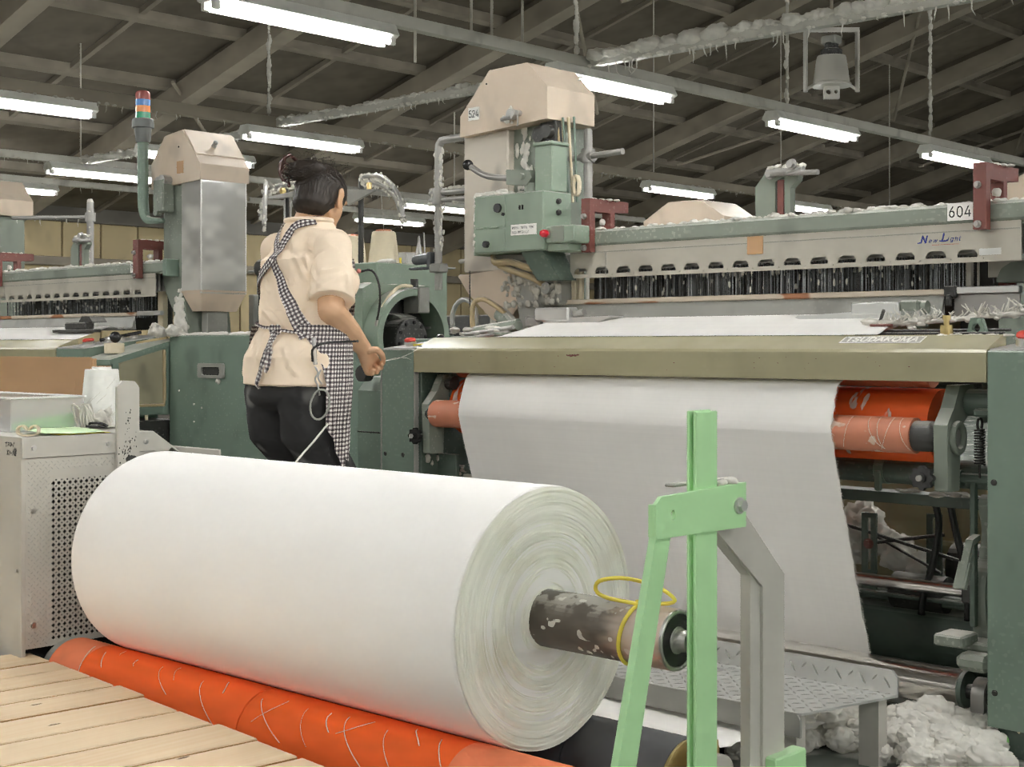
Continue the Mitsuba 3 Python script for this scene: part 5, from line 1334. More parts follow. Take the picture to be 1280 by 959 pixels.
pile('lint_heap', 'heap of white lint on the floor beside the right loom post', [(-1.72, 3.46, .03, 0.044, 48, .055), (-1.62, 3.36, .02, 0.040, 39, .05), (-1.86, 3.52, .02, 0.040, 30, .05), (-1.67, 3.28, .015, 0.032, 26, .045), (-1.60, 3.46, .02, 0.036, 19, .03)])
pile('lint_heap', 'heap of white lint on the floor under the tread plate step', [(-1.93, 3.35, .02, 0.040, 30, .05), (-2.02, 3.20, .015, 0.036, 30, .05), (-2.12, 3.08, .01, 0.028, 22, .045), (-2.2, 3.35, .02, 0.040, 26, .06)])
single('lint_clump', [fluff((-2.40 + .06 * i + g.normal(0, .015), 4.14 + g.normal(0, .02), .50 - .02 * i * i * .3 + g.normal(0, .012)), .06 * g.uniform(.7, 1.1), 3, .5, 2.2, seed=i) for i in range(6)], 'm_lint', 'soft white lint clump caught inside the loom above the steel bar', 'lint', True)
single('lint_clump', [fluff((-2.33 + g.normal(0, .015), 4.12 + g.normal(0, .02), .40 + .03 * i), .05, 3, .5, 2.2, seed=i + 9) for i in range(3)], 'm_lint', 'smaller lint clump hanging below the other inside the loom', 'lint', True)

# ---- loom 906 on the left
DX = -4.33
l2 = thing('weaving_loom', 'green weaving loom at the left, its rail plate half hidden behind a red bracket', 'loom')
loom_core(l2, DX, 200, -3.9, -1.90)
red_bracket(l2, -6.150, -6.105)
red_bracket(l2, -7.565, -7.52)
rail_arm(l2, -4.33)
number_plate(l2, '906', -6.215, -6.135, 3.8995, 1.412, 1.463)
add(l2, 'rail_end_plate', box(-5.93, -5.90, 3.895, 3.99, 1.385, 1.47, .004), 'm_green')
add(l2, 'post', cyl((-7.27, 4.30, 1.40), (-7.27, 4.30, 1.865), .020, 16), 'm_steel_dull', 35)
add(l2 + '__post', 'cross_bar', cyl((-7.60, 4.00, 1.776), (-7.25, 4.32, 1.781), .0115, 12), 'm_steel_dull', 35)
add(l2 + '__post', 'collar', cyl((-7.27, 4.30, 1.755), (-7.27, 4.30, 1.805), .030, 14), 'm_steel_dull', 35)
add(l2 + '__post', 'lint', [lint_along((-7.58, 4.02, 1.77), (-7.30, 4.27, 1.772), .010, .03, .04, .3, 7), fluff((-7.27, 4.30, 1.868), .018, 1)] + [fluff((-7.255 , 4.285, 1.45 + .045 * i), .006, 1) for i in range(9)], 'm_lint', True, kind='stuff')
add(l2, 'cream_post', box(-6.13, -6.085, 4.0, 4.03, 1.05, 1.37, .002), 'm_cone_cream')
# right end: side boxes, window, cabinet
add(l2, 'end_box', prism([(3.5, .0), (3.9, .0), (3.9, 1.09), (3.5, 1.034)], 'x', -6.222, -5.975), 'm_green')
e2 = add(l2, 'control_plate', prism([(3.502, 1.0345), (3.95, 1.0963), (3.95, 1.101), (3.502, 1.0405)], 'x', -6.215, -6.0), 'm_aluminium')
for i, (x, y) in enumerate(((-6.09, 3.70), (-6.09, 3.77), (-6.09, 3.84))):
    push_button(e2, (x, y, 1.0405 + (y - 3.502) * .135), (0, -.13, .99), .018, 'm_chrome', h=.022)
push_button(e2, (-6.10, 3.60, 1.0545), (0, -.13, .99), .026, 'm_red_button', h=.026, name='stop_button')
add(e2, 'handle_rod', cyl((-6.10, 3.66, 1.075), (-6.06, 3.86, 1.115), .008, 8), 'm_black_plastic', True)
add(l2, 'temple', [box(-6.50, -6.30, 3.70, 3.75, 1.13, 1.165, .006), prism([(-6.40, 1.165), (-6.37, 1.195), (-6.30, 1.195), (-6.27, 1.165)], 'y', 3.72, 3.80), box(-6.62, -6.22, 3.70, 3.74, 1.115, 1.13, .003)], 'm_dark')
add(l2, 'side_step', [prism([(3.5, .725), (3.86, .725), (3.86, 1.065), (3.5, .965)], 'x', -5.968, -5.745)], 'm_green')
add(l2, 'side_step_lid', [prism([(3.49, .962), (3.86, 1.063), (3.86, 1.085), (3.49, .985)], 'x', -5.97, -5.732)], 'm_green')
wf = add(l2, 'side_window_frame', [prism(Polygon([(3.505, .728), (3.80, .728), (3.80, 1.063), (3.505, .985)]).difference(Polygon([(3.535, .765), (3.785, .765), (3.785, 1.035), (3.535, .97)])), 'x', -5.744, -5.732)], 'm_green')
add(wf, 'window_pane', prism([(3.53, .76), (3.79, .76), (3.79, 1.042), (3.53, .974)], 'x', -5.7435, -5.738), 'm_haze_film', label='dusty plastic window in a yellowed edge')
add(wf, 'window_edge', [tube([(-5.735, 3.537, .772), (-5.735, 3.775, .772), (-5.735, 3.78, .80), (-5.735, 3.778, 1.03)], .008, 8)], 'm_yellow' if False else 'm_hose', True)
add(wf, 'frame_stud', cyl((-5.732, 3.68, .728), (-5.732, 3.68, .705), .008, 8), 'm_cone_cream', 30)
cab = add(l2, 'end_cabinet', box(-5.735, -4.86, 3.805, 4.27, .0, 1.097, .005), 'm_green', label='green sheet metal end cabinet')
ph = add(cab, 'pull_handle', prism(rounded([(-5.492, .902), (-5.295, .902), (-5.295, .970), (-5.492, .970)], .012).difference(rounded([(-5.464, .916), (-5.322, .916), (-5.322, .952), (-5.464, .952)], .010)), 'y', 3.793, 3.806), 'm_grey_mid', label='dusty recessed pull handle')
add(cab, 'handle_recess', prism(rounded([(-5.464, .916), (-5.322, .916), (-5.322, .952), (-5.464, .952)], .010), 'y', 3.8035, 3.8046), 'm_dark')
g = np.random.default_rng(111)
add(cab, 'lint', [fluff((-5.34, 3.80, .890), .010, 2, .6, 3), fluff((-5.335, 3.80, .882), .007, 1)] + [fluff((x, 3.803, z), .0045, 1, .6, 3) for x, z in ((-5.65, .84), (-5.53, .78), (-5.47, .765), (-5.53, .70))] + [fluff((g.uniform(-5.70, -4.95), g.uniform(3.82, 4.2), 1.10), g.uniform(.012, .03), 1, .6, 3, (1.6, 1.3, .5), i) for i in range(60)], 'm_lint', True, kind='stuff')
add(l2, 'shade_block', box(-5.96, -5.75, 3.60, 3.86, 0.0, .70, .003), 'm_dark')  # dark block standing in for the shade of the open space
# tower of this loom
add(l2, 'tower_column', [prism([(-6.03, 1.34), (-5.95, 1.22), (-5.90, 1.10), (-5.82, 1.10), (-5.83, 1.18), (-5.866, 1.31), (-5.866, 1.83), (-6.03, 1.83)], 'y', 3.97, 4.22)], 'm_green_dusty')
h2 = add(l2, 'tower_hood', prism([(-6.108, 1.822), (-6.108, 1.945), (-5.99, 2.075), (-5.842, 2.092), (-5.694, 1.918), (-5.694, 1.842)], 'y', 3.95, 4.235), 'm_beige', label='beige hood with a torn label')
add(h2, 'label_scar', box(-5.888, -5.832, 3.9492, 3.95, 1.882, 1.942, 0), 'm_cardboard')
add(h2, 'rivet_hole', cyl((-5.872, 3.951, 2.012), (-5.872, 3.9493, 2.012), .005, 10), 'm_black_hole', 30)
add(h2, 'top_flap', [prism([(-5.838, 2.089), (-5.735, 1.966), (-5.7325, 1.9685), (-5.8345, 2.0935)], 'y', 3.955, 4.235)], 'm_beige')
add(h2, 'flap_knob', [cyl((-5.77, 4.08, 2.015), (-5.758, 4.08, 2.028), .012, 12), sphere((-5.752, 4.08, 2.034), .012, 1)], 'm_steel_dull', 30)
add(l2, 'tower_shield', [box(-5.862, -5.858, 3.96, 4.22, 1.30, 1.85, 0), box(-5.858, -5.702, 3.96, 3.963, 1.30, 1.85, 0), box(-5.702, -5.699, 3.963, 4.22, 1.30, 1.85, 0)], 'm_shield', label='hazy clear plastic shield')
add(l2, 'shield_back', box(-5.855, -5.71, 4.19, 4.215, 1.30, 1.85, .002), 'm_lint_grey')
add(l2, 'shield_core', [box(-5.845, -5.80, 4.05, 4.12, 1.30, 1.83, .004), cyl((-5.77, 4.1, 1.3), (-5.77, 4.1, 1.83), .012, 10)], 'm_grey_mid', 30)
add(l2, 'shield_edge', [box(-5.704, -5.698, 3.957, 3.963, 1.30, 1.85, .001), box(-5.704, -5.698, 4.217, 4.223, 1.30, 1.85, .001)], 'm_aluminium')
add(l2, 'tower_tray', [hull([(-5.862, 3.955, 1.315), (-5.695, 3.955, 1.315), (-5.695, 4.225, 1.315), (-5.862, 4.225, 1.315), (-5.815, 3.99, 1.215), (-5.735, 3.99, 1.215), (-5.735, 4.19, 1.215), (-5.815, 4.19, 1.215)])], 'm_beige', label='beige tapered lint tray under the shield')
add(l2, 'tray_support', [box(-5.80, -5.75, 4.03, 4.15, 1.095, 1.22, .004), box(-5.72, -5.68, 4.25, 4.29, 1.095, 1.30, .004), box(-5.90, -5.60, 3.98, 4.30, 1.097, 1.112, .004)], 'm_grey_mid')
g = np.random.default_rng(113)
add(l2, 'lint', [fluff((-5.885 + g.normal(0, .016), 3.965, 1.10 + .22 * (s := g.uniform(0, 1)) ** 1.0), .022 * (1.3 - s), 2, .6, 3, (1, .6, 1.3), i) for i in range(36)], 'm_lint', True, kind='stuff')
jk = add(l2, 'signal_bracket', [box(-6.02, -5.93, 3.90, 3.965, 1.70, 1.86, .006), cyl((-6.0, 3.93, 1.70), (-6.0, 3.90, 1.70), .018, 12), cyl((-6.0, 3.93, 1.77), (-6.0, 3.90, 1.77), .018, 12)], 'm_green_dusty', 30)
add(jk, 'hood_knob', [cyl((-5.955, 3.95, 1.85), (-5.955, 3.905, 1.85), .030, 16), sphere((-6.0, 3.92, 1.86), .016, 1)], 'm_steel_dull', 30)
sg = add(l2, 'signal_pole', tube(smooth_path([(-6.105, 3.90, 2.08), (-6.105, 3.90, 1.85), (-6.100, 3.90, 1.73), (-6.075, 3.90, 1.675), (-6.02, 3.90, 1.66), (-5.93, 3.90, 1.655)], 8), [.027] * 17 + list(np.linspace(.027, .012, 24)), 14), 'm_green', True, label='green pipe carrying a four colour signal light')
add(sg, 'lamp_base', tube_hard([(-6.105, 3.90, z) for z in (2.05, 2.06, 2.115, 2.12, 2.122, 2.162, 2.166)], [.034, .036, .042, .042, .053, .053, .048], 32), 'm_grey_dark', 35)
bsdf('m_lens_green', (0.02, 0.27, 0.13), 0.2, clearcoat=1.0)
bsdf('m_lens_orange', (0.85, 0.30, 0.07), 0.2, clearcoat=1.0)
bsdf('m_lens_blue', (0.06, 0.20, 0.50), 0.2, clearcoat=1.0)
bsdf('m_lens_red', (0.30, 0.085, 0.075), 0.2, clearcoat=1.0)
z = 2.166
for nm, mt in (('green_lens', 'm_lens_green'), ('orange_lens', 'm_lens_orange'), ('blue_lens', 'm_lens_blue'), ('red_lens', 'm_lens_red')):
    rt = [.036, .036] if nm != 'red_lens' else [.036, .036, .030, .016]
    zz = [z + .0005, z + .031] if nm != 'red_lens' else [z + .0005, z + .030, z + .040, z + .045]
    add(sg, nm, tube_hard([(-6.105, 3.90, q) for q in zz], rt, 28), mt, 35)
    z += .0315
g = np.random.default_rng(115)
add(l2, 'mast_parts', [cyl((-5.50, 4.2, 1.1), (-5.50, 4.2, 1.45), .045, 16), cyl((-5.55, 4.2, 1.42), (-5.16, 4.2, 1.42), .045, 16), box(-5.42, -5.15, 4.1, 4.26, 1.098, 1.38, .01)], 'm_dark', 30)
# cloth, clips and tape
V, F = [], []
prof = [(3.87, 1.146), (3.62, 1.083), (3.595, 1.0795)]
for y, z in prof:
    for t_ in np.linspace(0, 1, 6):
        V.append([-7.75 + (-6.35 + 7.75 + (3.87 - y) * .5) * t_, y, z + .0006])
for i in range(2):
    for j in range(5):
        a = i * 6 + j
        F += [[a, a + 6, a + 7], [a, a + 7, a + 1]]
single('woven_cloth', trimesh.Trimesh(V, F, process=False), 'm_cloth', 'strip of white cloth on the loom at the left edge', 'cloth', True)
k = thing('tape_roll', 'small roll of cream tape lying on the left loom end box', 'tape')
tc = np.array([-5.86, 3.59, 1.014])
add(k, 'tape', [tube_hard([tc + [0, 0, a] for a in (0, .002, .046, .048)], [.044, .046, .046, .044], 32)], 'm_cone_cream', 40)
add(k, 'core_hole', [cyl(tc + [0, 0, .0478], tc + [0, 0, .0488], .030, 24)], 'm_cardboard', 35)
single('round_knob', [sphere(tc + [.008, 0, .075], .026, 3), cyl(tc + [.008, 0, .045], tc + [.008, 0, .06], .010, 12)], 'm_black_plastic', 'round black knob lying on the cream tape roll', 'knob', True)
g = np.random.default_rng(117)
single('lint_scrap', [fluff((-5.86 + .09 * i / 6 + g.normal(0, .02), 3.80 + g.normal(0, .02), 1.105 + abs(g.normal(0, .02))), g.uniform(.014, .028), 2, .7, 3, seed=i) for i in range(12)], 'm_lint', 'white lint scraps piled on the left loom by the end cabinet', 'lint', True)
single('wooden_tool', hull([(-5.85, 3.70, 1.057), (-5.72, 3.78, 1.080), (-5.73, 3.80, 1.086), (-5.86, 3.72, 1.062), (-5.85, 3.70, 1.068), (-5.72, 3.78, 1.092)]), 'm_hose', 'short flat wooden tool on the left loom beside the tape roll', 'tool')

# ---- tower at the left edge and hoods of the rows behind
def far_tower(label, x0, y0, w_, d_, ztop, mirror=False):
    k = thing('loom_tower', label, 'loom tower')
    sh_ = [(0, -.23), (0, -.13), (.32 * w_, 0), (.72 * w_, 0), (w_, -.13), (w_, -.23)]
    if mirror:
        sh_ = [(w_ - a, b) for a, b in sh_][::-1]
    add(k, 'hood', prism([(x0 + a, ztop + b) for a, b in sh_], 'y', y0, y0 + d_), 'm_beige')
    add(k, 'column', [box(x0 + .08 * w_, x0 + .9 * w_, y0 + .03, y0 + d_ - .03, 0, ztop - .23, .005)], 'm_green_dusty')
    add(k, 'pulley', [cyl((x0 + .55 * w_, y0 + .03, ztop - .27), (x0 + .55 * w_, y0 - .01, ztop - .27), .05, 20), cyl((x0 + .8 * w_, y0 + .03, ztop - .26), (x0 + .8 * w_, y0, ztop - .26), .035, 16)], 'm_dark', 30)
    return k


far_tower('beige hooded loom tower cut by the left edge', -8.93, 4.30, .50, .28, 2.10)
far_tower('far beige hood peeping over the green rail, left of the curved arm', -6.55, 8.5, .72, .45, 2.11)
far_tower('far beige hood over the green rail behind the right red bracket', -3.87, 8.5, .80, .45, 2.11)

# ---- creel with yarn cones behind the woman
cr = thing('yarn_creel', 'yarn creel with two lint covered curved arms behind the head of the woman', 'creel')
add(cr, 'pole', cyl((-5.80, 5.05, 1.4705), (-5.80, 5.05, 1.955), .015, 14), 'm_dark', 35)
add(cr, 'pole', cyl((-6.435, 5.05, 1.20), (-6.435, 5.05, 1.94), .012, 12), 'm_dark', 35)
arm = [[(-5.80, 5.05, 1.945), (-5.74, 5.05, 1.955), (-5.64, 5.05, 1.945), (-5.55, 5.05, 1.89), (-5.49, 5.05, 1.81), (-5.465, 5.05, 1.715)],
       [(-6.30, 5.05, 1.955), (-6.40, 5.05, 1.965), (-6.51, 5.05, 1.960), (-6.61, 5.05, 1.92), (-6.66, 5.05, 1.87), (-6.685, 5.05, 1.80)],
       [(-6.43, 4.95, 1.93), (-6.36, 4.85, 1.95), (-6.28, 4.78, 1.90), (-6.245, 4.75, 1.80), (-6.24, 4.74, 1.70)],
       [(-5.80, 5.05, 1.93), (-5.78, 5.15, 1.925), (-5.75, 5.25, 1.86), (-5.74, 5.3, 1.72)]]
g = np.random.default_rng(121)
for i, a in enumerate(arm):
    q = smooth_path(a, 8)
    kk = add(cr, 'curved_arm', tube(q, .013, 10), 'm_steel_dull', True)
    ms = []
    for j in range(110 if i < 2 else 40):
        p_ = q[g.integers(0, len(q))]
        ms.append(fluff(p_ + [g.normal(0, .006), g.normal(0, .006), g.choice([.010, -.014, -.024])], g.uniform(.003, .0085), 1, .6, 3, (1.1, 1, 1.5), j))
    add(kk, 'lint', ms, 'm_lint', True, kind='stuff')
add(cr, 'guide_plate', [hull([(-5.83, 4.98, 1.885), (-5.55, 5.0, 1.868), (-5.83, 5.10, 1.885), (-5.55, 5.08, 1.868), (-5.83, 4.98, 1.877), (-5.55, 5.0, 1.863)]), hull([(-5.83, 4.98, 1.885), (-5.83, 4.98, 1.80), (-5.62, 5.0, 1.872), (-5.83, 5.0, 1.885), (-5.83, 5.0, 1.80), (-5.62, 5.02, 1.872)])], 'm_grey_mid')
add(cr, 'guide_plate', [hull([(-6.56, 4.98, 1.895), (-6.26, 5.0, 1.915), (-6.56, 5.12, 1.895), (-6.26, 5.1, 1.915), (-6.56, 4.98, 1.885), (-6.26, 5.0, 1.88)])], 'm_steel_dull')
add(cr, 'guide_eye', [sphere((-6.435, 5.02, 1.925), .02, 1), cyl((-5.70, 5.02, 1.88), (-5.70, 5.02, 1.915), .014, 10)], 'm_brass', 30)
for i in range(5):
    add(cr, 'guide_rod', cyl((-6.42 + .055 * i, 5.02, 1.472), (-6.42 + .055 * i, 5.02, 1.89), .006, 6), 'm_steel_dull', True)
add(cr, 'yarn', cyl((-5.617, 5.05, 1.66), (-5.640, 5.05, 1.865), .0015, 5), 'm_lint', True)
add(cr, 'base_shelf', [box(-6.55, -5.91, 4.86, 5.42, 1.462, 1.471, .003), box(-5.905, -5.45, 5.28, 5.42, 1.462, 1.471, .003)], 'm_grey_mid')
add(cr, 'shelf_leg', [box(-6.52, -6.47, 4.9, 4.95, 0, 1.462, .003), box(-6.52, -6.47, 5.33, 5.38, 0, 1.462, .003)], 'm_grey_mid')


def cone(label, x, y, z, h, r0, r1, mat):
    k = thing('yarn_cone', label, 'yarn cone')
    c_ = np.array([x, y, z])
    add(k, 'yarn', tube_hard([c_ + [0, 0, a] for a in (0, .006, h - .006, h)], [r0 * .9, r0, r1, r1 * .9], 36), mat, 40)
    add(k, 'tip', tube_hard([c_ + [0, 0, h - .001], c_ + [0, 0, h + .010]], [r1 * .72, r1 * .66], 24), 'm_salmon', 35)


cone('cream yarn cone on the creel to the right of the woman', -5.617, 5.05, 1.4715, .180, .084, .063, 'm_cone_cream')
cone('cream yarn cone half hidden behind the creel pole', -6.10, 5.25, 1.4725, .190, .080, .062, 'm_cone_cream')
cone('white yarn cone beside the face of the woman', -5.99, 5.00, 1.4725, .175, .085, .062, 'm_cone_white')
k = thing('plastic_crate', 'milky plastic crate with an orange label behind the yarn cones', 'crate')
add(k, 'walls', [box(-5.96, -5.70, 5.29, 5.30, 1.4725, 1.56, .001), box(-5.71, -5.70, 5.30, 5.40, 1.4725, 1.56, .001), box(-5.96, -5.95, 5.30, 5.40, 1.4725, 1.56, .001), box(-5.96, -5.70, 5.39, 5.40, 1.4725, 1.56, .001)], 'm_clear_tray')
add(k, 'label', box(-5.82, -5.74, 5.286, 5.2895, 1.478, 1.53, 0), 'm_yellow')
single('lint_scrap', [fluff((-5.46 + .022 * i, 4.90 + g.normal(0, .01), 1.478), .022, 2, .6, 3, (1.4, 1, .6), i) for i in range(4)], 'm_lint', 'white lint scraps on the green box below the yarn cones', 'lint', True)

# second creel, farther back
c2 = thing('yarn_creel', 'farther creel of pale bent tubes between the bent grey tube and the yarn cones', 'creel')
for i, (xa, ya, rr_) in enumerate(((-6.2, 6.6, .17), (-5.72, 6.6, .20), (-6.0, 6.9, .16))):
    add(c2, 'curved_arm', tube(smooth_path([(xa + rr_ * math.cos(a), ya, 1.46 + rr_ * .9 * math.sin(a)) for a in np.linspace(0, PI, 9)], 3), .013, 8), 'm_lint', True)
add(c2, 'rail', [cyl((-6.6, 6.6, 1.60), (-5.2, 6.6, 1.655), .014, 8), cyl((-6.6, 6.6, 1.50), (-5.2, 6.6, 1.50), .014, 8), cyl((-5.52, 6.6, 0.0), (-5.52, 6.6, 1.66), .018, 8), cyl((-6.3, 6.6, 0.0), (-6.3, 6.6, 1.62), .018, 8)], 'm_lint_grey', True)
c3 = thing('feed_stand', 'small upright yarn feeder pins on the green drive box', 'stand')
add(c3, 'pin', [tube_hard([(-5.40, 5.10, 1.4705), (-5.40, 5.10, 1.62)], [.03, .004], 12)], 'm_steel_dull', 35)
add(c3, 'rod', cyl((-5.385, 5.13, 1.4705), (-5.395, 5.13, 1.64), .005, 6), 'm_steel_dull', True)
# machine row seen below, behind the gap
b3 = thing('rear_loom', 'dim green loom body of the row behind, seen through the gap left of hood 524', 'loom')
add(b3, 'frame', [box(-9.5, -5.6, 9.0, 9.8, 0, 1.15, .01)], 'm_green')
add(b3, 'rail', [box(-9.5, -5.6, 8.97, 9.05, 1.15, 1.32, .01)], 'm_dark')
add(b3, 'cream_post', [box(-6.85, -6.70, 8.90, 8.97, .6, 1.45, .006)], 'm_cone_cream')
add(b3, 'clutter', [box(-7.2, -6.9, 8.95, 9.0, 1.05, 1.24, .01), box(-6.9, -6.6, 9.05, 9.3, 1.15, 1.30, .01)], 'm_grey_mid', 30)

# ---------------------------------------------------------------- the woman
J = {"pelvis": [-3.644, 2.893, 0.952], "waist": [-3.659, 2.934, 1.107], "chest": [-3.692, 2.971, 1.279], "upchest": [-3.702, 2.989, 1.383], "neckb": [-3.714, 3.012, 1.46], "neckt": [-3.712, 3.035, 1.509], "head": [-3.703, 3.05, 1.542], "rsh": [-3.567, 2.979, 1.363], "relb": [-3.482, 2.908, 1.161], "rwri": [-3.536, 3.089, 1.04], "lsh": [-3.822, 2.973, 1.367], "k1": [-3.551, 3.157, 1.007], "k1b": [-3.558, 3.178, 0.986], "k1c": [-3.535, 3.172, 0.99], "k1t": [-3.522, 3.164, 0.997], "k2": [-3.553, 3.142, 0.997], "k2b": [-3.558, 3.164, 0.973], "k2c": [-3.532, 3.162, 0.976], "k2t": [-3.518, 3.153, 0.987], "k3": [-3.551, 3.123, 0.989], "k3b": [-3.555, 3.14, 0.962], "k3c": [-3.53, 3.143, 0.963], "k3t": [-3.522, 3.143, 0.976], "k4": [-3.548, 3.106, 0.984], "k4b": [-3.549, 3.118, 0.96], "k4c": [-3.53, 3.122, 0.958], "k4t": [-3.523, 3.122, 0.968], "th0": [-3.515, 3.095, 1.034], "th1": [-3.5, 3.116, 1.037], "th2": [-3.5, 3.137, 1.022], "th3": [-3.514, 3.158, 1.004], "thr0": [-3.518, 3.16, 0.998], "thr1": [-3.724, 3.475, 1.056], "thr2": [-3.612, 3.333, 1.003], "rope0": [-3.461, 2.9, 0.826], "rope1": [-3.389, 2.693, 0.699]}
J = {k: np.array(v) for k, v in J.items()}
PF, PR, PZ = np.array([0, 1.0, 0]), np.array([1.0, 0, 0]), np.array([0, 0, 1.0])   # she faces the loom


def ell(c, r, fr=None, n=2):
    """Points of an ellipsoid (for hulls): centre, three half axes, frame."""
    v = np.array(trimesh.creation.icosphere(subdivisions=n, radius=1.0).vertices) * np.asarray(r, float)
    if fr is not None:
        v = v @ np.asarray(fr)
    return v + np.asarray(c, float)


def man(mesh):
    return m3.Manifold(m3.Mesh(np.asarray(mesh.vertices, np.float32), np.asarray(mesh.faces, np.uint32)))


def hullm(*sets):
    return m3.Manifold.hull_points(np.vstack(sets).astype(np.float32))


def chain(pts, rad):
    """Hulls of consecutive spheres."""
    out = m3.Manifold()
    for i in range(len(pts) - 1):
        out = out + hullm(ell(pts[i], [rad[i]] * 3), ell(pts[i + 1], [rad[i + 1]] * 3))
    return out


def lofted(secs):
    """Hulls of consecutive flat ellipses: (centre, half width along x, half depth along y, half height)."""
    out = m3.Manifold()
    for (c0, a0, b0, h0), (c1, a1, b1, h1) in zip(secs[:-1], secs[1:]):
        out = out + hullm(ell(c0, (a0, b0, h0), n=3), ell(c1, (a1, b1, h1), n=3))
    return out


def soft(m, edge, it=12, lam=.5):
    m = m.refine_to_length(edge)
    q = m.to_mesh()
    t = trimesh.Trimesh(np.array(q.vert_properties[:, :3], float), np.array(q.tri_verts), process=False)
    trimesh.smoothing.filter_taubin(t, lamb=lam, nu=lam + .03, iterations=it)
    return t


bsdf('m_skin', lambda p, n, uv: mi.Color3f(0.57, 0.345, 0.205) * (0.94 + 0.12 * fbm(p.x * 30, p.y * 30, p.z * 30, 2)), 0.48, sheen=0.2)
bsdf('m_hair', lambda p, n, uv: mi.Color3f(0.020, 0.015, 0.012) * (0.7 + 0.9 * noise(p.x * 90, p.y * 90, p.z * 60)), 0.50, specular=0.35)
bsdf('m_shirt', lambda p, n, uv: mi.Color3f(0.82, 0.68, 0.53) * (0.96 + 0.06 * noise(p.x * 14, p.y * 14, p.z * 14)), 0.9, sheen=0.3)
bsdf('m_trousers', lambda p, n, uv: mix((0.010, 0.010, 0.011), (0.10, 0.10, 0.095), 0.9 * smoothstep(0.60, 0.80, fbm(p.x * 11 + 4, p.y * 11, p.z * 9, 3)) + 0.06), 0.9, sheen=0.4)
bsdf('m_sole', (0.5, 0.5, 0.48), 0.6)


def _gingham(p, n, uv):
    q = 0.0135
    a = dr.select(uv.x / q - dr.floor(uv.x / q) < 0.5, mi.Float(1), mi.Float(0))
    b = dr.select(uv.y / q - dr.floor(uv.y / q) < 0.5, mi.Float(1), mi.Float(0))
    s = a + b
    return dr.select(s > 1.5, mi.Color3f(0.028, 0.024, 0.03), dr.select(s > 0.5, mi.Color3f(0.20, 0.165, 0.165), mi.Color3f(0.70, 0.68, 0.65)))


bsdf('m_gingham', _gingham, 0.9)

wo = thing('person', 'woman seen from behind in beige T-shirt and checked apron, holding a thread at the loom', 'person')
C_ = {k: J[k] for k in ('pelvis', 'waist', 'chest', 'upchest', 'neckb')}
FZ = .182
# head frame: turned a little less to the right than the body, bent down
HA = YAW - math.radians(24)
hf0 = np.array([-math.sin(HA), math.cos(HA), 0])
hx = np.array([math.cos(HA), math.sin(HA), 0])
pt_ = math.radians(24)
hy = math.cos(pt_) * hf0 - math.sin(pt_) * PZ
hz = math.sin(pt_) * hf0 + math.cos(pt_) * PZ
HF = np.array([hx, hy, hz])
HO = J['head']
H = lambda x, y, z: HO + x * hx + y * hy + z * hz
# skin: one body
skull = hullm(ell(H(0, -.008, .022), (.072, .090, .077), HF, 3), ell(H(0, .02, -.03), (.064, .072, .05), HF))
skull = skull + hullm(ell(H(0, .03, -.02), (.062, .06, .06), HF), ell(H(0, .060, -.092), (.028, .026, .022), HF), ell(H(.048, .0, -.055), (.014, .02, .02), HF), ell(H(-.048, .0, -.055), (.014, .02, .02), HF))
skull = skull + hullm(ell(H(0, .086, .012), (.008, .008, .008), HF), ell(H(0, .106, -.026), (.010, .010, .008), HF), ell(H(.014, .090, -.032), (.009, .008, .007), HF), ell(H(-.014, .090, -.032), (.009, .008, .007), HF))
skull = skull + hullm(ell(H(-.02, .078, -.062), (.008, .010, .006), HF), ell(H(.02, .078, -.062), (.008, .010, .006), HF), ell(H(0, .088, -.060), (.008, .010, .008), HF))
for s in (-1, 1):
    skull = skull + hullm(ell(H(s * .015, .084, .018), (.008, .008, .006), HF), ell(H(s * .045, .072, .020), (.010, .010, .007), HF))
    skull = skull + hullm(ell(H(s * .073, -.004, .012), (.010, .020, .014), HF), ell(H(s * .072, .002, -.030), (.008, .010, .012), HF), ell(H(s * .084, -.014, .006), (.005, .014, .018), HF), ell(H(s * .078, -.006, -.026), (.005, .009, .012), HF))
neck = hullm(ell(J['neckb'] + [0, -.01, -.03], (.066, .060, .03)), ell(J['neckb'] + [0, .0, .01], (.056, .056, .03)), ell(J['neckt'], (.054, .056, .03)))
neck = neck + hullm(ell(J['neckt'], (.054, .056, .03)), ell(H(0, -.012, -.03), (.056, .062, .03), HF))
torso = lofted([(C_['pelvis'] + [0, 0, -.06], .160, .115, .06), (C_['waist'], .140, .105, .05), (C_['chest'], .140, .100, .05), (C_['upchest'] + [0, 0, -.04], .120, .08, .04), (C_['neckb'] + [0, -.01, -.03], .07, .06, .03)])
torso = torso + hullm(ell(J['rsh'], [.042] * 3), ell(J['lsh'], [.042] * 3), ell(C_['upchest'] + [0, 0, -.02], (.05, .06, .04)))
hipr, hipl = C_['pelvis'] + [.085, 0, -.06], C_['pelvis'] + [-.085, 0, -.06]
kr, kl = np.array([-3.545, 2.995, .60]), np.array([-3.735, 3.03, .60])
ar, al = np.array([-3.530, 2.975, .275]), np.array([-3.750, 3.02, .275])
legs = chain([hipr, kr, ar], [.078, .050, .036]) + chain([hipl, kl, al], [.078, .050, .036])
for a in (ar, al):
    legs = legs + hullm(ell(a, [.036] * 3), ell(a + [0, .10, -.055], (.034, .05, .02)), ell(a + [0, -.03, -.055], (.028, .03, .025)))
body = torso + neck + skull + legs


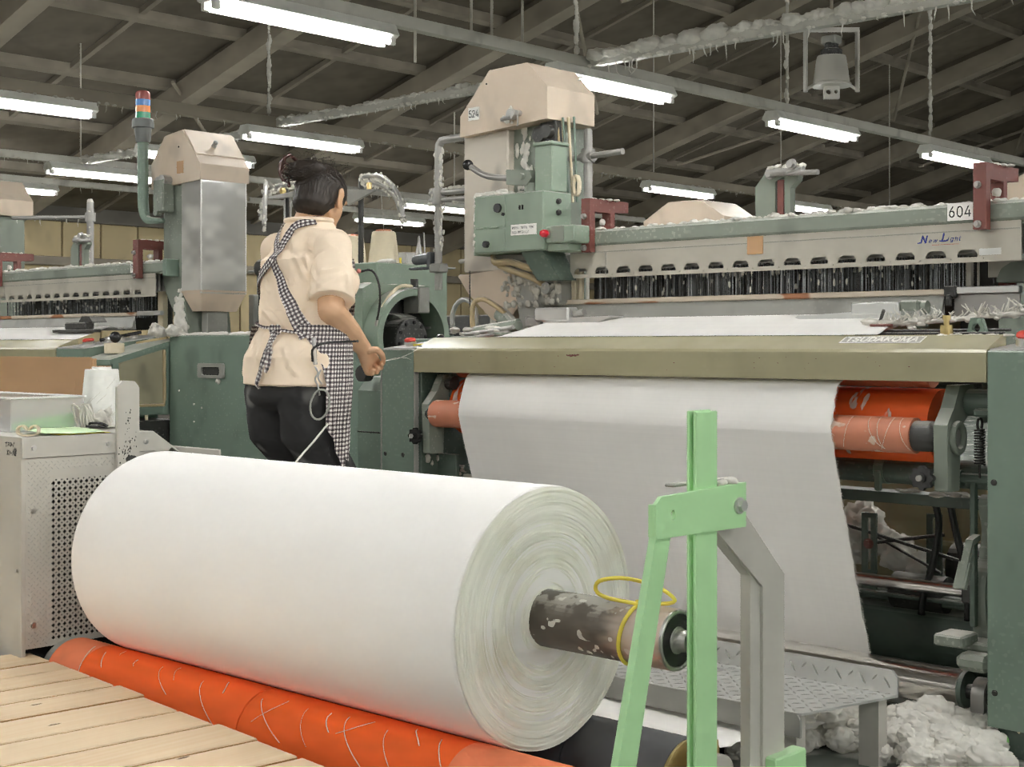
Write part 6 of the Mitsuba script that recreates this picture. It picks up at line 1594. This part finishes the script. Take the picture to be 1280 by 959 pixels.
def hand(w, ks, th, wr=.026):
    """Palm, four fingers of bent links, a thumb from the side of the palm."""
    pal = hullm(ell(w, [wr] * 3), *[ell(k[0], [.0115] * 3) for k in ks], ell(.5 * w + .5 * th[0], [.014] * 3))
    for k in ks:
        r = [.0105, .0095, .0086, .0074]
        pal = pal + chain(k, r)
    return pal + chain([.6 * w + .4 * th[0]] + th, [.016, .0135, .0105, .0100, .0082])


ksr = [[J[f'k{i}'], J[f'k{i}b'], J[f'k{i}c'], J[f'k{i}t']] for i in (1, 2, 3, 4)]
armr = chain([J['rsh'], J['relb'], .5 * (J['relb'] + J['rwri']), J['rwri']], [.050, .043, .040, .027])
handr = hand(J['rwri'], ksr, [J['th0'], J['th1'], J['th2'], J['th3']])
le, lw = np.array([-3.885, 3.06, 1.17]), np.array([-3.865, 3.20, 1.15])
ksl = [[lw + np.array([.03 - .02 * i, .075 - .006 * abs(i - 1), .0]), lw + np.array([.032 - .021 * i, .105 - .008 * abs(i - 1), -.012]), lw + np.array([.032 - .02 * i, .118 - .008 * abs(i - 1), -.035]), lw + np.array([.032 - .02 * i, .112 - .008 * abs(i - 1), -.052])] for i in range(4)]
arml = chain([J['lsh'], le, .5 * (le + lw), lw], [.050, .043, .040, .027])
handl = hand(lw, ksl, [lw + np.array([.03, .03, -.01]), lw + np.array([.045, .055, -.02]), lw + np.array([.045, .08, -.03]), lw + np.array([.035, .10, -.04])])
b0 = soft(body, .012, 8)
b1 = soft(armr + handr, .0040, 7)
b2 = soft(arml + handl, .0060, 5)
bm = man(b0) + man(b1) + man(b2)
q = bm.to_mesh()
skin = trimesh.Trimesh(np.array(q.vert_properties[:, :3], float), np.array(q.tri_verts), process=True)
add(wo, 'body', skin, 'm_skin', True, label='bare skin of neck, face and arms')
for s in (-1, 1):
    e_ = add(wo, 'eye', trimesh.Trimesh(ell(H(s * .030, .078, .004), (.011, .008, .006), HF, 2), trimesh.creation.icosphere(subdivisions=2).faces, process=False), 'm_white_plastic', True)
    add(e_, 'iris', trimesh.Trimesh(ell(H(s * .030, .0845, .003), (.0048, .003, .0048), HF, 1), trimesh.creation.icosphere(subdivisions=1).faces, process=False), 'm_hair', True)
    add(wo, 'eyebrow', tube(smooth_path([H(s * .016, .090, .026), H(s * .03, .090, .031), H(s * .046, .082, .026)], 4), .0028, 6), 'm_hair', True)
bsdf('m_lips', (0.42, 0.16, 0.13), 0.45)
add(wo, 'lips', trimesh.util.concatenate([tube(smooth_path([H(-.022, .084, -.062), H(-.008, .096, -.058), H(.008, .096, -.058), H(.022, .084, -.062)], 4), .0035, 6), tube(smooth_path([H(-.02, .085, -.064), H(0, .095, -.069), H(.02, .085, -.064)], 4), .0040, 6)]), 'm_lips', True)

# hair: swept up to a knot held by a claw clip
cap = hullm(ell(H(0, -.012, .026), (.082, .098, .081), HF, 3), ell(H(0, -.046, -.048), (.066, .058, .040), HF))
cut = hullm(ell(H(0, .14, -.05), (.12, .10, .075), HF)) + hullm(ell(H(0, .02, -.165), (.12, .09, .085), HF), ell(H(0, -.09, -.174), (.12, .09, .078), HF))
for s in (-1, 1):
    cut = cut + hullm(ell(H(s * .09, .012, -.015), (.040, .036, .036), HF), ell(H(s * .09, .06, -.06), (.04, .05, .05), HF))
cap = cap - cut
knot = hullm(ell(H(-.036, -.096, .054), (.042, .034, .034), HF), ell(H(.010, -.090, .058), (.040, .034, .028), HF)) + hullm(ell(H(-.050, -.102, .050), (.030, .026, .030), HF), ell(H(-.02, -.108, .032), (.032, .024, .026), HF))
hair = soft(cap + knot, .0055, 10)
v = np.array(hair.vertices)
loc = (v - HO) @ HF.T
rad = loc - np.array([-.01, -.07, .07])
ang = np.arctan2(rad[:, 0], rad[:, 1] + 1e-9)
ridge = np.sin(ang * 34 + 9 * meshkit.noise(loc * 26)) * .0011 + (meshkit.fbm(loc * 40, 3) - .5) * .004
v = v + np.array(hair.vertex_normals) * ridge[:, None]
add(wo, 'hair', trimesh.Trimesh(v, hair.faces, process=False), 'm_hair', True, label='dark hair pinned up in a knot')
g = np.random.default_rng(131)
fl = []
for i in range(90):
    a = g.normal(0, .9)
    p0 = H(-.015 + g.normal(0, .03), -.050 + g.normal(0, .03), .094 + g.normal(0, .006))
    d_ = np.array([g.normal(0, .5), g.normal(0, .5), abs(g.normal(.8, .4))])
    L = g.uniform(.012, .040)
    fl.append(tube(smooth_path([p0 - d_ * .02, p0, p0 + d_ * L * .5, p0 + d_ * L + np.array([g.normal(0, .012), g.normal(0, .012), -.01])], 3), .00045, 4))
for i in range(60):
    t_ = g.uniform(-.06, .08)
    p0 = H(t_, -.04 + g.normal(0, .03), .101)
    fl.append(tube(smooth_path([p0 - [0, 0, .015], p0, p0 + hx * g.normal(0, .02) + hz * g.uniform(0, .010)], 3), .0005, 4))
for i in range(26):
    p0 = H(-.072 + g.normal(0, .006), -.09 + g.normal(0, .012), .055 + g.normal(0, .02))
    fl.append(tube(smooth_path([p0, p0 - hx * .014 + hz * g.normal(.006, .01), p0 - hx * .022 + hz * g.normal(.0, .015)], 3), .00045, 4))
def on_cap(u):
    """A direction in the head frame carried out to the hair surface."""
    u = np.asarray(u, float)
    c0 = np.array([0, -.012, .026])
    r0 = np.array([.0828, .0988, .0818])
    return c0 + u / np.linalg.norm(u / r0)


st = []
kd = np.array([-.020, -.085, .040])
for i in range(420):
    ph = g.uniform(-2.7, 2.7)
    el = g.uniform(-.75, .95)
    s0 = np.array([math.sin(ph) * math.cos(el), -math.cos(ph) * math.cos(el), math.sin(el)])
    if s0[1] > .35 and s0[2] < .35 or (abs(s0[0]) > .75 and s0[2] < -.1):
        continue
    pth = []
    for t_ in np.linspace(0, g.uniform(.75, 1.0), 8):
        u = s0 * (1 - t_) + kd / np.linalg.norm(kd) * t_ + np.array([g.normal(0, .010), 0, g.normal(0, .010)])
        pth.append(on_cap(u))
    pth = np.array(pth)
    if (pth[0][2] < -.062) or (pth[0][1] > .02 and pth[0][2] < .02):
        continue
    st.append(tube(HO + pth @ HF, [.0010, .0013, .0014, .0015, .0015, .0014, .0012, .0008], 4))
for i in range(120):
    a0 = g.uniform(0, 2 * PI)
    c1 = np.array([-.030, -.100, .048]) + g.normal(0, .012, 3)
    st.append(tube(HO + np.array([c1 + np.array([.036 * math.cos(a0 + a), -.008 + .024 * math.sin((a0 + a) * 1.0), .030 * math.sin(a0 + a)]) for a in np.linspace(0, 1.8, 8)]) @ HF, .0013, 4))
add(wo, 'hair_strand', st, 'm_hair', False, kind='stuff')
add(wo, 'stray_hair', fl, 'm_hair', True, kind='stuff')
bsdf('m_clip', (0.05, 0.018, 0.014), 0.2, clearcoat=1.0)
ck = thing('hair_clip', 'dark brown claw clip on the left of the hair knot of the woman', 'hair clip')
for s in (-1, 1):
    add(ck, 'claw', [tube(smooth_path([H(-.060, -.104 + .024 * s - .014, .116 - .026), H(-.084, -.102 + .030 * s - .014, .092 - .026), H(-.090, -.096 + .028 * s - .014, .058 - .026), H(-.076, -.090 + .018 * s - .014, .026 - .026)], 5), .0058, 8)] + [tube(smooth_path([H(-.074, -.101 + .027 * s - .014, .106 - .016 * i - .026), H(-.090, -.099 + .014 * s - .014, .096 - .018 * i - .026), H(-.074, -.096 + .004 * s - .014, .090 - .020 * i - .026)], 4), .0036, 6) for i in range(4)], 'm_clip', True)
add(ck, 'hinge', cyl(H(-.058, -.12 - .014, .109 - .026), H(-.058, -.078 - .014, .112 - .026), .006, 12), 'm_clip', 30)

# T-shirt
c_ = C_
sh_ = lofted([(c_['pelvis'] + [.006, 0, -.022], .193, .158, .018), (c_['pelvis'] + [.004, 0, .06], .184, .150, .03), (c_['waist'] + [.006, 0, -.01], .166, .135, .03), (c_['waist'] + [.004, .0, .05], .164, .130, .03)])
sh_ = sh_ + lofted([(c_['waist'] + [.004, 0, .04], .164, .130, .03), (c_['chest'] + [.006, .006, -.01], .170, .138, .04), (c_['chest'] + [.004, -.002, .045], .168, .125, .03), (c_['upchest'] + [0, -.006, -.035], .140, .104, .03), (c_['neckb'] + [0, -.006, -.028], .098, .084, .018), (c_['neckb'] + [0, -.006, .000], .078, .072, .008)])
sh_ = sh_ + hullm(ell(c_['chest'] + [.06, .085, -.02], (.075, .075, .075)), ell(c_['chest'] + [-.06, .085, -.02], (.075, .075, .075)))
for key, elb in (('rsh', J['relb']), ('lsh', le)):
    s0 = J[key]
    d_ = elb - s0
    sgn = 1 if key == 'rsh' else -1
    s1 = s0 + d_ * .86
    sh_ = sh_ + hullm(ell(s0 + [0, 0, .0], [.056] * 3), ell(c_['upchest'] + [sgn * .05, -.004, -.02], (.05, .075, .055)), ell(c_['neckb'] + [sgn * .02, -.012, -.028], (.055, .06, .016)))
    sh_ = sh_ + hullm(ell(s0 + [sgn * .006, 0, .0], [.064] * 3), ell(s0 + d_ * .45 + [sgn * .004, 0, 0], [.070] * 3))
    # the sleeve ends square at the hem
    a_, b_, n_ = frame_of(d_)
    ang = np.linspace(0, 2 * PI, 40, endpoint=False)
    ring = lambda c, r: c + r * (np.cos(ang)[:, None] * a_ + np.sin(ang)[:, None] * b_)
    sh_ = sh_ + hullm(ell(s0 + d_ * .45 + [sgn * .004, 0, 0], [.070] * 3), ring(s1, .073), ring(s1 - d_ * .03, .073))
shirt = soft(sh_, .0068, 60)
# square off the hem
v = np.array(shirt.vertices)
hemz = c_['pelvis'][2] - .040
v[:, 2] = np.maximum(v[:, 2], hemz + .012 * np.sin((v[:, 0] + 3.64) * 5))
# folds
nv = np.array(trimesh.Trimesh(v, shirt.faces, process=False).vertex_normals)
side = (v[:, 0] - c_['chest'][0])
f1 = meshkit.fbm(np.column_stack([v[:, 0] * 9 + v[:, 2] * 7, v[:, 1] * 9, v[:, 2] * 5 - v[:, 0] * 9]), 3, 5) - .5
f2 = np.sin(40 * (v[:, 2] * .8 - side * 1.0) + 8 * meshkit.noise(v * 8, 3)) * np.exp(-((v[:, 2] - 1.23) / .10) ** 2) * np.exp(-((side - .10) / .10) ** 2)
f3 = np.sin(55 * (v[:, 2] + .5 * side) + 6 * meshkit.noise(v * 7, 4)) * np.exp(-((v[:, 2] - 1.15) / .06) ** 2)
arm_ = np.linalg.norm(np.cross(v - J['rsh'], (J['relb'] - J['rsh']) / np.linalg.norm(J['relb'] - J['rsh'])), axis=1)
on_sl = np.exp(-(np.maximum(0, arm_ - .05) / .03) ** 2)
f4 = np.sin(70 * ((v - J['rsh']) @ np.array([.4, .55, .73])) + 5 * meshkit.noise(v * 12, 6)) * on_sl
CREASES = [([(-3.61, 2.925, 1.391), (-3.586, 2.885, 1.342), (-3.548, 2.875, 1.289), (-3.517, 2.862, 1.264)], .011, .012),
           ([(-3.508, 2.848, 1.221), (-3.537, 2.843, 1.148)], .009, .012), ([(-3.591, 2.87, 1.308), (-3.568, 2.871, 1.271), (-3.514, 2.853, 1.234)], .009, .011),
           ([(-3.68, 2.80, 1.165), (-3.649, 2.801, 1.137), (-3.605, 2.81, 1.101)], .008, .010), ([(-3.744, 2.834, 1.198), (-3.69, 2.81, 1.16), (-3.642, 2.801, 1.131)], .009, .012),
           ([(-3.508, 2.871, 1.282), (-3.477, 2.897, 1.29), (-3.466, 2.947, 1.306)], .006, .010), ([(-3.488, 2.854, 1.241), (-3.455, 2.885, 1.253), (-3.453, 2.942, 1.275)], .007, .011),
           ([(-3.551, 2.775, 1.04), (-3.53, 2.78, 1.0), (-3.505, 2.785, .965)], .007, .011), ([(-3.50, 2.807, 1.03), (-3.525, 2.77, .985)], .006, .010),
           ([(-3.678, 2.91, 1.394), (-3.64, 2.88, 1.36), (-3.594, 2.863, 1.323)], .008, .014), ([(-3.564, 2.929, 1.415), (-3.57, 2.909, 1.375)], .007, .010),
           ([(-3.625, 2.849, 1.311), (-3.61, 2.846, 1.28), (-3.597, 2.846, 1.254)], .006, .012), ([(-3.668, 2.786, 1.081), (-3.65, 2.76, 1.04), (-3.642, 2.741, 1.005)], .009, .014),
           ([(-3.59, 2.79, 1.06), (-3.60, 2.76, 1.02), (-3.60, 2.74, .97)], .007, .013), ([(-3.77, 2.83, 1.09), (-3.78, 2.80, 1.03), (-3.775, 2.79, .96)], .008, .014),
           ([(-3.78, 2.87, 1.30), (-3.74, 2.85, 1.25), (-3.70, 2.835, 1.22)], .008, .014), ([(-3.80, 2.88, 1.36), (-3.76, 2.875, 1.36)], .005, .012),
           ([(-3.521, 2.866, 1.27), (-3.557, 2.891, 1.315), (-3.55, 2.905, 1.346), (-3.514, 2.918, 1.363), (-3.501, 2.963, 1.368), (-3.494, 2.99, 1.343), (-3.468, 2.975, 1.295)], .0045, .006)]
cr_ = np.zeros(len(v))
for pl3, am_, wd_ in CREASES:
    q3 = smooth_path(pl3, 6)
    wd_ *= .72
    dd = np.full(len(v), 9.0)
    for a3, b3 in zip(q3[:-1], q3[1:]):
        ab = b3 - a3
        tt = np.clip(((v - a3) @ ab) / (ab @ ab), 0, 1)
        dd = np.minimum(dd, np.linalg.norm(v - a3 - tt[:, None] * ab, axis=1))
    cr_ += am_ * (np.exp(-(dd / wd_) ** 2) - .35 * np.exp(-((dd - 2.0 * wd_) / wd_) ** 2))
hb = np.exp(-((v[:, 2] - (hemz + .022)) / .003) ** 2)
v = v + nv * (.009 * f1 + .003 * f2 + .003 * f3 + .003 * f4 + .62 * cr_ - .002 * hb)[:, None]
shirt = trimesh.Trimesh(v, shirt.faces, process=False)
sk = add(wo, 'shirt', shirt, 'm_shirt', True, label='loose beige T-shirt')


def hit(o, d, mesh=shirt):
    """First point of the mesh on a ray, and the normal there."""
    tri = np.asarray(mesh.vertices)[np.asarray(mesh.faces)]
    o, d = np.asarray(o, float), np.asarray(d, float)
    e1, e2 = tri[:, 1] - tri[:, 0], tri[:, 2] - tri[:, 0]
    p = np.cross(d, e2)
    det = (e1 * p).sum(1)
    ok = np.abs(det) > 1e-14
    inv = np.where(ok, 1 / np.where(ok, det, 1), 0)
    s = o - tri[:, 0]
    u = (s * p).sum(1) * inv
    qv = np.cross(s, e1)
    w_ = (qv @ d) * inv
    t = (e2 * qv).sum(1) * inv
    good = ok & (u >= 0) & (w_ >= 0) & (u + w_ <= 1) & (t > 1e-6)
    if not good.any():
        return None
    i = np.argmin(np.where(good, t, 1e9))
    n = np.cross(e1[i], e2[i])
    return o + d * t[i], n / np.linalg.norm(n)


def ribbon(pts, nrms, w, th=.003, lift=.003, u0=0.0):
    """A flat strip along the points, lying on a surface with the given normals; uv in metres."""
    p = np.asarray(pts, float)
    n = np.asarray(nrms, float)
    w = np.broadcast_to(np.asarray(w, float), (len(p),))
    t = np.gradient(p, axis=0)
    t /= np.linalg.norm(t, axis=1, keepdims=True)
    b = np.cross(n, t)
    b /= np.linalg.norm(b, axis=1, keepdims=True)
    s = np.concatenate([[0], np.cumsum(np.linalg.norm(np.diff(p, axis=0), axis=1))])
    V, U, F = [], [], []
    k = 5
    for i in range(len(p)):
        for layer in (1, 0):
            for j in range(k):
                x = (j / (k - 1) - .5)
                V.append(p[i] + b[i] * x * w[i] + n[i] * (lift + layer * th - .004 * abs(x) * 2 * 0))
                U.append([u0 + x * w[i], s[i]])
    m = 2 * k
    for i in range(len(p) - 1):
        for j in range(k - 1):
            a = i * m + j
            F += [[a, a + m, a + m + 1], [a, a + m + 1, a + 1]]
            c = i * m + k + j
            F += [[c, c + m + 1, c + m], [c, c + 1, c + m + 1]]
        for (e0, e1) in ((0, k), (k - 1, 2 * k - 1)):
            a, c = i * m + e0, i * m + e1
            F += [[a, c, c + m], [a, c + m, a + m]] if e0 == 0 else [[a, c + m, c], [a, a + m, c + m]]
    return V, U, F


def merge_uv(parts):
    V, U, F, o = [], [], [], 0
    for v_, u_, f_ in parts:
        V += list(v_)
        U += list(u_)
        F += [[a + o for a in f] for f in f_]
        o += len(v_)
    return trimesh.Trimesh(np.array(V), F, process=False), np.array(U)


def on_back(path, n=7):
    """Points given as (x, z) seen from behind her, laid onto the shirt."""
    q = smooth_path([(a, 0, b) for a, b in path], n)
    P_, N_ = [], []
    for a, _, b in q:
        h = hit((a, 2.2, b), (0, 1.0, 0))
        if h is not None:
            P_.append(h[0])
            N_.append(h[1])
    P_, N_ = np.array(P_), np.array(N_)
    for _ in range(2):
        P_[1:-1] = (P_[:-2] + 2 * P_[1:-1] + P_[2:]) / 4
        N_[1:-1] = (N_[:-2] + 2 * N_[1:-1] + N_[2:]) / 4
    return P_, N_ / np.linalg.norm(N_, axis=1, keepdims=True)


parts = []
for i, (path, w_) in enumerate((([(-3.795, 1.452), (-3.766, 1.428), (-3.748, 1.389), (-3.700, 1.334), (-3.663, 1.281), (-3.623, 1.226), (-3.571, 1.161), (-3.541, 1.113), (-3.510, 1.075)], .026),
                                ([(-3.640, 1.452), (-3.680, 1.440), (-3.693, 1.419), (-3.702, 1.387), (-3.701, 1.352), (-3.697, 1.324), (-3.735, 1.297), (-3.790, 1.264), (-3.826, 1.225), (-3.840, 1.17)], .030),
                                ([(-3.826, 1.128), (-3.78, 1.122), (-3.724, 1.117), (-3.671, 1.109), (-3.622, 1.099), (-3.571, 1.088), (-3.53, 1.083)], .010))):
    p_, n_ = on_back(path)
    w_ = np.full(len(p_), w_)
    if i == 0:
        w_ = np.interp(np.arange(len(p_)), [0, len(p_) * .55, len(p_) - 1], [.024, .030, .060])
    parts.append(ribbon(p_, n_, w_, lift=.004 + .003 * i))
for path, w_ in (([(-3.622, 1.097), (-3.612, 1.060), (-3.597, 1.017), (-3.605, .98), (-3.622, .945), (-3.630, .925)], .026), ([(-3.615, 1.095), (-3.601, 1.050), (-3.587, 1.005), (-3.594, .968)], .024)):
    p_, n_ = on_back(path)
    parts.append(ribbon(p_, n_, np.interp(np.arange(len(p_)), [0, len(p_) * .5, len(p_) - 1], [.012, w_, .010]), lift=.009))
mesh, uv_ = merge_uv(parts)
add(wo, 'apron_strap', mesh, 'm_gingham', False, uv=uv_, label='crossed gingham straps and waist tie', kind='stuff')
kp, kn = hit((-3.622, 2.2, 1.100), (0, 1.0, 0))
kt = tube(smooth_path([kp + kn * .010 + np.array([.020 * math.cos(a), 0, .011 * math.sin(2 * a)]) for a in np.linspace(0, 2 * PI, 13)], 3), .0065, 8)
add(wo, 'apron_knot', kt, 'm_gingham', True, uv=np.column_stack([kt.vertices[:, 0] + kt.vertices[:, 1], kt.vertices[:, 2]]), label='bow knot of the waist tie')
# apron: skirt wrapped around front and sides, bib in front
zs = np.linspace(.60, 1.115, 40)
ez_ = [.60, .67, .72, .79, .93, .98, 1.022, 1.06, 1.098, 1.115]
ea_ = [24, 15, 5, -9, -11, -17, -25, -34, -45, -52]
V, U, F = [], [], []
NA = 90
for i, z in enumerate(zs):
    f_ = np.clip((z - J['pelvis'][2]) / (J['waist'][2] - J['pelvis'][2]), -.15, 1)
    cx, cy = (1 - f_) * J['pelvis'][:2] + f_ * J['waist'][:2]
    a_ = np.interp(z, [.60, .80, .93, 1.0, 1.115], [.190, .197, .207, .196, .180])
    b_ = np.interp(z, [.60, .80, .93, 1.0, 1.115], [.150, .160, .172, .165, .150])
    e0 = np.interp(z, ez_, ea_)
    for j, al in enumerate(np.radians(np.linspace(e0, 180 - e0, NA))):
        low = np.clip((1.12 - z) / .35, 0, 1)
        rip = .0055 * low * math.sin(al * 19 + 3 * z) + .003 * math.sin(al * 33 + 12 * z) * low
        V.append([cx + (a_ + rip) * math.cos(al), cy + (b_ + rip) * math.sin(al), z])
        U.append([al * .175, z])
for i in range(len(zs) - 1):
    for j in range(NA - 1):
        k_ = i * NA + j
        F += [[k_, k_ + 1, k_ + NA + 1], [k_, k_ + NA + 1, k_ + NA]]
am = trimesh.Trimesh(np.array(V), F, process=False)
add(wo, 'apron', am, 'm_gingham', True, uv=np.array(U), label='black and white gingham apron')
zs = np.linspace(1.10, 1.34, 18)
V, U, F = [], [], []
for z in zs:
    f_ = (z - 1.107) / .172
    cx, cy = (1 - f_) * J['waist'][:2] + f_ * J['chest'][:2]
    hw = np.interp(z, [1.10, 1.2, 1.34], [70, 34, 26])
    for al in np.radians(np.linspace(90 - hw, 90 + hw, 24)):
        V.append([cx + .176 * math.cos(al), cy + np.interp(z, [1.1, 1.25, 1.34], [.152, .172, .160]) * math.sin(al), z])
        U.append([al * .175, z])
for i in range(len(zs) - 1):
    for j in range(23):
        k_ = i * 24 + j
        F += [[k_, k_ + 1, k_ + 25], [k_, k_ + 25, k_ + 24]]
bm_ = trimesh.Trimesh(np.array(V), F, process=False)
add(wo, 'apron_bib', bm_, 'm_gingham', True, uv=np.array(U))
ck_ = [J['neckb'] + np.array([.079 * math.cos(a), -.006 + .073 * math.sin(a), .004]) for a in np.linspace(0, 2 * PI, 40, endpoint=False)]
add(wo, 'collar', tube(ck_, .0085, 8, closed=True), 'm_shirt', True, label='ribbed collar of the T-shirt')
# necklace cord at the nape
add(wo, 'neck_cord', tube(smooth_path([J['neckb'] + np.array([.064 * math.cos(a), .060 * math.sin(a) - .006, .018 + .010 * math.sin(a)]) for a in np.linspace(PI * .95, 2.05 * PI, 12)], 3), .0016, 6), 'm_red_oxide', True)
# trousers and shoes
pz = lofted([(J['pelvis'] + [-.002, 0, .03], .163, .124, .03), (J['pelvis'] + [-.002, -.004, -.06], .174, .140, .06)])
for h_, k_, a_ in ((hipr, kr, ar), (hipl, kl, al_ := np.array([-3.750, 3.02, .275]))):
    pz = pz + hullm(ell(h_ + [0, -.004, .0], (.092, .118, .10), n=3), ell(h_ + [0, .0, -.14], (.088, .100, .03), n=3)) + hullm(ell(h_ + [0, 0, -.14], (.088, .100, .03), n=3), ell(k_, [.070] * 3)) + hullm(ell(k_, [.070] * 3), ell(a_ + [0, 0, -.01], (.062, .066, .02)))
tro = soft(pz, .012, 10)
v = np.array(tro.vertices)
v = v + np.array(tro.vertex_normals) * (.012 * (meshkit.fbm(v * [7, 7, 11], 3, 8) - .5) + .003 * np.sin(60 * (v[:, 2] + .8 * v[:, 0]) + 6 * meshkit.noise(v * 8, 2)) * np.exp(-((v[:, 2] - .80) / .08) ** 2))[:, None]
add(wo, 'trousers', trimesh.Trimesh(v, tro.faces, process=False), 'm_trousers', True, label='worn black trousers with lint stains')
for a_ in (ar, al_):
    s_ = hullm(ell(a_ + [0, -.035, -.045], (.036, .036, .030)), ell(a_ + [0, .02, -.040], (.040, .04, .034)), ell(a_ + [0, .13, -.062], (.042, .05, .018)), ell(a_ + [0, -.005, .01], (.04, .045, .02)))
    t_ = soft(s_, .010, 5)
    t_.vertices = np.column_stack([t_.vertices[:, :2], np.maximum(t_.vertices[:, 2], FZ + .016)])
    sh_k = add(wo, 'shoe', t_, 'm_white_plastic', True)
    o_ = np.vstack([ell(a_ + [0, -.035, 0], (.038, .036, .01))[:, :2], ell(a_ + [0, .13, 0], (.045, .052, .01))[:, :2], ell(a_ + [0, .03, 0], (.042, .05, .01))[:, :2]])
    add(sh_k, 'sole', prism(shapely.MultiPoint(o_).convex_hull, 'z', FZ, FZ + .018), 'm_sole')
# what she carries
k = thing('thread', 'thin white thread held between the fingers of the woman', 'thread')
p0 = J['thr0']
add(k, 'strand', tube(smooth_path([p0, p0 + [-.02, .10, .012], p0 + [-.10, .25, .040], [-3.73, 3.49, 1.040], [-3.70, 3.60, 1.052]], 6), .0007, 5), 'm_lint', True)
add(k, 'strand', tube(smooth_path([p0, p0 + [-.005, .06, .010], p0 + [-.03, .13, .010], p0 + [-.08, .20, .002]], 6), .0006, 5), 'm_lint', True)
single('white_cord', tube(smooth_path([J['rope0'], .5 * (J['rope0'] + J['rope1']) + [0, 0, -.002], J['rope1'], J['rope1'] + [-.03, -.05, -.09]], 6), .0032, 8), 'm_lint', 'taut white cord running down from the apron edge behind the woman', 'cord', True)
cc = np.array([-3.425, 2.815, .868])
single('coil_loop', tube([cc + np.array([.022 * math.cos(a), .020 * math.cos(a), .045 * math.sin(a) + .010 * math.cos(a)]) for a in np.linspace(0, 2 * PI, 40, endpoint=False)], .0035, 8, closed=True), 'm_grey_mid', 'grey plastic loop hanging from the apron over the black trousers', 'loop', True)
k = thing('pocket_tools', 'clear tube and small snips hanging at the hip pocket of the apron', 'tools')
add(k, 'tube', cyl((-3.468, 2.826, 1.075), (-3.462, 2.828, .99), .0065, 10), 'm_clear_tray', True)
add(k, 'snips', [tube(smooth_path([(-3.456, 2.822, .985), (-3.448, 2.826, .965), (-3.458, 2.823, .945), (-3.450, 2.828, .925), (-3.447, 2.832, .895)], 4), .0028, 6), tube(smooth_path([(-3.442, 2.832, .975), (-3.450, 2.828, .95), (-3.440, 2.835, .93)], 4), .0026, 6)], 'm_steel', True)
add(k, 'lanyard', tube(smooth_path([(-3.466, 2.820, 1.00), (-3.462, 2.818, 1.04), (-3.440, 2.850, 1.058), (-3.432, 2.92, 1.062), (-3.437, 2.98, 1.064)], 5), .0035, 8), 'm_black_plastic', True)
k = thing('black_cable', 'thin black cable looping from the chest of the woman past the brake disc', 'cable')
add(k, 'cable', tube(smooth_path([(-3.60, 3.128, 1.295), (-3.575, 3.16, 1.30), (-3.558, 3.175, 1.26), (-3.556, 3.18, 1.20), (-3.566, 3.175, 1.13)], 6), .0035, 8), 'm_black_plastic', True)
add(k, 'plug', cyl((-3.568, 3.172, 1.115), (-3.566, 3.175, 1.135), .005, 8), 'm_grey_mid', 30)
add(k, 'pink_pin', sphere((-3.600, 3.125, 1.298), .008, 2), 'm_lips', True)
